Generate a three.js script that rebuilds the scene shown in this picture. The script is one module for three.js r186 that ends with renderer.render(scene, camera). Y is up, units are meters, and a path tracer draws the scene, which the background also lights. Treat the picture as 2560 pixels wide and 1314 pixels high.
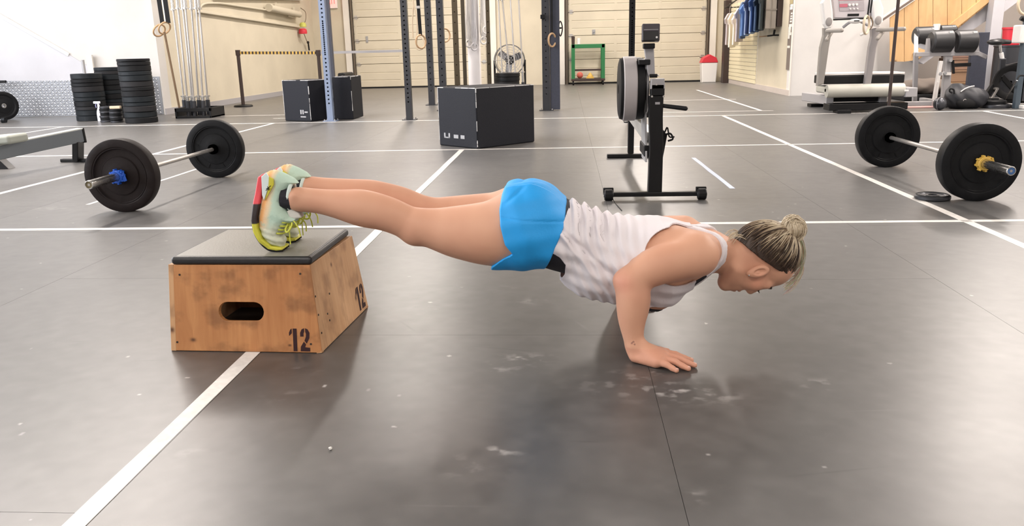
import * as THREE from 'three';
import { RoundedBoxGeometry } from 'three/addons/geometries/RoundedBoxGeometry.js';
import { mergeGeometries, mergeVertices, toCreasedNormals } from 'three/addons/utils/BufferGeometryUtils.js';
import { RectAreaLightUniformsLib } from 'three/addons/lights/RectAreaLightUniformsLib.js';

// ---------------------------------------------------------------- camera, light, exposure
const scene = new THREE.Scene();
scene.background = new THREE.Color(0x000000);
const renderer = new THREE.WebGLRenderer({ antialias: true });
renderer.toneMapping = THREE.LinearToneMapping;
renderer.toneMappingExposure = 1.8;
renderer.shadowMap.enabled = true;
RectAreaLightUniformsLib.init();

const W = 2560, H = 1314, F = 2050, CAM_H = 0.92;
const V = (x = 0, y = 0, z = 0) => new THREE.Vector3(x, y, z);
// world axes seen from the camera, found from the vanishing points of the floor tape
const dC = V(1417 - W / 2, H / 2 - 120, -F).normalize();
const rC = V(1, 0.006, 0); rC.z = -(rC.x * dC.x + rC.y * dC.y) / dC.z; rC.normalize();
const uC = V().crossVectors(rC, dC);
const camera = new THREE.PerspectiveCamera(2 * Math.atan(H / 2 / F) * 180 / Math.PI, W / H, 0.05, 100);
camera.position.set(0, CAM_H, 0);
camera.quaternion.setFromRotationMatrix(new THREE.Matrix4().makeBasis(
  V(rC.x, uC.x, -dC.x), V(rC.y, uC.y, -dC.y), V(rC.z, uC.z, -dC.z)));
camera.updateMatrixWorld();
scene.add(camera);
// pixel of the photograph -> direction -> the surface that the thing touches
function ray(x, y) { const v = V(x - W / 2, H / 2 - y, -F); return V(v.dot(rC), v.dot(uC), -v.dot(dC)); }
function G(x, y, Y = 0) { const v = ray(x, y), t = (Y - CAM_H) / v.y; return V(v.x * t, Y, v.z * t); }
function ZP(x, y, z) { const v = ray(x, y), t = z / v.z; return V(v.x * t, v.y * t + CAM_H, z); }
function XP(x, y, X) { const v = ray(x, y), t = X / v.x; return V(X, v.y * t + CAM_H, v.z * t); }

const CEIL = 5.2;
const LIGHT_NITS = 50, ADDED_WINDOW_NITS = 5;
// strips hang over the two sides of the hall and over its far end; the middle lane has none
const lightSpots = [[-8.6, -2.6], [-8.6, -7.0], [-5.2, -6.2], [-5.2, -9.2], [-3.2, -14.6], [-3.2, -18.8], [1.6, -14.6], [1.6, -18.8], [6.0, -5.2], [5.4, -9.6], [8.6, -9.0], [7.0, -12.9], [-8.2, 1.8], [-2.8, 1.8], [2.0, 1.8], [6.6, 1.8]];  // the row behind the camera and the strip by the stairs are added fill
for (const [x, z] of lightSpots) {
  const l = new THREE.RectAreaLight(0xfff3ea, LIGHT_NITS * (z > 0 ? 0.5 : 1), 0.34, 2.4);
  l.position.set(x, CEIL - 0.42, z); l.rotation.x = -Math.PI / 2; l.castShadow = true; scene.add(l);
}

// ---------------------------------------------------------------- random, noise
function rng(seed) { let s = seed >>> 0; return () => { s = (s + 0x6D2B79F5) >>> 0; let t = s; t = Math.imul(t ^ (t >>> 15), t | 1); t ^= t + Math.imul(t ^ (t >>> 7), t | 61); return ((t ^ (t >>> 14)) >>> 0) / 4294967296; }; }
const R0 = rng(20240611);
const rr = (a, b, r = R0) => a + (b - a) * r();
function hash2(x, y, s) { let h = Math.imul(x, 374761393) + Math.imul(y, 668265263) + Math.imul(s, 974634533); h = Math.imul(h ^ (h >>> 13), 1274126177); return ((h ^ (h >>> 16)) >>> 0) / 4294967296; }
function vnoise(x, y, per, s) {   // tileable value noise
  const xi = Math.floor(x), yi = Math.floor(y), fx = x - xi, fy = y - yi;
  const m = (a) => ((a % per) + per) % per, ux = fx * fx * (3 - 2 * fx), uy = fy * fy * (3 - 2 * fy);
  const x0 = m(xi), x1 = m(xi + 1), y0 = m(yi), y1 = m(yi + 1);
  const a = hash2(x0, y0, s), b = hash2(x1, y0, s), c = hash2(x0, y1, s), d = hash2(x1, y1, s);
  return a + (b - a) * ux + (c - a) * uy + (a - b - c + d) * ux * uy;
}
function fbm(x, y, per, s, oct = 4) { let v = 0, a = 0.5, t = 0; for (let i = 0; i < oct; i++) { v += a * vnoise(x, y, per, s + i); t += a; x *= 2; y *= 2; per *= 2; a *= 0.5; } return v / t; }
function tex(w, h, fn, { srgb = true, repeat } = {}) {
  const d = new Uint8Array(w * h * 4), c = [0, 0, 0];
  for (let y = 0; y < h; y++) for (let x = 0; x < w; x++) {
    fn(x / w, y / h, c); const i = (y * w + x) * 4;
    d[i] = Math.max(0, Math.min(255, c[0])); d[i + 1] = Math.max(0, Math.min(255, c[1])); d[i + 2] = Math.max(0, Math.min(255, c[2])); d[i + 3] = 255;
  }
  const t = new THREE.DataTexture(d, w, h, THREE.RGBAFormat);
  t.wrapS = t.wrapT = THREE.RepeatWrapping; t.magFilter = THREE.LinearFilter; t.minFilter = THREE.LinearMipmapLinearFilter; t.generateMipmaps = true;
  if (srgb) t.colorSpace = THREE.SRGBColorSpace;
  if (repeat) t.repeat.set(repeat[0], repeat[1]);
  t.needsUpdate = true; return t;
}
const sstep = (a, b, x) => { const t = Math.max(0, Math.min(1, (x - a) / (b - a))); return t * t * (3 - 2 * t); };
const mix = (a, b, t) => a + (b - a) * t;

// ---------------------------------------------------------------- geometry helpers
function prep(g) {
  g = g.index ? g.toNonIndexed() : g.clone();
  for (const k of Object.keys(g.attributes)) if (!['position', 'normal', 'uv', 'color'].includes(k)) g.deleteAttribute(k);
  if (!g.attributes.normal) g.computeVertexNormals();
  return g;
}
function boxUV(g) {   // uv in metres from the dominant axis of each face
  const p = g.attributes.position, n = g.attributes.normal, uv = new Float32Array(p.count * 2);
  for (let i = 0; i < p.count; i += 3) {
    let nx = 0, ny = 0, nz = 0;
    for (let k = 0; k < 3; k++) { nx += Math.abs(n.getX(i + k)); ny += Math.abs(n.getY(i + k)); nz += Math.abs(n.getZ(i + k)); }
    for (let k = 0; k < 3; k++) {
      const x = p.getX(i + k), y = p.getY(i + k), z = p.getZ(i + k); let a, b;
      if (ny >= nx && ny >= nz) { a = x; b = z; } else if (nx >= nz) { a = z; b = y; } else { a = x; b = y; }
      uv[(i + k) * 2] = a; uv[(i + k) * 2 + 1] = b;
    }
  }
  g.setAttribute('uv', new THREE.BufferAttribute(uv, 2)); return g;
}
function merge(list) {
  list = (Array.isArray(list) ? list.flat(9) : [list]).map(prep);
  const col = list.some((g) => g.attributes.color);
  for (const g of list) {
    if (col && !g.attributes.color) g.setAttribute('color', new THREE.BufferAttribute(new Float32Array(g.attributes.position.count * 3).fill(1), 3));
    g.deleteAttribute('uv');
  }
  return boxUV(list.length > 1 ? mergeGeometries(list, false) : list[0]);
}
const taken = {};
function numbered(name) { const k = taken[name] = (taken[name] ?? -1) + 1; return k ? `${name}_${String(k).padStart(3, '0')}` : name; }
function obj(name, geos, mat, parent) {
  const g = merge(geos), m = new THREE.Mesh(g, mat);
  m.castShadow = m.receiveShadow = true;
  if (parent) {
    m.name = name;
    let b = parent; while (b && !b.userData_base && b.parent && b.parent !== scene) b = b.parent;
    const base = b && b.userData_base; if (base) g.translate(-base.x, -base.y, -base.z);
    parent.add(m);
  } else { m.name = numbered(name); scene.add(m); }
  return m;
}
function tag(o, label, category, group) { o.userData.label = label; o.userData.category = category; if (group) o.userData.group = group; return o; }
// a Group at the thing's base; geometry handed to obj() for it is in world coordinates and is moved into the group's frame
function thing(name, label, category, base = V(), group) {
  const o = new THREE.Group(); o.name = numbered(name); o.position.copy(base); o.userData_base = base.clone(); scene.add(o);
  return tag(o, label, category, group);
}
function struct(name) { const o = new THREE.Group(); o.name = name; o.userData.kind = 'structure'; scene.add(o); return o; }
function structMesh(name, geos, mat) { const m = obj(name, geos, mat); m.userData.kind = 'structure'; return m; }
function copyOf(o, pos, turn, label, group) {
  const c = o.clone(); c.name = numbered(o.name.replace(/_\d{3}$/, '')); scene.add(c); c.position.copy(pos); c.rotation.y = turn || 0;
  c.userData = { ...o.userData }; if (label) c.userData.label = label; if (group) c.userData.group = group; return c;
}
const place = (g, x, y, z, rx = 0, ry = 0, rz = 0) => { if (rx) g.rotateX(rx); if (rz) g.rotateZ(rz); if (ry) g.rotateY(ry); return g.translate(x, y, z); };
function bx(x0, x1, y0, y1, z0, z1, r = 0) {
  const w = Math.abs(x1 - x0), h = Math.abs(y1 - y0), d = Math.abs(z1 - z0);
  const g = r ? new RoundedBoxGeometry(w, h, d, 2, Math.min(r, w / 2.01, h / 2.01, d / 2.01)) : new THREE.BoxGeometry(w, h, d);
  return g.translate((x0 + x1) / 2, (y0 + y1) / 2, (z0 + z1) / 2);
}
function beam(a, b, w, h, r = 0, up = V(0, 1, 0)) {   // a rectangular bar from a to b, w across, h along up
  const L = a.distanceTo(b), z = b.clone().sub(a).normalize(); if (up.y === 1 && Math.abs(z.y) > 0.9) up = V(0, 0, 1);   // upright bars: w along x, h along z
  const x = V().crossVectors(up, z); if (x.lengthSq() < 1e-6) x.set(1, 0, 0); x.normalize(); const y = V().crossVectors(z, x);
  const g = r ? new RoundedBoxGeometry(w, h, L, 2, Math.min(r, w / 2.01, h / 2.01)) : new THREE.BoxGeometry(w, h, L);
  return g.applyMatrix4(new THREE.Matrix4().makeBasis(x, y, z)).translate((a.x + b.x) / 2, (a.y + b.y) / 2, (a.z + b.z) / 2);
}
function rod(a, b, r0, r1 = r0, seg = 16, open = false) {
  const L = a.distanceTo(b), g = new THREE.CylinderGeometry(r1, r0, L, seg, 1, open);
  g.applyQuaternion(new THREE.Quaternion().setFromUnitVectors(V(0, 1, 0), b.clone().sub(a).normalize()));
  return g.translate((a.x + b.x) / 2, (a.y + b.y) / 2, (a.z + b.z) / 2);
}
function tube(pts, r, seg = 40, rad = 8, closed = false) { return new THREE.TubeGeometry(new THREE.CatmullRomCurve3(pts, closed), seg, r, rad, closed); }
function lathe(profile, seg = 48) { return new THREE.LatheGeometry(profile.map(([r, y]) => new THREE.Vector2(Math.max(r, 1e-4), y)), seg); }
function creased(g, a = 0.6) { return toCreasedNormals(g, a); }
// a profile turned about an axis through c; axis 'x' | 'y' | 'z'
function turned(profile, c, axis = 'y', seg = 48) {
  const g = creased(lathe(profile, seg), 0.5);
  if (axis === 'x') g.rotateZ(-Math.PI / 2); else if (axis === 'z') g.rotateX(Math.PI / 2);
  return g.translate(c.x, c.y, c.z);
}
function shapeOf(pts, holes = []) {
  const s = new THREE.Shape(pts.map(([x, y]) => new THREE.Vector2(x, y)));
  for (const h of holes) s.holes.push(new THREE.Path(h.map(([x, y]) => new THREE.Vector2(x, y))));
  return s;
}
function extr(pts, depth, { holes = [], bevel = 0, curve = 6 } = {}) {
  return new THREE.ExtrudeGeometry(shapeOf(pts, holes), { depth: depth - 2 * bevel, bevelEnabled: bevel > 0, bevelSize: bevel, bevelThickness: bevel, bevelOffset: -bevel, bevelSegments: 2, curveSegments: curve }).translate(0, 0, bevel);
}
function stadium(cx, cy, hw, hh, n = 10) {
  const o = []; for (let i = 0; i <= n; i++) { const a = -Math.PI / 2 + Math.PI * i / n; o.push([cx + hw - hh + hh * Math.cos(a), cy + hh * Math.sin(a)]); }
  for (let i = 0; i <= n; i++) { const a = Math.PI / 2 + Math.PI * i / n; o.push([cx - hw + hh + hh * Math.cos(a), cy + hh * Math.sin(a)]); } return o;
}
function circlePts(cx, cy, r, n = 8) { const o = []; for (let i = 0; i < n; i++) o.push([cx + r * Math.cos(2 * Math.PI * i / n), cy + r * Math.sin(2 * Math.PI * i / n)]); return o; }

// ---------------------------------------------------------------- signed distance shapes and their meshes
const smin = (a, b, k) => { const h = Math.max(k - Math.abs(a - b), 0) / k; return Math.min(a, b) - h * h * k * 0.25; };
const smax = (a, b, k) => -smin(-a, -b, k);
function sCap(x, y, z, a, b, r0, r1) {
  const dx = b.x - a.x, dy = b.y - a.y, dz = b.z - a.z, px = x - a.x, py = y - a.y, pz = z - a.z;
  let t = (px * dx + py * dy + pz * dz) / (dx * dx + dy * dy + dz * dz); t = t < 0 ? 0 : t > 1 ? 1 : t;
  const ex = px - dx * t, ey = py - dy * t, ez = pz - dz * t;
  return Math.sqrt(ex * ex + ey * ey + ez * ez) - (r0 + (r1 - r0) * t);
}
function sEll(x, y, z, cx, cy, cz, rx, ry, rz) {
  const a = (x - cx) / rx, b = (y - cy) / ry, c = (z - cz) / rz, k0 = Math.sqrt(a * a + b * b + c * c);
  const k1 = Math.sqrt(a * a / (rx * rx) + b * b / (ry * ry) + c * c / (rz * rz)); return k1 < 1e-9 ? -Math.min(rx, ry, rz) : k0 * (k0 - 1) / k1;
}
function sPoly(px, py, pts) {   // 2-D polygon
  let d = 1e9, s = 1; const n = pts.length;
  for (let i = 0, j = n - 1; i < n; j = i, i++) {
    const ex = pts[j][0] - pts[i][0], ey = pts[j][1] - pts[i][1], wx = px - pts[i][0], wy = py - pts[i][1];
    let t = (wx * ex + wy * ey) / (ex * ex + ey * ey); t = t < 0 ? 0 : t > 1 ? 1 : t; const bx_ = wx - ex * t, by = wy - ey * t; d = Math.min(d, bx_ * bx_ + by * by);
    const c1 = py >= pts[i][1], c2 = py < pts[j][1], c3 = ex * wy > ey * wx; if ((c1 && c2 && c3) || (!c1 && !c2 && !c3)) s = -s;
  }
  return s * Math.sqrt(d);
}
// surface nets with the vertices drawn onto the surface
function meshSDF(f, lo, hi, cell, color) {
  const nx = Math.ceil((hi.x - lo.x) / cell) + 1, ny = Math.ceil((hi.y - lo.y) / cell) + 1, nz = Math.ceil((hi.z - lo.z) / cell) + 1;
  const D = new Float32Array(nx * ny * nz), id = (i, j, k) => i + nx * (j + ny * k), B = 4;
  for (let k = 0; k < nz; k += B) for (let j = 0; j < ny; j += B) for (let i = 0; i < nx; i += B) {
    const c = f(lo.x + (i + 1.5) * cell, lo.y + (j + 1.5) * cell, lo.z + (k + 1.5) * cell), skip = Math.abs(c) > cell * 6.5;
    for (let kk = k; kk < Math.min(nz, k + B); kk++) for (let jj = j; jj < Math.min(ny, j + B); jj++) for (let ii = i; ii < Math.min(nx, i + B); ii++)
      D[id(ii, jj, kk)] = skip ? c : f(lo.x + ii * cell, lo.y + jj * cell, lo.z + kk * cell);
  }
  const vid = new Int32Array(nx * ny * nz).fill(-1), pos = [], nor = [], e = cell * 0.25;
  const grad = (x, y, z) => { const a = f(x + e, y, z) - f(x - e, y, z), b = f(x, y + e, z) - f(x, y - e, z), c = f(x, y, z + e) - f(x, y, z - e), l = Math.hypot(a, b, c) || 1; return [a / l, b / l, c / l]; };
  for (let k = 0; k < nz - 1; k++) for (let j = 0; j < ny - 1; j++) for (let i = 0; i < nx - 1; i++) {
    let m = 0; const v = [];
    for (let q = 0; q < 8; q++) { const d = D[id(i + (q & 1), j + ((q >> 1) & 1), k + (q >> 2))]; v.push(d); if (d < 0) m++; }
    if (m === 0 || m === 8) continue;
    let sx = 0, sy = 0, sz = 0, n = 0;
    for (let q = 0; q < 8; q++) for (const b of [1, 2, 4]) if (!(q & b)) {
      const d0 = v[q], d1 = v[q | b]; if ((d0 < 0) === (d1 < 0)) continue; const t = d0 / (d0 - d1);
      sx += (q & 1) + (b === 1 ? t : 0); sy += ((q >> 1) & 1) + (b === 2 ? t : 0); sz += (q >> 2) + (b === 4 ? t : 0); n++;
    }
    let x = lo.x + (i + sx / n) * cell, y = lo.y + (j + sy / n) * cell, z = lo.z + (k + sz / n) * cell, g;
    for (let it = 0; it < 2; it++) { g = grad(x, y, z); let d = f(x, y, z); d = Math.max(-cell * 0.5, Math.min(cell * 0.5, d)); x -= g[0] * d; y -= g[1] * d; z -= g[2] * d; }
    g = grad(x, y, z); vid[id(i, j, k)] = pos.length / 3; pos.push(x, y, z); nor.push(...g);
  }
  const ix = [], quad = (a, b, c, d, fl) => { if (a < 0 || b < 0 || c < 0 || d < 0) return; fl ? ix.push(a, c, b, a, d, c) : ix.push(a, b, c, a, c, d); };
  for (let k = 1; k < nz - 1; k++) for (let j = 1; j < ny - 1; j++) for (let i = 1; i < nx - 1; i++) {
    const d = D[id(i, j, k)] < 0;
    if (d !== D[id(i + 1, j, k)] < 0) quad(vid[id(i, j - 1, k - 1)], vid[id(i, j, k - 1)], vid[id(i, j, k)], vid[id(i, j - 1, k)], !d);
    if (d !== D[id(i, j + 1, k)] < 0) quad(vid[id(i - 1, j, k - 1)], vid[id(i - 1, j, k)], vid[id(i, j, k)], vid[id(i, j, k - 1)], !d);
    if (d !== D[id(i, j, k + 1)] < 0) quad(vid[id(i - 1, j - 1, k)], vid[id(i, j - 1, k)], vid[id(i, j, k)], vid[id(i - 1, j, k)], !d);
  }
  const g = new THREE.BufferGeometry();
  g.setAttribute('position', new THREE.Float32BufferAttribute(pos, 3)); g.setAttribute('normal', new THREE.Float32BufferAttribute(nor, 3));
  if (color) { const c = []; for (let i = 0; i < pos.length; i += 3) c.push(...color(pos[i], pos[i + 1], pos[i + 2], nor[i], nor[i + 1], nor[i + 2])); g.setAttribute('color', new THREE.Float32BufferAttribute(c, 3)); }
  g.setIndex(ix); return g;
}
// ---------------------------------------------------------------- materials
const std = (color, roughness = 0.6, metalness = 0, extra = {}) => new THREE.MeshStandardMaterial({ color, roughness, metalness, ...extra });
const phys = (o) => new THREE.MeshPhysicalMaterial(o);
const lin = (r, g, b) => new THREE.Color().setRGB(r, g, b);
const grainTex = tex(256, 256, (u, v, c) => { const n = 225 + 30 * fbm(u * 32, v * 32, 32, 5, 3); c[0] = c[1] = c[2] = n; }, { repeat: [2, 2] });
const grainBump = tex(256, 256, (u, v, c) => { c[0] = c[1] = c[2] = 255 * fbm(u * 64, v * 64, 64, 9, 3); }, { srgb: false, repeat: [4, 4] });
const paintTex = tex(512, 512, (u, v, c) => { const n = 236 + 19 * fbm(u * 6, v * 6, 6, 15, 5); c[0] = n; c[1] = n; c[2] = n - 1; }, { repeat: [0.4, 0.4] });
const steelTex = tex(256, 256, (u, v, c) => { const n = 190 + 60 * fbm(u * 8, v * 64, 64, 25, 3); c[0] = c[1] = c[2] = n; }, { srgb: false, repeat: [3, 3] });
const M = {
  beige: std(lin(0.62, 0.56, 0.44), 0.75, 0, { map: paintTex }),
  beigeDoor: std(lin(0.63, 0.57, 0.45), 0.55, 0, { map: paintTex }),
  white: std(lin(0.68, 0.66, 0.645), 0.7, 0, { map: paintTex }),
  coolWhite: std(lin(0.54, 0.535, 0.57), 0.5, 0, { map: paintTex }),
  warmWhite: std(lin(0.80, 0.76, 0.70), 0.7, 0, { map: paintTex }),
  greyWall: std(lin(0.55, 0.49, 0.45), 0.8, 0, { map: paintTex }),
  ceiling: std(lin(0.78, 0.77, 0.74), 0.85, 0, { map: paintTex }),
  black: phys({ color: lin(0.010, 0.010, 0.011), roughness: 0.5, specularIntensity: 0.45, map: grainTex }),
  blackGloss: phys({ color: lin(0.007, 0.007, 0.008), roughness: 0.3, specularIntensity: 0.6 }),
  blackMatte: phys({ color: lin(0.014, 0.014, 0.015), roughness: 0.8, specularIntensity: 0.4, bumpMap: grainBump, bumpScale: 0.0006 }),
  rubber: phys({ color: lin(0.008, 0.0085, 0.010), roughness: 0.5, specularIntensity: 0.4, map: grainTex, bumpMap: grainBump, bumpScale: 0.0003 }),
  rubberBrown: phys({ color: lin(0.014, 0.009, 0.0085), roughness: 0.55, specularIntensity: 0.4, map: grainTex, bumpMap: grainBump, bumpScale: 0.0003 }),
  foam: phys({ color: lin(0.010, 0.011, 0.016), roughness: 0.6, specularIntensity: 0.45, bumpMap: grainBump, bumpScale: 0.0008 }),
  foamWorn: std(lin(0.62, 0.62, 0.62), 0.7),
  darkSteel: std(lin(0.06, 0.062, 0.07), 0.42, 0.6, { roughnessMap: steelTex }),
  blueSteel: std(lin(0.20, 0.25, 0.36), 0.45, 0.2),
  greySteel: std(lin(0.34, 0.34, 0.35), 0.4, 0.3),
  chrome: std(lin(0.66, 0.65, 0.63), 0.3, 1, { roughnessMap: steelTex }),
  satin: std(lin(0.52, 0.50, 0.48), 0.42, 0.85, { roughnessMap: steelTex }),
  alu: std(lin(0.70, 0.71, 0.70), 0.36, 0.8, { roughnessMap: steelTex }),
  plateSteel: std(lin(0.62, 0.63, 0.65), 0.25, 0.9),
  plateSheet: std(lin(0.30, 0.31, 0.33), 0.4, 0.7),  // sheet darker than its bars; contrast of reflections is put into the colour
  greyPlastic: std(lin(0.34, 0.33, 0.34), 0.5),
  lightPlastic: std(lin(0.66, 0.64, 0.62), 0.5),
  palePlastic: std(lin(0.78, 0.76, 0.74), 0.45),
  tape: std(lin(0.83, 0.80, 0.76), 0.55, 0, { map: grainTex }),
  blueTape: std(lin(0.55, 0.62, 0.78), 0.55),
  green: std(lin(0.018, 0.15, 0.05), 0.4),
  red: std(lin(0.62, 0.03, 0.05), 0.45),
  yellow: std(lin(0.66, 0.42, 0.08), 0.45),
  yellowGreen: std(lin(0.55, 0.56, 0.12), 0.5),
  blue: std(lin(0.012, 0.10, 0.55), 0.4),
  ringWood: std(lin(0.52, 0.34, 0.19), 0.5),
  paleWood: std(lin(0.62, 0.50, 0.36), 0.6),
  brownStrap: std(lin(0.14, 0.09, 0.05), 0.8),
  darkBrown: std(lin(0.035, 0.02, 0.016), 0.6),
  vinyl: std(lin(0.02, 0.02, 0.022), 0.4, 0, { bumpMap: grainBump, bumpScale: 0.0003 }),
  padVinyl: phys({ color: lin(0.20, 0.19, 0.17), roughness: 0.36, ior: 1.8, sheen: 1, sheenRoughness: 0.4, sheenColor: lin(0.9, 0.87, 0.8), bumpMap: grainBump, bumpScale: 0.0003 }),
  navy: std(lin(0.045, 0.05, 0.075), 0.55, 0, { map: grainTex }),
  cotton: (r, g, b) => std(lin(r, g, b), 0.9, 0, { bumpMap: grainBump, bumpScale: 0.0004 }),
};
// pale pine and plywood
function woodTex(seed, a, b, knots, stainK = 0.22, w = 1024, h = 512) {
  const kn = []; const q = rng(seed); for (let i = 0; i < knots; i++) kn.push([q(), q(), 0.008 + 0.02 * q()]);
  return tex(w, h, (u, v, c) => {
    let wv = v + 0.02 * fbm(u * 3, v * 3, 3, seed, 3);
    for (const [kx, ky, kr] of kn) { const dx = (u - kx) * 0.8, dy = v - ky, d = Math.hypot(dx, dy); wv += 0.03 * Math.exp(-d * d / (kr * kr * 10)) * Math.sign(dy); }
    const gr = fbm(u * 4, wv * 64, 64, seed + 3, 4), broad = fbm(u * 3, wv * 6, 6, seed + 7, 3), st = fbm(u * 10, v * 10, 10, seed + 11, 5);
    let t = Math.max(0, Math.min(1, 0.5 * gr + 0.55 * broad)), dk = 0;
    for (const [kx, ky, kr] of kn) { const d = Math.hypot((u - kx) * 1.2, v - ky); dk = Math.max(dk, Math.exp(-d * d / (kr * kr * 0.35))); }
    const stain = sstep(0.45, 0.85, st) * stainK;
    for (let k = 0; k < 3; k++) c[k] = mix(mix(b[k], a[k], t), [70, 42, 24][k], Math.min(0.85, dk * 0.8 + stain));
  });
}
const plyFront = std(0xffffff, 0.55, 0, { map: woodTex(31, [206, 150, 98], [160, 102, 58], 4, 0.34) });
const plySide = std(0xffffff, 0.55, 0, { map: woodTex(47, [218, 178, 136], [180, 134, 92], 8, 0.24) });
plyFront.map.repeat.set(2.0, 1.6); plySide.map.repeat.set(1.5, 2.0); plySide.map.rotation = plyFront.map.rotation = Math.PI / 2;
const pine = std(0xffffff, 0.6, 0, { map: woodTex(63, [216, 180, 132], [190, 150, 102], 4, 0.08) }); pine.map.repeat.set(0.5, 0.6); pine.map.rotation = Math.PI / 2;

// ---------------------------------------------------------------- floor of rubber mats with tape lines
const floor = struct('floor');
obj('slab', bx(-11.5, 10.5, -0.16, -0.012, -23, 5), std(lin(0.05, 0.05, 0.05), 0.9), floor);
const NEAR = { x0: -3.424, x1: 3.896, z0: -7.2, z1: -0.4 };
const chalk = [];   // smudges of chalk at the places where the photograph shows them
{
  const q = rng(77), add = (px, py, rx, rz, s) => { const p = G(px, py); chalk.push([p.x, p.z, rx, rz, s]); };
  for (const [px, py, rx, s] of [[1250, 922, 0.05, 0.5], [1310, 892, 0.05, 0.6], [1300, 900, 0.09, 0.3], [1620, 926, 0.04, 0.8], [1690, 975, 0.07, 0.7], [1660, 985, 0.1, 0.35], [1610, 940, 0.12, 0.3], [2045, 958, 0.05, 0.8], [1800, 990, 0.06, 0.45],
    [1240, 1130, 0.05, 0.5], [1260, 1120, 0.03, 0.5], [1725, 1238, 0.04, 0.4], [750, 925, 0.05, 0.55], [720, 990, 0.07, 0.3], [1330, 752, 0.05, 0.5], [1255, 720, 0.04, 0.4], [1540, 960, 0.12, 0.25], [1180, 1165, 0.08, 0.3], [1440, 680, 0.05, 0.3],
    [1290, 420, 0.1, 0.4], [1430, 432, 0.08, 0.3], [470, 1130, 0.05, 0.15], [2350, 545, 0.08, 0.2], [1790, 538, 0.05, 0.4], [120, 520, 0.15, 0.3], [1060, 770, 0.06, 0.2]]) add(px, py, rx, rx * 0.6, s);
  for (let i = 0; i < 240; i++) chalk.push([rr(NEAR.x0, NEAR.x1, q), rr(NEAR.z0, NEAR.z1, q), 0.003 + 0.006 * q(), 0.003 + 0.006 * q(), -0.3 - 0.7 * q()]);
}
const scuffs = []; { const q = rng(91); for (let i = 0; i < 130; i++) scuffs.push([rr(NEAR.x0, NEAR.x1, q), rr(NEAR.z0, NEAR.z1, q), rr(-0.25, 0.25, q) + (q() < 0.25 ? 1.2 : 0), 0.05 + 0.3 * q(), 0.002 + 0.006 * q(), q() < 0.6 ? -1 : 1]); }
function rubberColor(base, warm) { return [base * (1 + warm), base, base * (1 - warm)]; }
const NT = 1536, nearData = new Float32Array(NT * NT);
for (let y = 0; y < NT; y++) for (let x = 0; x < NT; x++) {
  const u = x / NT, v = y / NT;
  nearData[y * NT + x] = 74 + 12 * (fbm(u * 6, v * 6, 6, 41, 5) - 0.5) + 18 * (fbm(u * 160, v * 160, 160, 43, 2) - 0.5) + 8 * (fbm(u * 40, v * 7, 40, 47, 3) - 0.5);
}
const toPix = (X, Z) => [(X - NEAR.x0) / (NEAR.x1 - NEAR.x0) * NT, (Z - NEAR.z0) / (NEAR.z1 - NEAR.z0) * NT];
for (const [X, Z, rx, rz, s] of chalk) {
  const [cx, cy] = toPix(X, Z), px = rx / (NEAR.x1 - NEAR.x0) * NT, py = rz / (NEAR.z1 - NEAR.z0) * NT, k = s < 0 ? 1.2 : 2.2;
  for (let y = Math.floor(cy - py * k); y <= cy + py * k; y++) for (let x = Math.floor(cx - px * k); x <= cx + px * k; x++) {
    if (x < 0 || y < 0 || x >= NT || y >= NT) continue; const d = Math.hypot((x - cx) / px, (y - cy) / py);
    if (s < 0) { if (d < 1) nearData[y * NT + x] += -s * 90; continue; }
    const n = fbm(x / 7, y / 6, 512, 53, 4), w = Math.exp(-d * d * 0.9) * sstep(0.5, 0.72, n) * s; nearData[y * NT + x] += 95 * w;
  }
}
for (const [X, Z, a, L, wd, sg] of scuffs) {
  const [cx, cy] = toPix(X, Z), s = NT / (NEAR.x1 - NEAR.x0), l = L * s / 2, w = Math.max(0.7, wd * s / 2), ca = Math.cos(a), sa = Math.sin(a), m = Math.ceil(l + w + 1);
  for (let y = Math.floor(cy - m); y <= cy + m; y++) for (let x = Math.floor(cx - m); x <= cx + m; x++) {
    if (x < 0 || y < 0 || x >= NT || y >= NT) continue; const t = (x - cx) * ca + (y - cy) * sa, o = -(x - cx) * sa + (y - cy) * ca;
    if (Math.abs(t) > l || Math.abs(o) > w * 2) continue; nearData[y * NT + x] += sg * 16 * (1 - Math.abs(t) / l) * Math.exp(-o * o / (w * w)) * (0.4 + 1.2 * fbm(x / 5, y / 5, 512, 59, 2));
  }
}
const nearTex = tex(NT, NT, (u, v, c) => { const d = nearData[Math.round(v * NT) * NT + Math.round(u * NT)]; c[0] = d * 1.02; c[1] = d; c[2] = d * 0.985; });
nearTex.wrapS = nearTex.wrapT = THREE.ClampToEdgeWrapping;
const matRough = tex(512, 512, (u, v, c) => { c[0] = c[1] = c[2] = 222 + 33 * fbm(u * 16, v * 16, 16, 61, 5); }, { srgb: false, repeat: [1, 1] });
const farTex = tex(512, 512, (u, v, c) => { const d = 74 + 12 * (fbm(u * 6, v * 6, 6, 71, 5) - 0.5) + 16 * (fbm(u * 90, v * 90, 90, 73, 2) - 0.5); c[0] = d * 1.02; c[1] = d; c[2] = d * 0.985; });
const FLOOR_ROUGH = 0.40;
const matNear = phys({ color: 0xffffff, map: nearTex, roughness: FLOOR_ROUGH, roughnessMap: matRough, specularIntensity: 1, ior: 1.8, sheen: 0.5, sheenRoughness: 0.42, sheenColor: lin(0.9, 0.85, 0.8) });
const matFar = phys({ color: 0xffffff, map: farTex, roughness: FLOOR_ROUGH, roughnessMap: matRough, specularIntensity: 1, ior: 1.8, sheen: 0.5, sheenRoughness: 0.42, sheenColor: lin(0.9, 0.85, 0.8) });
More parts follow.
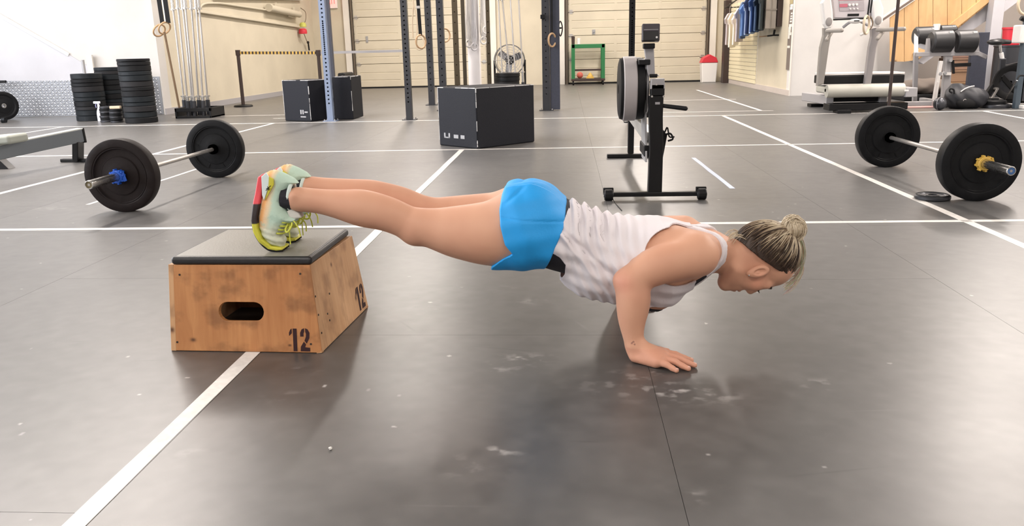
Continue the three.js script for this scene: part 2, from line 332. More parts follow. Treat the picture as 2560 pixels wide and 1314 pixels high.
{
  const CW = 1.22, RL = 1.83, gap = 0.0006, offs = [-2.416, -3.238, -2.576, -3.3];   // seams read from the photograph, column by column
  const shared = merge(bx(-CW / 2 + gap, CW / 2 - gap, -0.012, 0, -RL / 2 + gap, RL / 2 - gap));
  const su = shared.attributes.uv; for (let i = 0; i < su.count; i++) su.setXY(i, su.getX(i) / 1.83, su.getY(i) / 1.83);
  for (let c = -9; c < 9; c++) {
    const x0 = 0.236 + c * CW, o = offs[((-c + 1) % 4 + 4) % 4];
    for (let r = -12; r < 5; r++) {
      const z0 = o + r * RL, cz = z0 + RL / 2, cx = x0 + CW / 2; if (cz < -22.9 || cz > 4.6) continue;
      const near = x0 >= NEAR.x0 - 0.01 && x0 + CW <= NEAR.x1 + 0.01 && z0 > -7.2 && z0 + RL < -0.4 + RL;
      let m;
      if (near) {
        const g = shared.clone().translate(cx, 0, cz), uv = g.attributes.uv, p = g.attributes.position;
        for (let i = 0; i < uv.count; i++) uv.setXY(i, (p.getX(i) - NEAR.x0) / (NEAR.x1 - NEAR.x0), (p.getZ(i) - NEAR.z0) / (NEAR.z1 - NEAR.z0));
        g.translate(-cx, 0, -cz); m = new THREE.Mesh(g, matNear);
      } else { m = new THREE.Mesh(shared, matFar); if ((c + r) & 1) m.rotation.y = Math.PI; }
      m.position.set(cx, 0, cz); m.name = 'mat'; m.castShadow = m.receiveShadow = true; floor.add(m);
    }
  }
}
function tapeLine(a, b, w = 0.05, mat = M.tape, seed = 1) {   // floor tape with slightly uneven edges
  const q = rng(seed), L = a.distanceTo(b), n = Math.max(2, Math.round(L / 0.25)), dir = b.clone().sub(a).normalize(), s = V(-dir.z, 0, dir.x), l = [], r = [];
  for (let i = 0; i <= n; i++) { const p = a.clone().lerp(b, i / n); l.push(p.clone().addScaledVector(s, w / 2 + rr(-0.0025, 0.0015, q))); r.push(p.clone().addScaledVector(s, -w / 2 + rr(-0.0015, 0.0025, q))); }
  const pos = [], y = 0.0009, up = (v) => [v.x, y, v.z], dn = (v) => [v.x, 0.0001, v.z];
  for (let i = 0; i < n; i++) {
    pos.push(...up(l[i]), ...up(r[i]), ...up(r[i + 1]), ...up(l[i]), ...up(r[i + 1]), ...up(l[i + 1]));
    pos.push(...dn(l[i]), ...up(l[i]), ...up(l[i + 1]), ...dn(l[i]), ...up(l[i + 1]), ...dn(l[i + 1]));
    pos.push(...up(r[i]), ...dn(r[i]), ...dn(r[i + 1]), ...up(r[i]), ...dn(r[i + 1]), ...up(r[i + 1]));
  }
  const g = new THREE.BufferGeometry(); g.setAttribute('position', new THREE.Float32BufferAttribute(pos, 3)); g.computeVertexNormals();
  const n0 = g.attributes.normal; if (n0.getY(0) < 0) { for (let i = 0; i < pos.length; i += 9) for (let k = 0; k < 3; k++) { const t = pos[i + 3 + k]; pos[i + 3 + k] = pos[i + 6 + k]; pos[i + 6 + k] = t; } g.setAttribute('position', new THREE.Float32BufferAttribute(pos, 3)); g.computeVertexNormals(); }
  return obj('tape_line', g, mat, floor);
}
[[V(-6.5, 0, -4.335), V(8.5, 0, -4.34)], [V(-8, 0, -7.853), V(9, 0, -7.853)], [V(-10.5, 0, -11.42), V(9.3, 0, -11.2)],
 [V(-1.01, 0, 1.5), V(-1.01, 0, -7.83)], [V(2.073, 0, -0.5), V(2.073, 0, -11.2)], [V(-4.085, 0, -4.4), V(-4.085, 0, -11.3)], [V(-3.138, 0, -5.1), V(-3.138, 0, -6.85), 0.03],
 [V(-7.155, 0, -8.5), V(-7.155, 0, -11.35)], [V(2.74, 0, -12.0), V(2.74, 0, -17.9)], [V(5.2, 0, -8.2), V(5.42, 0, -11.2)], [V(1.2, 0, -11.98), V(2.9, 0, -11.95), 0.04], [V(-4.4, 0, -12.2), V(-3.0, 0, -12.15), 0.04], [V(0.9, 0, -14.6), V(2.9, 0, -14.6), 0.04], [V(-6.3, 0, -12.9), V(-3.9, 0, -12.9), 0.04],
].forEach(([a, b, w], i) => tapeLine(a, b, w || 0.05, M.tape, 100 + i));
tapeLine(V(1.085, 0, -5.43), V(1.06, 0, -7.0), 0.035, M.blueTape, 140);

// ---------------------------------------------------------------- walls and ceiling
const ZB = -22.1, XL = -6.68, ZW = -13.45, XR = 3.97, ZR = -15.25;
structMesh('wall_back', bx(-7, 4.4, 0, CEIL, ZB - 0.25, ZB), M.beige);
structMesh('wall_left', bx(XL - 0.25, XL, 0, CEIL, ZB, ZW - 0.25), M.beige);
structMesh('wall_left_front', bx(-11.3, XL, 0, CEIL, ZW - 0.25, ZW), std(lin(0.60, 0.58, 0.56), 0.7, 0, { map: paintTex }));
// unseen left side wall; its frosted windows are added to brighten the floor
{
  const w = struct('wall_left_side'), wz = [[-11.6, -8.8], [-8.2, -5.4], [-4.8, -2.0], [-1.4, 1.4]], y0 = 1.3, y1 = 3.7;
  obj('wall_low', bx(-11.55, -11.3, 0, y0, ZW - 0.25, 5), M.white, w); obj('wall_high', bx(-11.55, -11.3, y1, CEIL, ZW - 0.25, 5), M.white, w);
  const piers = [ZW - 0.25, ...wz.flat(), 5]; for (let i = 0; i < piers.length; i += 2) obj('pier', bx(-11.55, -11.3, y0, y1, piers[i], piers[i + 1]), M.white, w);
  wz.forEach(([a, b], i) => {
    const n = struct('window_' + (i + 1));
    obj('window_frame', [bx(-11.5, -11.28, y0, y0 + 0.06, a, b), bx(-11.5, -11.28, y1 - 0.06, y1, a, b), bx(-11.5, -11.28, y0, y1, a, a + 0.06), bx(-11.5, -11.28, y0, y1, b - 0.06, b), bx(-11.48, -11.3, y0, y1, (a + b) / 2 - 0.025, (a + b) / 2 + 0.025)], M.greySteel, n);
    for (const [c, d] of [[a + 0.06, (a + b) / 2 - 0.025], [(a + b) / 2 + 0.025, b - 0.06]]) obj('pane', bx(-11.46, -11.45, y0 + 0.06, y1 - 0.06, c, d), std(0xffffff, 0.7, 0, { emissive: new THREE.Color(0.92, 0.96, 1), emissiveIntensity: 2.2 }), n);
    const l = new THREE.RectAreaLight(0xeaf2ff, ADDED_WINDOW_NITS, b - a - 0.14, y1 - y0 - 0.14); l.position.set(-11.27, (y0 + y1) / 2, (a + b) / 2); l.rotation.y = -Math.PI / 2; l.castShadow = true; scene.add(l);
  });
}
structMesh('wall_right', bx(XR, XR + 0.25, 0, CEIL, ZB, ZR - 0.25), M.beige);
structMesh('wall_right_front', bx(XR, 6.1, 0, CEIL, ZR - 0.25, ZR), M.white);
structMesh('wall_right_rear', bx(6.1, 10.3, 0, CEIL, -17.75, -17.5), M.greyWall);
structMesh('wall_right_jog', bx(6.0, 6.1, 0, CEIL, -17.5, ZR - 0.25), M.white);
structMesh('wall_right_side', bx(10.3, 10.55, 0, CEIL, -17.75, 5), M.white);
structMesh('wall_front', bx(-11.55, 10.55, 0, CEIL, 5, 5.25), M.white);
structMesh('ceiling', bx(-11.55, 10.55, CEIL, CEIL + 0.2, ZB - 0.25, 5.25), M.ceiling);
structMesh('baseboard_left', bx(XL, XL + 0.02, 0, 0.1, ZB, ZW), M.greyPlastic);
structMesh('baseboard_right', bx(XR - 0.02, XR, 0, 0.1, ZB, ZR), M.greyWall);
// the lower part of the left wall is a cooler white below a raised diagonal strip
{
  const pts = [[-30, 20], [0, 38], [172, 136], [281, 200], [-30, 200]].map(([x, y]) => { const p = ZP(x, y, ZW); return [p.x, p.y]; });
  pts[0][0] = pts[4][0] = -11.2; pts[0][1] += 0.9;
  const g = extr(pts, 0.012).translate(0, 0, ZW + 0.001);
  structMesh('trim_1', g, M.coolWhite);
  const a = ZP(-5, 36, ZW + 0.02), b = ZP(172, 137, ZW + 0.02), d = a.clone().sub(b).normalize();
  structMesh('trim_2', beam(b, a.clone().addScaledVector(d, 1.0), 0.025, 0.055, 0.006), std(lin(0.92, 0.90, 0.87), 0.5));
}
// diamond plate along the bottom of that wall
{
  const top = ZP(100, 198, ZW + 0.02).y, plate = struct('wall_left_tread_plate');
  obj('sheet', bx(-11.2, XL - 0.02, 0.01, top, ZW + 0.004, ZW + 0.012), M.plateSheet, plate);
  const bar = new THREE.SphereGeometry(1, 8, 4), list = [];
  const one = (x, y, a) => list.push(bar.clone().scale(0.024, 0.0085, 0.009).rotateZ(a).translate(x, y, ZW + 0.012));
  for (let i = 0; i < 84; i++) for (let j = 0; j < 17; j++) { const x = -11.1 + i * 0.053, y = 0.04 + j * 0.045; if (y > top - 0.02 || x > XL - 0.06) continue; one(x, y, (i + j) % 2 ? 0.8 : -0.8); }
  const m = obj('tread_bars', list, M.plateSteel, plate); m.userData.kind = 'stuff';
}
// strip lights under the ceiling, each with its own area light above in the list
for (const [x, z] of lightSpots) {
  const t = thing('strip_light', 'white ceiling strip light with long diffuser hanging above the gym floor', 'lamp', V(x, CEIL - 0.4, z), 'ceiling strip lights');
  obj('housing', bx(x - 0.2, x + 0.2, CEIL - 0.4, CEIL - 0.32, z - 1.25, z + 1.25, 0.01), M.white, t);
  obj('diffuser', bx(x - 0.17, x + 0.17, CEIL - 0.412, CEIL - 0.4, z - 1.2, z + 1.2), std(0xffffff, 0.6, 0, { emissive: new THREE.Color(1, 0.95, 0.88), emissiveIntensity: 6 }), t);
  for (const s of [-0.9, 0.9]) obj('hanger', rod(V(x, CEIL - 0.32, z + s), V(x, CEIL, z + s), 0.006), M.greySteel, t);
}

// ---------------------------------------------------------------- overhead doors
function overheadDoor(n, x0, x1) {
  const d = struct('door_' + n), z = ZB + 0.02, sh = 0.595, y0 = 0.03, nS = 7;
  const prof = (y) => {   // a section: a face with shallow embossed channels
    const p = [[0, y + 0.006], [0.03, y + 0.006], [0.036, y + 0.014]];
    for (const q of [0.30, 0.62]) { const m = y + sh * q; p.push([0.036, m - 0.014], [0.028, m - 0.006], [0.028, m + 0.006], [0.036, m + 0.014]); }
    p.push([0.036, y + sh - 0.012], [0.03, y + sh - 0.004], [0, y + sh - 0.004]); return p;
  };
  for (let i = 0; i < nS; i++) {
    const g = extr(prof(y0 + i * sh), x1 - x0).rotateY(-Math.PI / 2).scale(-1, 1, 1);
    const pos = g.attributes.position; for (let k = 0; k < pos.count; k++) { /* x: along door, z: out of wall */ }
    // after the turn the profile's first axis lies along z and the length along x
    g.computeBoundingBox(); g.translate(x0 - g.boundingBox.min.x, 0, z - g.boundingBox.min.z);
    const gg = prep(g); const ix = gg.attributes.position.array, nn = gg.attributes.normal.array;   // mirrored: restore the winding
    for (let k = 0; k < ix.length; k += 9) for (let c = 0; c < 3; c++) { let t = ix[k + 3 + c]; ix[k + 3 + c] = ix[k + 6 + c]; ix[k + 6 + c] = t; t = nn[k + 3 + c]; nn[k + 3 + c] = nn[k + 6 + c]; nn[k + 6 + c] = t; }
    const s = obj('door_section', gg, M.beigeDoor, d);
    for (const f of [0.005, 0.335, 0.655, 0.975]) obj('stile', bx(x0 + (x1 - x0) * f, x0 + (x1 - x0) * f + 0.07, y0 + i * sh + 0.02, y0 + (i + 1) * sh - 0.02, z + 0.034, z + 0.042), M.beigeDoor, s);
    for (const f of [0.02, 0.98]) { const hx = x0 + (x1 - x0) * f; obj('hinge', [bx(hx - 0.04, hx + 0.04, y0 + (i + 1) * sh - 0.05, y0 + (i + 1) * sh + 0.05, z + 0.036, z + 0.05), rod(V(hx - 0.07, y0 + (i + 1) * sh, z + 0.05), V(hx + 0.07, y0 + (i + 1) * sh, z + 0.05), 0.012)], M.satin, s); }
  }
  obj('bottom_seal', bx(x0, x1, 0, 0.035, z, z + 0.05), M.blackMatte, d);
  for (const [xa, s] of [[x0, -1], [x1, 1]]) {
    obj('track', [bx(xa + s * 0.02, xa + s * 0.05, 0, 4.2, z, z + 0.09), bx(xa + s * 0.05, xa + s * 0.09, 0, 4.2, z, z + 0.02)], std(lin(0.16, 0.13, 0.10), 0.6, 0.3), d);
    obj('jamb', bx(xa + s * 0.1, xa + s * 0.26, 0, 4.3, z - 0.01, z + 0.05), M.warmWhite, d);
  }
  return d;
}
{
  const a = ZP(888, 100, ZB), b = ZP(1216, 100, ZB), c = ZP(1421, 100, ZB), e = ZP(1763, 100, ZB);
  overheadDoor(1, a.x, b.x); overheadDoor(2, c.x, e.x);
  obj('lock', [bx(a.x + 0.30, a.x + 0.36, 1.18, 1.34, ZB + 0.055, ZB + 0.07)], M.greySteel, scene.getObjectByName('door_1'));
  const p = ZP(1484, 79, ZB); obj('lock', [bx(p.x - 0.04, p.x + 0.04, p.y - 0.07, p.y + 0.05, ZB + 0.055, ZB + 0.07), rod(V(p.x, p.y, ZB + 0.06), V(p.x, p.y, ZB + 0.1), 0.02)], M.greySteel, scene.getObjectByName('door_2'));
}
// slatwall on the right wall, board by board
{
  const w = struct('wall_right_slats'), z0 = XP(1893, 150, XR).z, z1 = XP(1806, 150, XR).z;
  const top = 1.75, n = 20, ht = top / n, m = std(lin(0.76, 0.69, 0.48), 0.6);
  obj('backing', bx(XR - 0.012, XR, 0.08, top + 0.02, z1, z0), M.warmWhite, w);
  for (let i = 0; i < n; i++) obj('slat', bx(XR - 0.03, XR - 0.012, 0.1 + i * ht, 0.1 + (i + 1) * ht - 0.012, z1, z0, 0.003), m, w);
}
// ---------------------------------------------------------------- wooden jump box
{
  const b = [G(428, 877), G(805, 883), G(921, 767)]; b.push(b[0].clone().add(b[2]).sub(b[1]));   // FL FR BR BL on the floor
  const WT = 0.28, zf = -2.445;
  const tFL = ZP(434, 663, zf - 0.012), tFR = ZP(776, 663, zf);
  const ex = tFR.clone().sub(tFL), depth = G(884, 590, WT).distanceTo(tFR);
  const ez = V(-ex.z, 0, ex.x).normalize().negate(); if (ez.z > 0) ez.negate(); ez.multiplyScalar(depth);
  tFL.y = tFR.y = WT;
  const t = [tFL, tFR, tFR.clone().add(ez), tFL.clone().add(ez)];
  const cen = b[0].clone().add(b[1]).add(b[2]).add(b[3]).multiplyScalar(0.25);
  const box = thing('jump_box', 'tapered plywood jump box with black padded top, hand slot and stencilled 12', 'box', V(cen.x, 0, cen.z));
  // a panel of 18 mm plywood in the plane of four corners, drawn in its own 2-D frame
  function frame(o, xDir, inside) {
    const x = xDir.clone().normalize(); return (q) => { const n = V().crossVectors(x, q).normalize(); if (n.dot(inside) > 0) n.negate(); const y = V().crossVectors(n, x).normalize(); if (y.y < 0) { y.negate(); } return new THREE.Matrix4().makeBasis(x, y, V().crossVectors(x, y)).setPosition(o); };
  }
  function panel(i, j, mat, opts = {}) {
    const A = b[i], B = b[j], C = t[j], D = t[i], ctr = cen.clone().setY(0.15);
    const m = frame(A, B.clone().sub(A), ctr.clone().sub(A))(D.clone().sub(A)), inv = m.clone().invert();
    const loc = [A, B, C, D].map((p) => p.clone().applyMatrix4(inv)), pts = loc.map((p) => [p.x, p.y]);
    const zc = ctr.clone().applyMatrix4(inv).z, sgn = Math.sign(zc);   // which way is in
    const lower = 0.002, shrink = pts.map(([x, y]) => [x, y < 0.05 ? y + lower : y]);
    const g = extr(shrink, 0.018, { holes: opts.hole ? [opts.hole(pts)] : [], bevel: 0.0015 });
    g.translate(0, 0, sgn > 0 ? 0 : -0.018);
    const p = obj('side_panel', g.applyMatrix4(m), mat, box);
    return { p, m, pts, out: -sgn };
  }
  const front = panel(0, 1, plyFront, { hole: (p) => { const w = p[1][0], tx = (610 - 428) / (805 - 428) * w; return stadium(tx, 0.132, 0.075, 0.031); } });
  const right = panel(1, 2, plySide), back = panel(2, 3, plyFront, { hole: (p) => stadium(p[1][0] / 2, 0.132, 0.075, 0.031) }), left = panel(3, 0, plySide);
  obj('inner_floor', extr(t.map((p) => [p.x, -p.z]), 0.016).rotateX(-Math.PI / 2).translate(0, WT - 0.017, 0), plySide, box);
  // padded top with rounded edges that overhangs a little
  {
    const ux = ex.clone().normalize(), uz = ez.clone().normalize(), L = ex.length() + 0.012, D = depth + 0.012, c = t[0].clone().add(t[2]).multiplyScalar(0.5);
    const pad = new RoundedBoxGeometry(L, 0.026, D, 4, 0.011).applyMatrix4(new THREE.Matrix4().makeBasis(ux, V(0, 1, 0), uz.clone().negate())).translate(c.x, WT + 0.0135, c.z);
    const p = obj('padded_top', pad, M.vinyl, box); p.userData.label = 'black vinyl pad';
    const worn = new RoundedBoxGeometry(L - 0.026, 0.004, D - 0.026, 2, 0.0015).applyMatrix4(new THREE.Matrix4().makeBasis(ux, V(0, 1, 0), uz.clone().negate())).translate(c.x, WT + 0.0253, c.z); obj('lit_dusty_top', worn, M.padVinyl, p).userData.label = 'dusty top of the pad with reflected light put into its grey';  // lighter sheet: reflected light and dust are put into its colour
  }
  // stencilled numbers: flat paint with the breaks of a stencil
  const one = [[[0.20, 0], [0.42, 0], [0.42, 0.98], [0.20, 0.98]], [[-0.02, 0.66], [0.14, 0.78], [0.14, 0.98], [0.06, 0.94], [-0.02, 0.80]]];
  const two = [[[0.60, 0], [1.14, 0], [1.14, 0.16], [0.86, 0.18], [0.92, 0.30], [0.80, 0.42], [0.62, 0.20]], [[0.84, 0.46], [0.96, 0.34], [1.12, 0.58], [1.14, 0.80], [1.04, 0.95], [0.90, 1.0], [0.90, 0.84], [0.94, 0.76], [0.93, 0.64]], [[0.84, 1.0], [0.70, 0.95], [0.61, 0.80], [0.61, 0.64], [0.80, 0.64], [0.80, 0.78], [0.84, 0.84]]];
  const stencilMat = std(lin(0.030, 0.006, 0.008), 0.8);
  function stencil(P, x, y, h, w) {
    const gs = [...one, ...two].map((s) => extr(s.map(([a, c]) => [x + a * w, y + c * h]), 0.0006).translate(0, 0, P.out > 0 ? 0.0002 : -0.0008).applyMatrix4(P.m));
    obj('stencil_number', gs, stencilMat, P.p).userData.label = 'dark red stencilled number 12';
  }
  stencil(front, (727 - 428) / (805 - 428) * front.pts[1][0], 0.006, 0.075, 0.058);
  { const w = right.pts[1][0]; stencil(right, w - 0.105, 0.014, 0.09, 0.07); }
  const screwM = std(lin(0.03, 0.018, 0.012), 0.6);
  for (const [P, list] of [[front, [[0.02, 0.03], [0.02, 0.25], [-0.035, 0.03], [-0.06, 0.255]]], [right, [[0.02, 0.06], [0.016, 0.12], [0.014, 0.18], [0.09, 0.10], [0.13, 0.155], [0.1, 0.075]]]])
    for (const [x, y] of list) { const w = P.pts[1][0], lx = x < 0 ? w + x : x; obj('screw', new THREE.CylinderGeometry(0.0035, 0.0035, 0.002, 10).rotateX(Math.PI / 2).translate(lx + (x < 0 ? 0 : y * 0.1), y, P.out * 0.0004).applyMatrix4(P.m), screwM, P.p); }
}

// ---------------------------------------------------------------- barbells with bumper plates
const plateProfile = (R, T) => [[0.026, -T / 2], [0.05, -T / 2], [0.052, -T / 2 - 0.0], [0.075, -T / 2 + 0.006], [0.115, -T / 2 + 0.008], [0.118, -T / 2 + 0.013], [R * 0.72, -T / 2 + 0.013], [R * 0.755, -T / 2 + 0.004], [R * 0.775, -T / 2 + 0.003], [R * 0.79, -T / 2 + 0.0], [R - 0.008, -T / 2], [R - 0.002, -T / 2 + 0.003], [R, -T / 2 + 0.009],
  [R, T / 2 - 0.009], [R - 0.002, T / 2 - 0.003], [R - 0.008, T / 2], [R * 0.79, T / 2], [R * 0.775, T / 2 - 0.003], [R * 0.755, T / 2 - 0.004], [R * 0.72, T / 2 - 0.013], [0.118, T / 2 - 0.013], [0.115, T / 2 - 0.008], [0.075, T / 2 - 0.006], [0.052, T / 2], [0.05, T / 2], [0.026, T / 2], [0.026, -T / 2]];
function bumper(X, z, label, mat, T = 0.075, spokes = false) {
  const R = 0.225, c = V(X, R, z), t = thing('bumper_plate', label, 'weight plate', V(X, 0, z), 'bumper plates on the barbells');
  obj('disc', turned(plateProfile(R, T), c, 'z', 72), mat, t);
  obj('hub_ring', turned([[0.0255, -T / 2 - 0.001], [0.034, -T / 2 - 0.001], [0.034, T / 2 + 0.001], [0.0255, T / 2 + 0.001], [0.0255, -T / 2 - 0.001]], c, 'z', 32), M.satin, t);
  // raised lines moulded in the face
  const ribs = []; for (const s of [-1, 1]) { ribs.push(new THREE.TorusGeometry(0.118, 0.0022, 6, 60).translate(c.x, c.y, c.z + s * (T / 2 - 0.011)), new THREE.TorusGeometry(R * 0.745, 0.0025, 6, 72).translate(c.x, c.y, c.z + s * (T / 2 - 0.004))); if (spokes) for (const a of [0.25, 2.9, 4.3, 5.15]) ribs.push(beam(V(c.x + 0.128 * Math.cos(a), c.y + 0.128 * Math.sin(a), c.z + s * (T / 2 - 0.0115)), V(c.x + 0.16 * Math.cos(a), c.y + 0.16 * Math.sin(a), c.z + s * (T / 2 - 0.0115)), 0.004, 0.004)); }
  obj('raised_ring', ribs, mat, t); return t;
}
function barbell(X, zIn, label, endMat) {   // zIn: inner collar nearest the camera
  const y = 0.225, z2 = zIn - 1.31, t = thing('barbell', label, 'barbell', V(X, 0, (zIn + z2) / 2)), P = (z) => V(X, y, z);
  obj('shaft', [rod(P(zIn), P(z2), 0.0142, 0.0142, 20)], M.satin, t);
  for (const [a, s] of [[zIn, 1], [z2, -1]]) {
    obj('collar_flange', turned([[0.014, 0], [0.034, 0], [0.038, 0.004], [0.038, 0.026], [0.034, 0.03], [0.014, 0.03]], V(0, 0, 0), 'z', 32).scale(1, 1, s).translate(X, y, a - (s > 0 ? 0.03 : -0.03)), M.chrome, t);
    obj('sleeve', turned([[0.0142, 0], [0.0252, 0.001], [0.0252, 0.412], [0.0235, 0.415], [0.0195, 0.415], [0.0195, 0.411]], V(), 'z', 32).scale(1, 1, s).translate(X, y, a), M.chrome, t);
    obj('end_cap', turned([[0.0001, 0.411], [0.019, 0.411], [0.0192, 0.408]], V(), 'z', 24).scale(1, 1, s).translate(X, y, a), endMat, t);
    obj('end_bolt', turned([[0.0001, 0.4125], [0.008, 0.4125], [0.0085, 0.409]], V(), 'z', 6).scale(1, 1, s).translate(X, y, a), M.satin, t);
  }
  return t;
}
function clip(X, z, label, mat) {   // a clamp collar with a lever and lugs
  const y = 0.225, t = thing('collar_clip', label, 'collar', V(X, y, z));
  const ring = []; ring.push(turned([[0.0262, -0.02], [0.036, -0.02], [0.039, -0.016], [0.039, 0.016], [0.036, 0.02], [0.0262, 0.02], [0.0262, -0.02]], V(X, y, z), 'z', 28));
  for (let i = 0; i < 8; i++) { const a = i / 8 * Math.PI * 2 + 0.2; ring.push(place(new RoundedBoxGeometry(0.014, 0.012, 0.034, 1, 0.003), 0.041, 0, 0).rotateZ(a).translate(X, y, z)); }
  obj('ring', ring, mat, t);
  obj('lever', [beam(V(X + 0.035, y + 0.03, z + 0.004), V(X + 0.052, y - 0.028, z + 0.008), 0.022, 0.01, 0.003, V(0, 0, 1)), rod(V(X + 0.036, y + 0.03, z - 0.014), V(X + 0.036, y + 0.03, z + 0.018), 0.006)], mat, t);
  return t;
}
{
  const XL_ = -2.737, zl = -4.905;
  barbell(XL_, zl, 'steel barbell with brownish plates and a blue clamp collar beside the wooden jump box', std(lin(0.20, 0.17, 0.10), 0.5, 0.5));
  bumper(XL_, zl + 0.042, 'brownish black bumper plate beside the blue clamp collar', M.rubberBrown, 0.078);
  bumper(XL_, zl - 1.31 - 0.036, 'black bumper plate with spoke marks, rear end of the blue-collared barbell', M.rubber, 0.065, true);
  clip(XL_, zl + 0.105, 'blue plastic clamp collar on a barbell sleeve', M.blue);
  const XR_ = 2.382, zr = -4.97;
  barbell(XR_, zr, 'steel barbell with black plates, yellow clamp collar and blue sleeve end', std(lin(0.06, 0.15, 0.36), 0.45));
  bumper(XR_, zr + 0.046, 'black bumper plate beside the yellow clamp collar', M.rubber, 0.088);
  bumper(XR_, zr - 1.31 - 0.046, 'black bumper plate at the rear end of the yellow-collared barbell', M.rubber, 0.088, true);
  clip(XR_, zr + 0.115, 'yellow plastic clamp collar on a barbell sleeve', M.yellow);
  // a small change plate lying by the right barbell
  const p = G(2331, 491, 0.015), t = thing('change_plate', 'small black change plate lying flat on the floor by the yellow-collared barbell', 'weight plate', V(p.x, 0.0, p.z));
  obj('disc', turned([[0.0255, 0.002], [0.05, 0.0], [0.094, 0], [0.1, 0.006], [0.1, 0.02], [0.094, 0.026], [0.075, 0.026], [0.07, 0.021], [0.045, 0.021], [0.04, 0.026], [0.0255, 0.026], [0.0255, 0.002]], V(p.x, 0.001, p.z), 'y', 48), M.darkSteel, t);
  obj('grip_lip', new THREE.TorusGeometry(0.088, 0.004, 8, 48).rotateX(Math.PI / 2).translate(p.x, 0.027, p.z), M.black, t);
  // crumb of chalk on the floor
  const c = G(826, 1123), cr = new THREE.IcosahedronGeometry(0.0045, 1); const cp = cr.attributes.position; const q = rng(5); for (let i = 0; i < cp.count; i++) { const k = 0.8 + 0.4 * hash2(Math.round(cp.getX(i) * 1e5), Math.round(cp.getY(i) * 1e5), Math.round(cp.getZ(i) * 1e5)); cp.setXYZ(i, cp.getX(i) * k, cp.getY(i) * k * 0.8, cp.getZ(i) * k); } cr.computeVertexNormals();
  tag(obj('chalk_crumb', cr.translate(c.x, 0.0035, c.z), M.tape), 'small white crumb of chalk on the black floor', 'chalk');
}

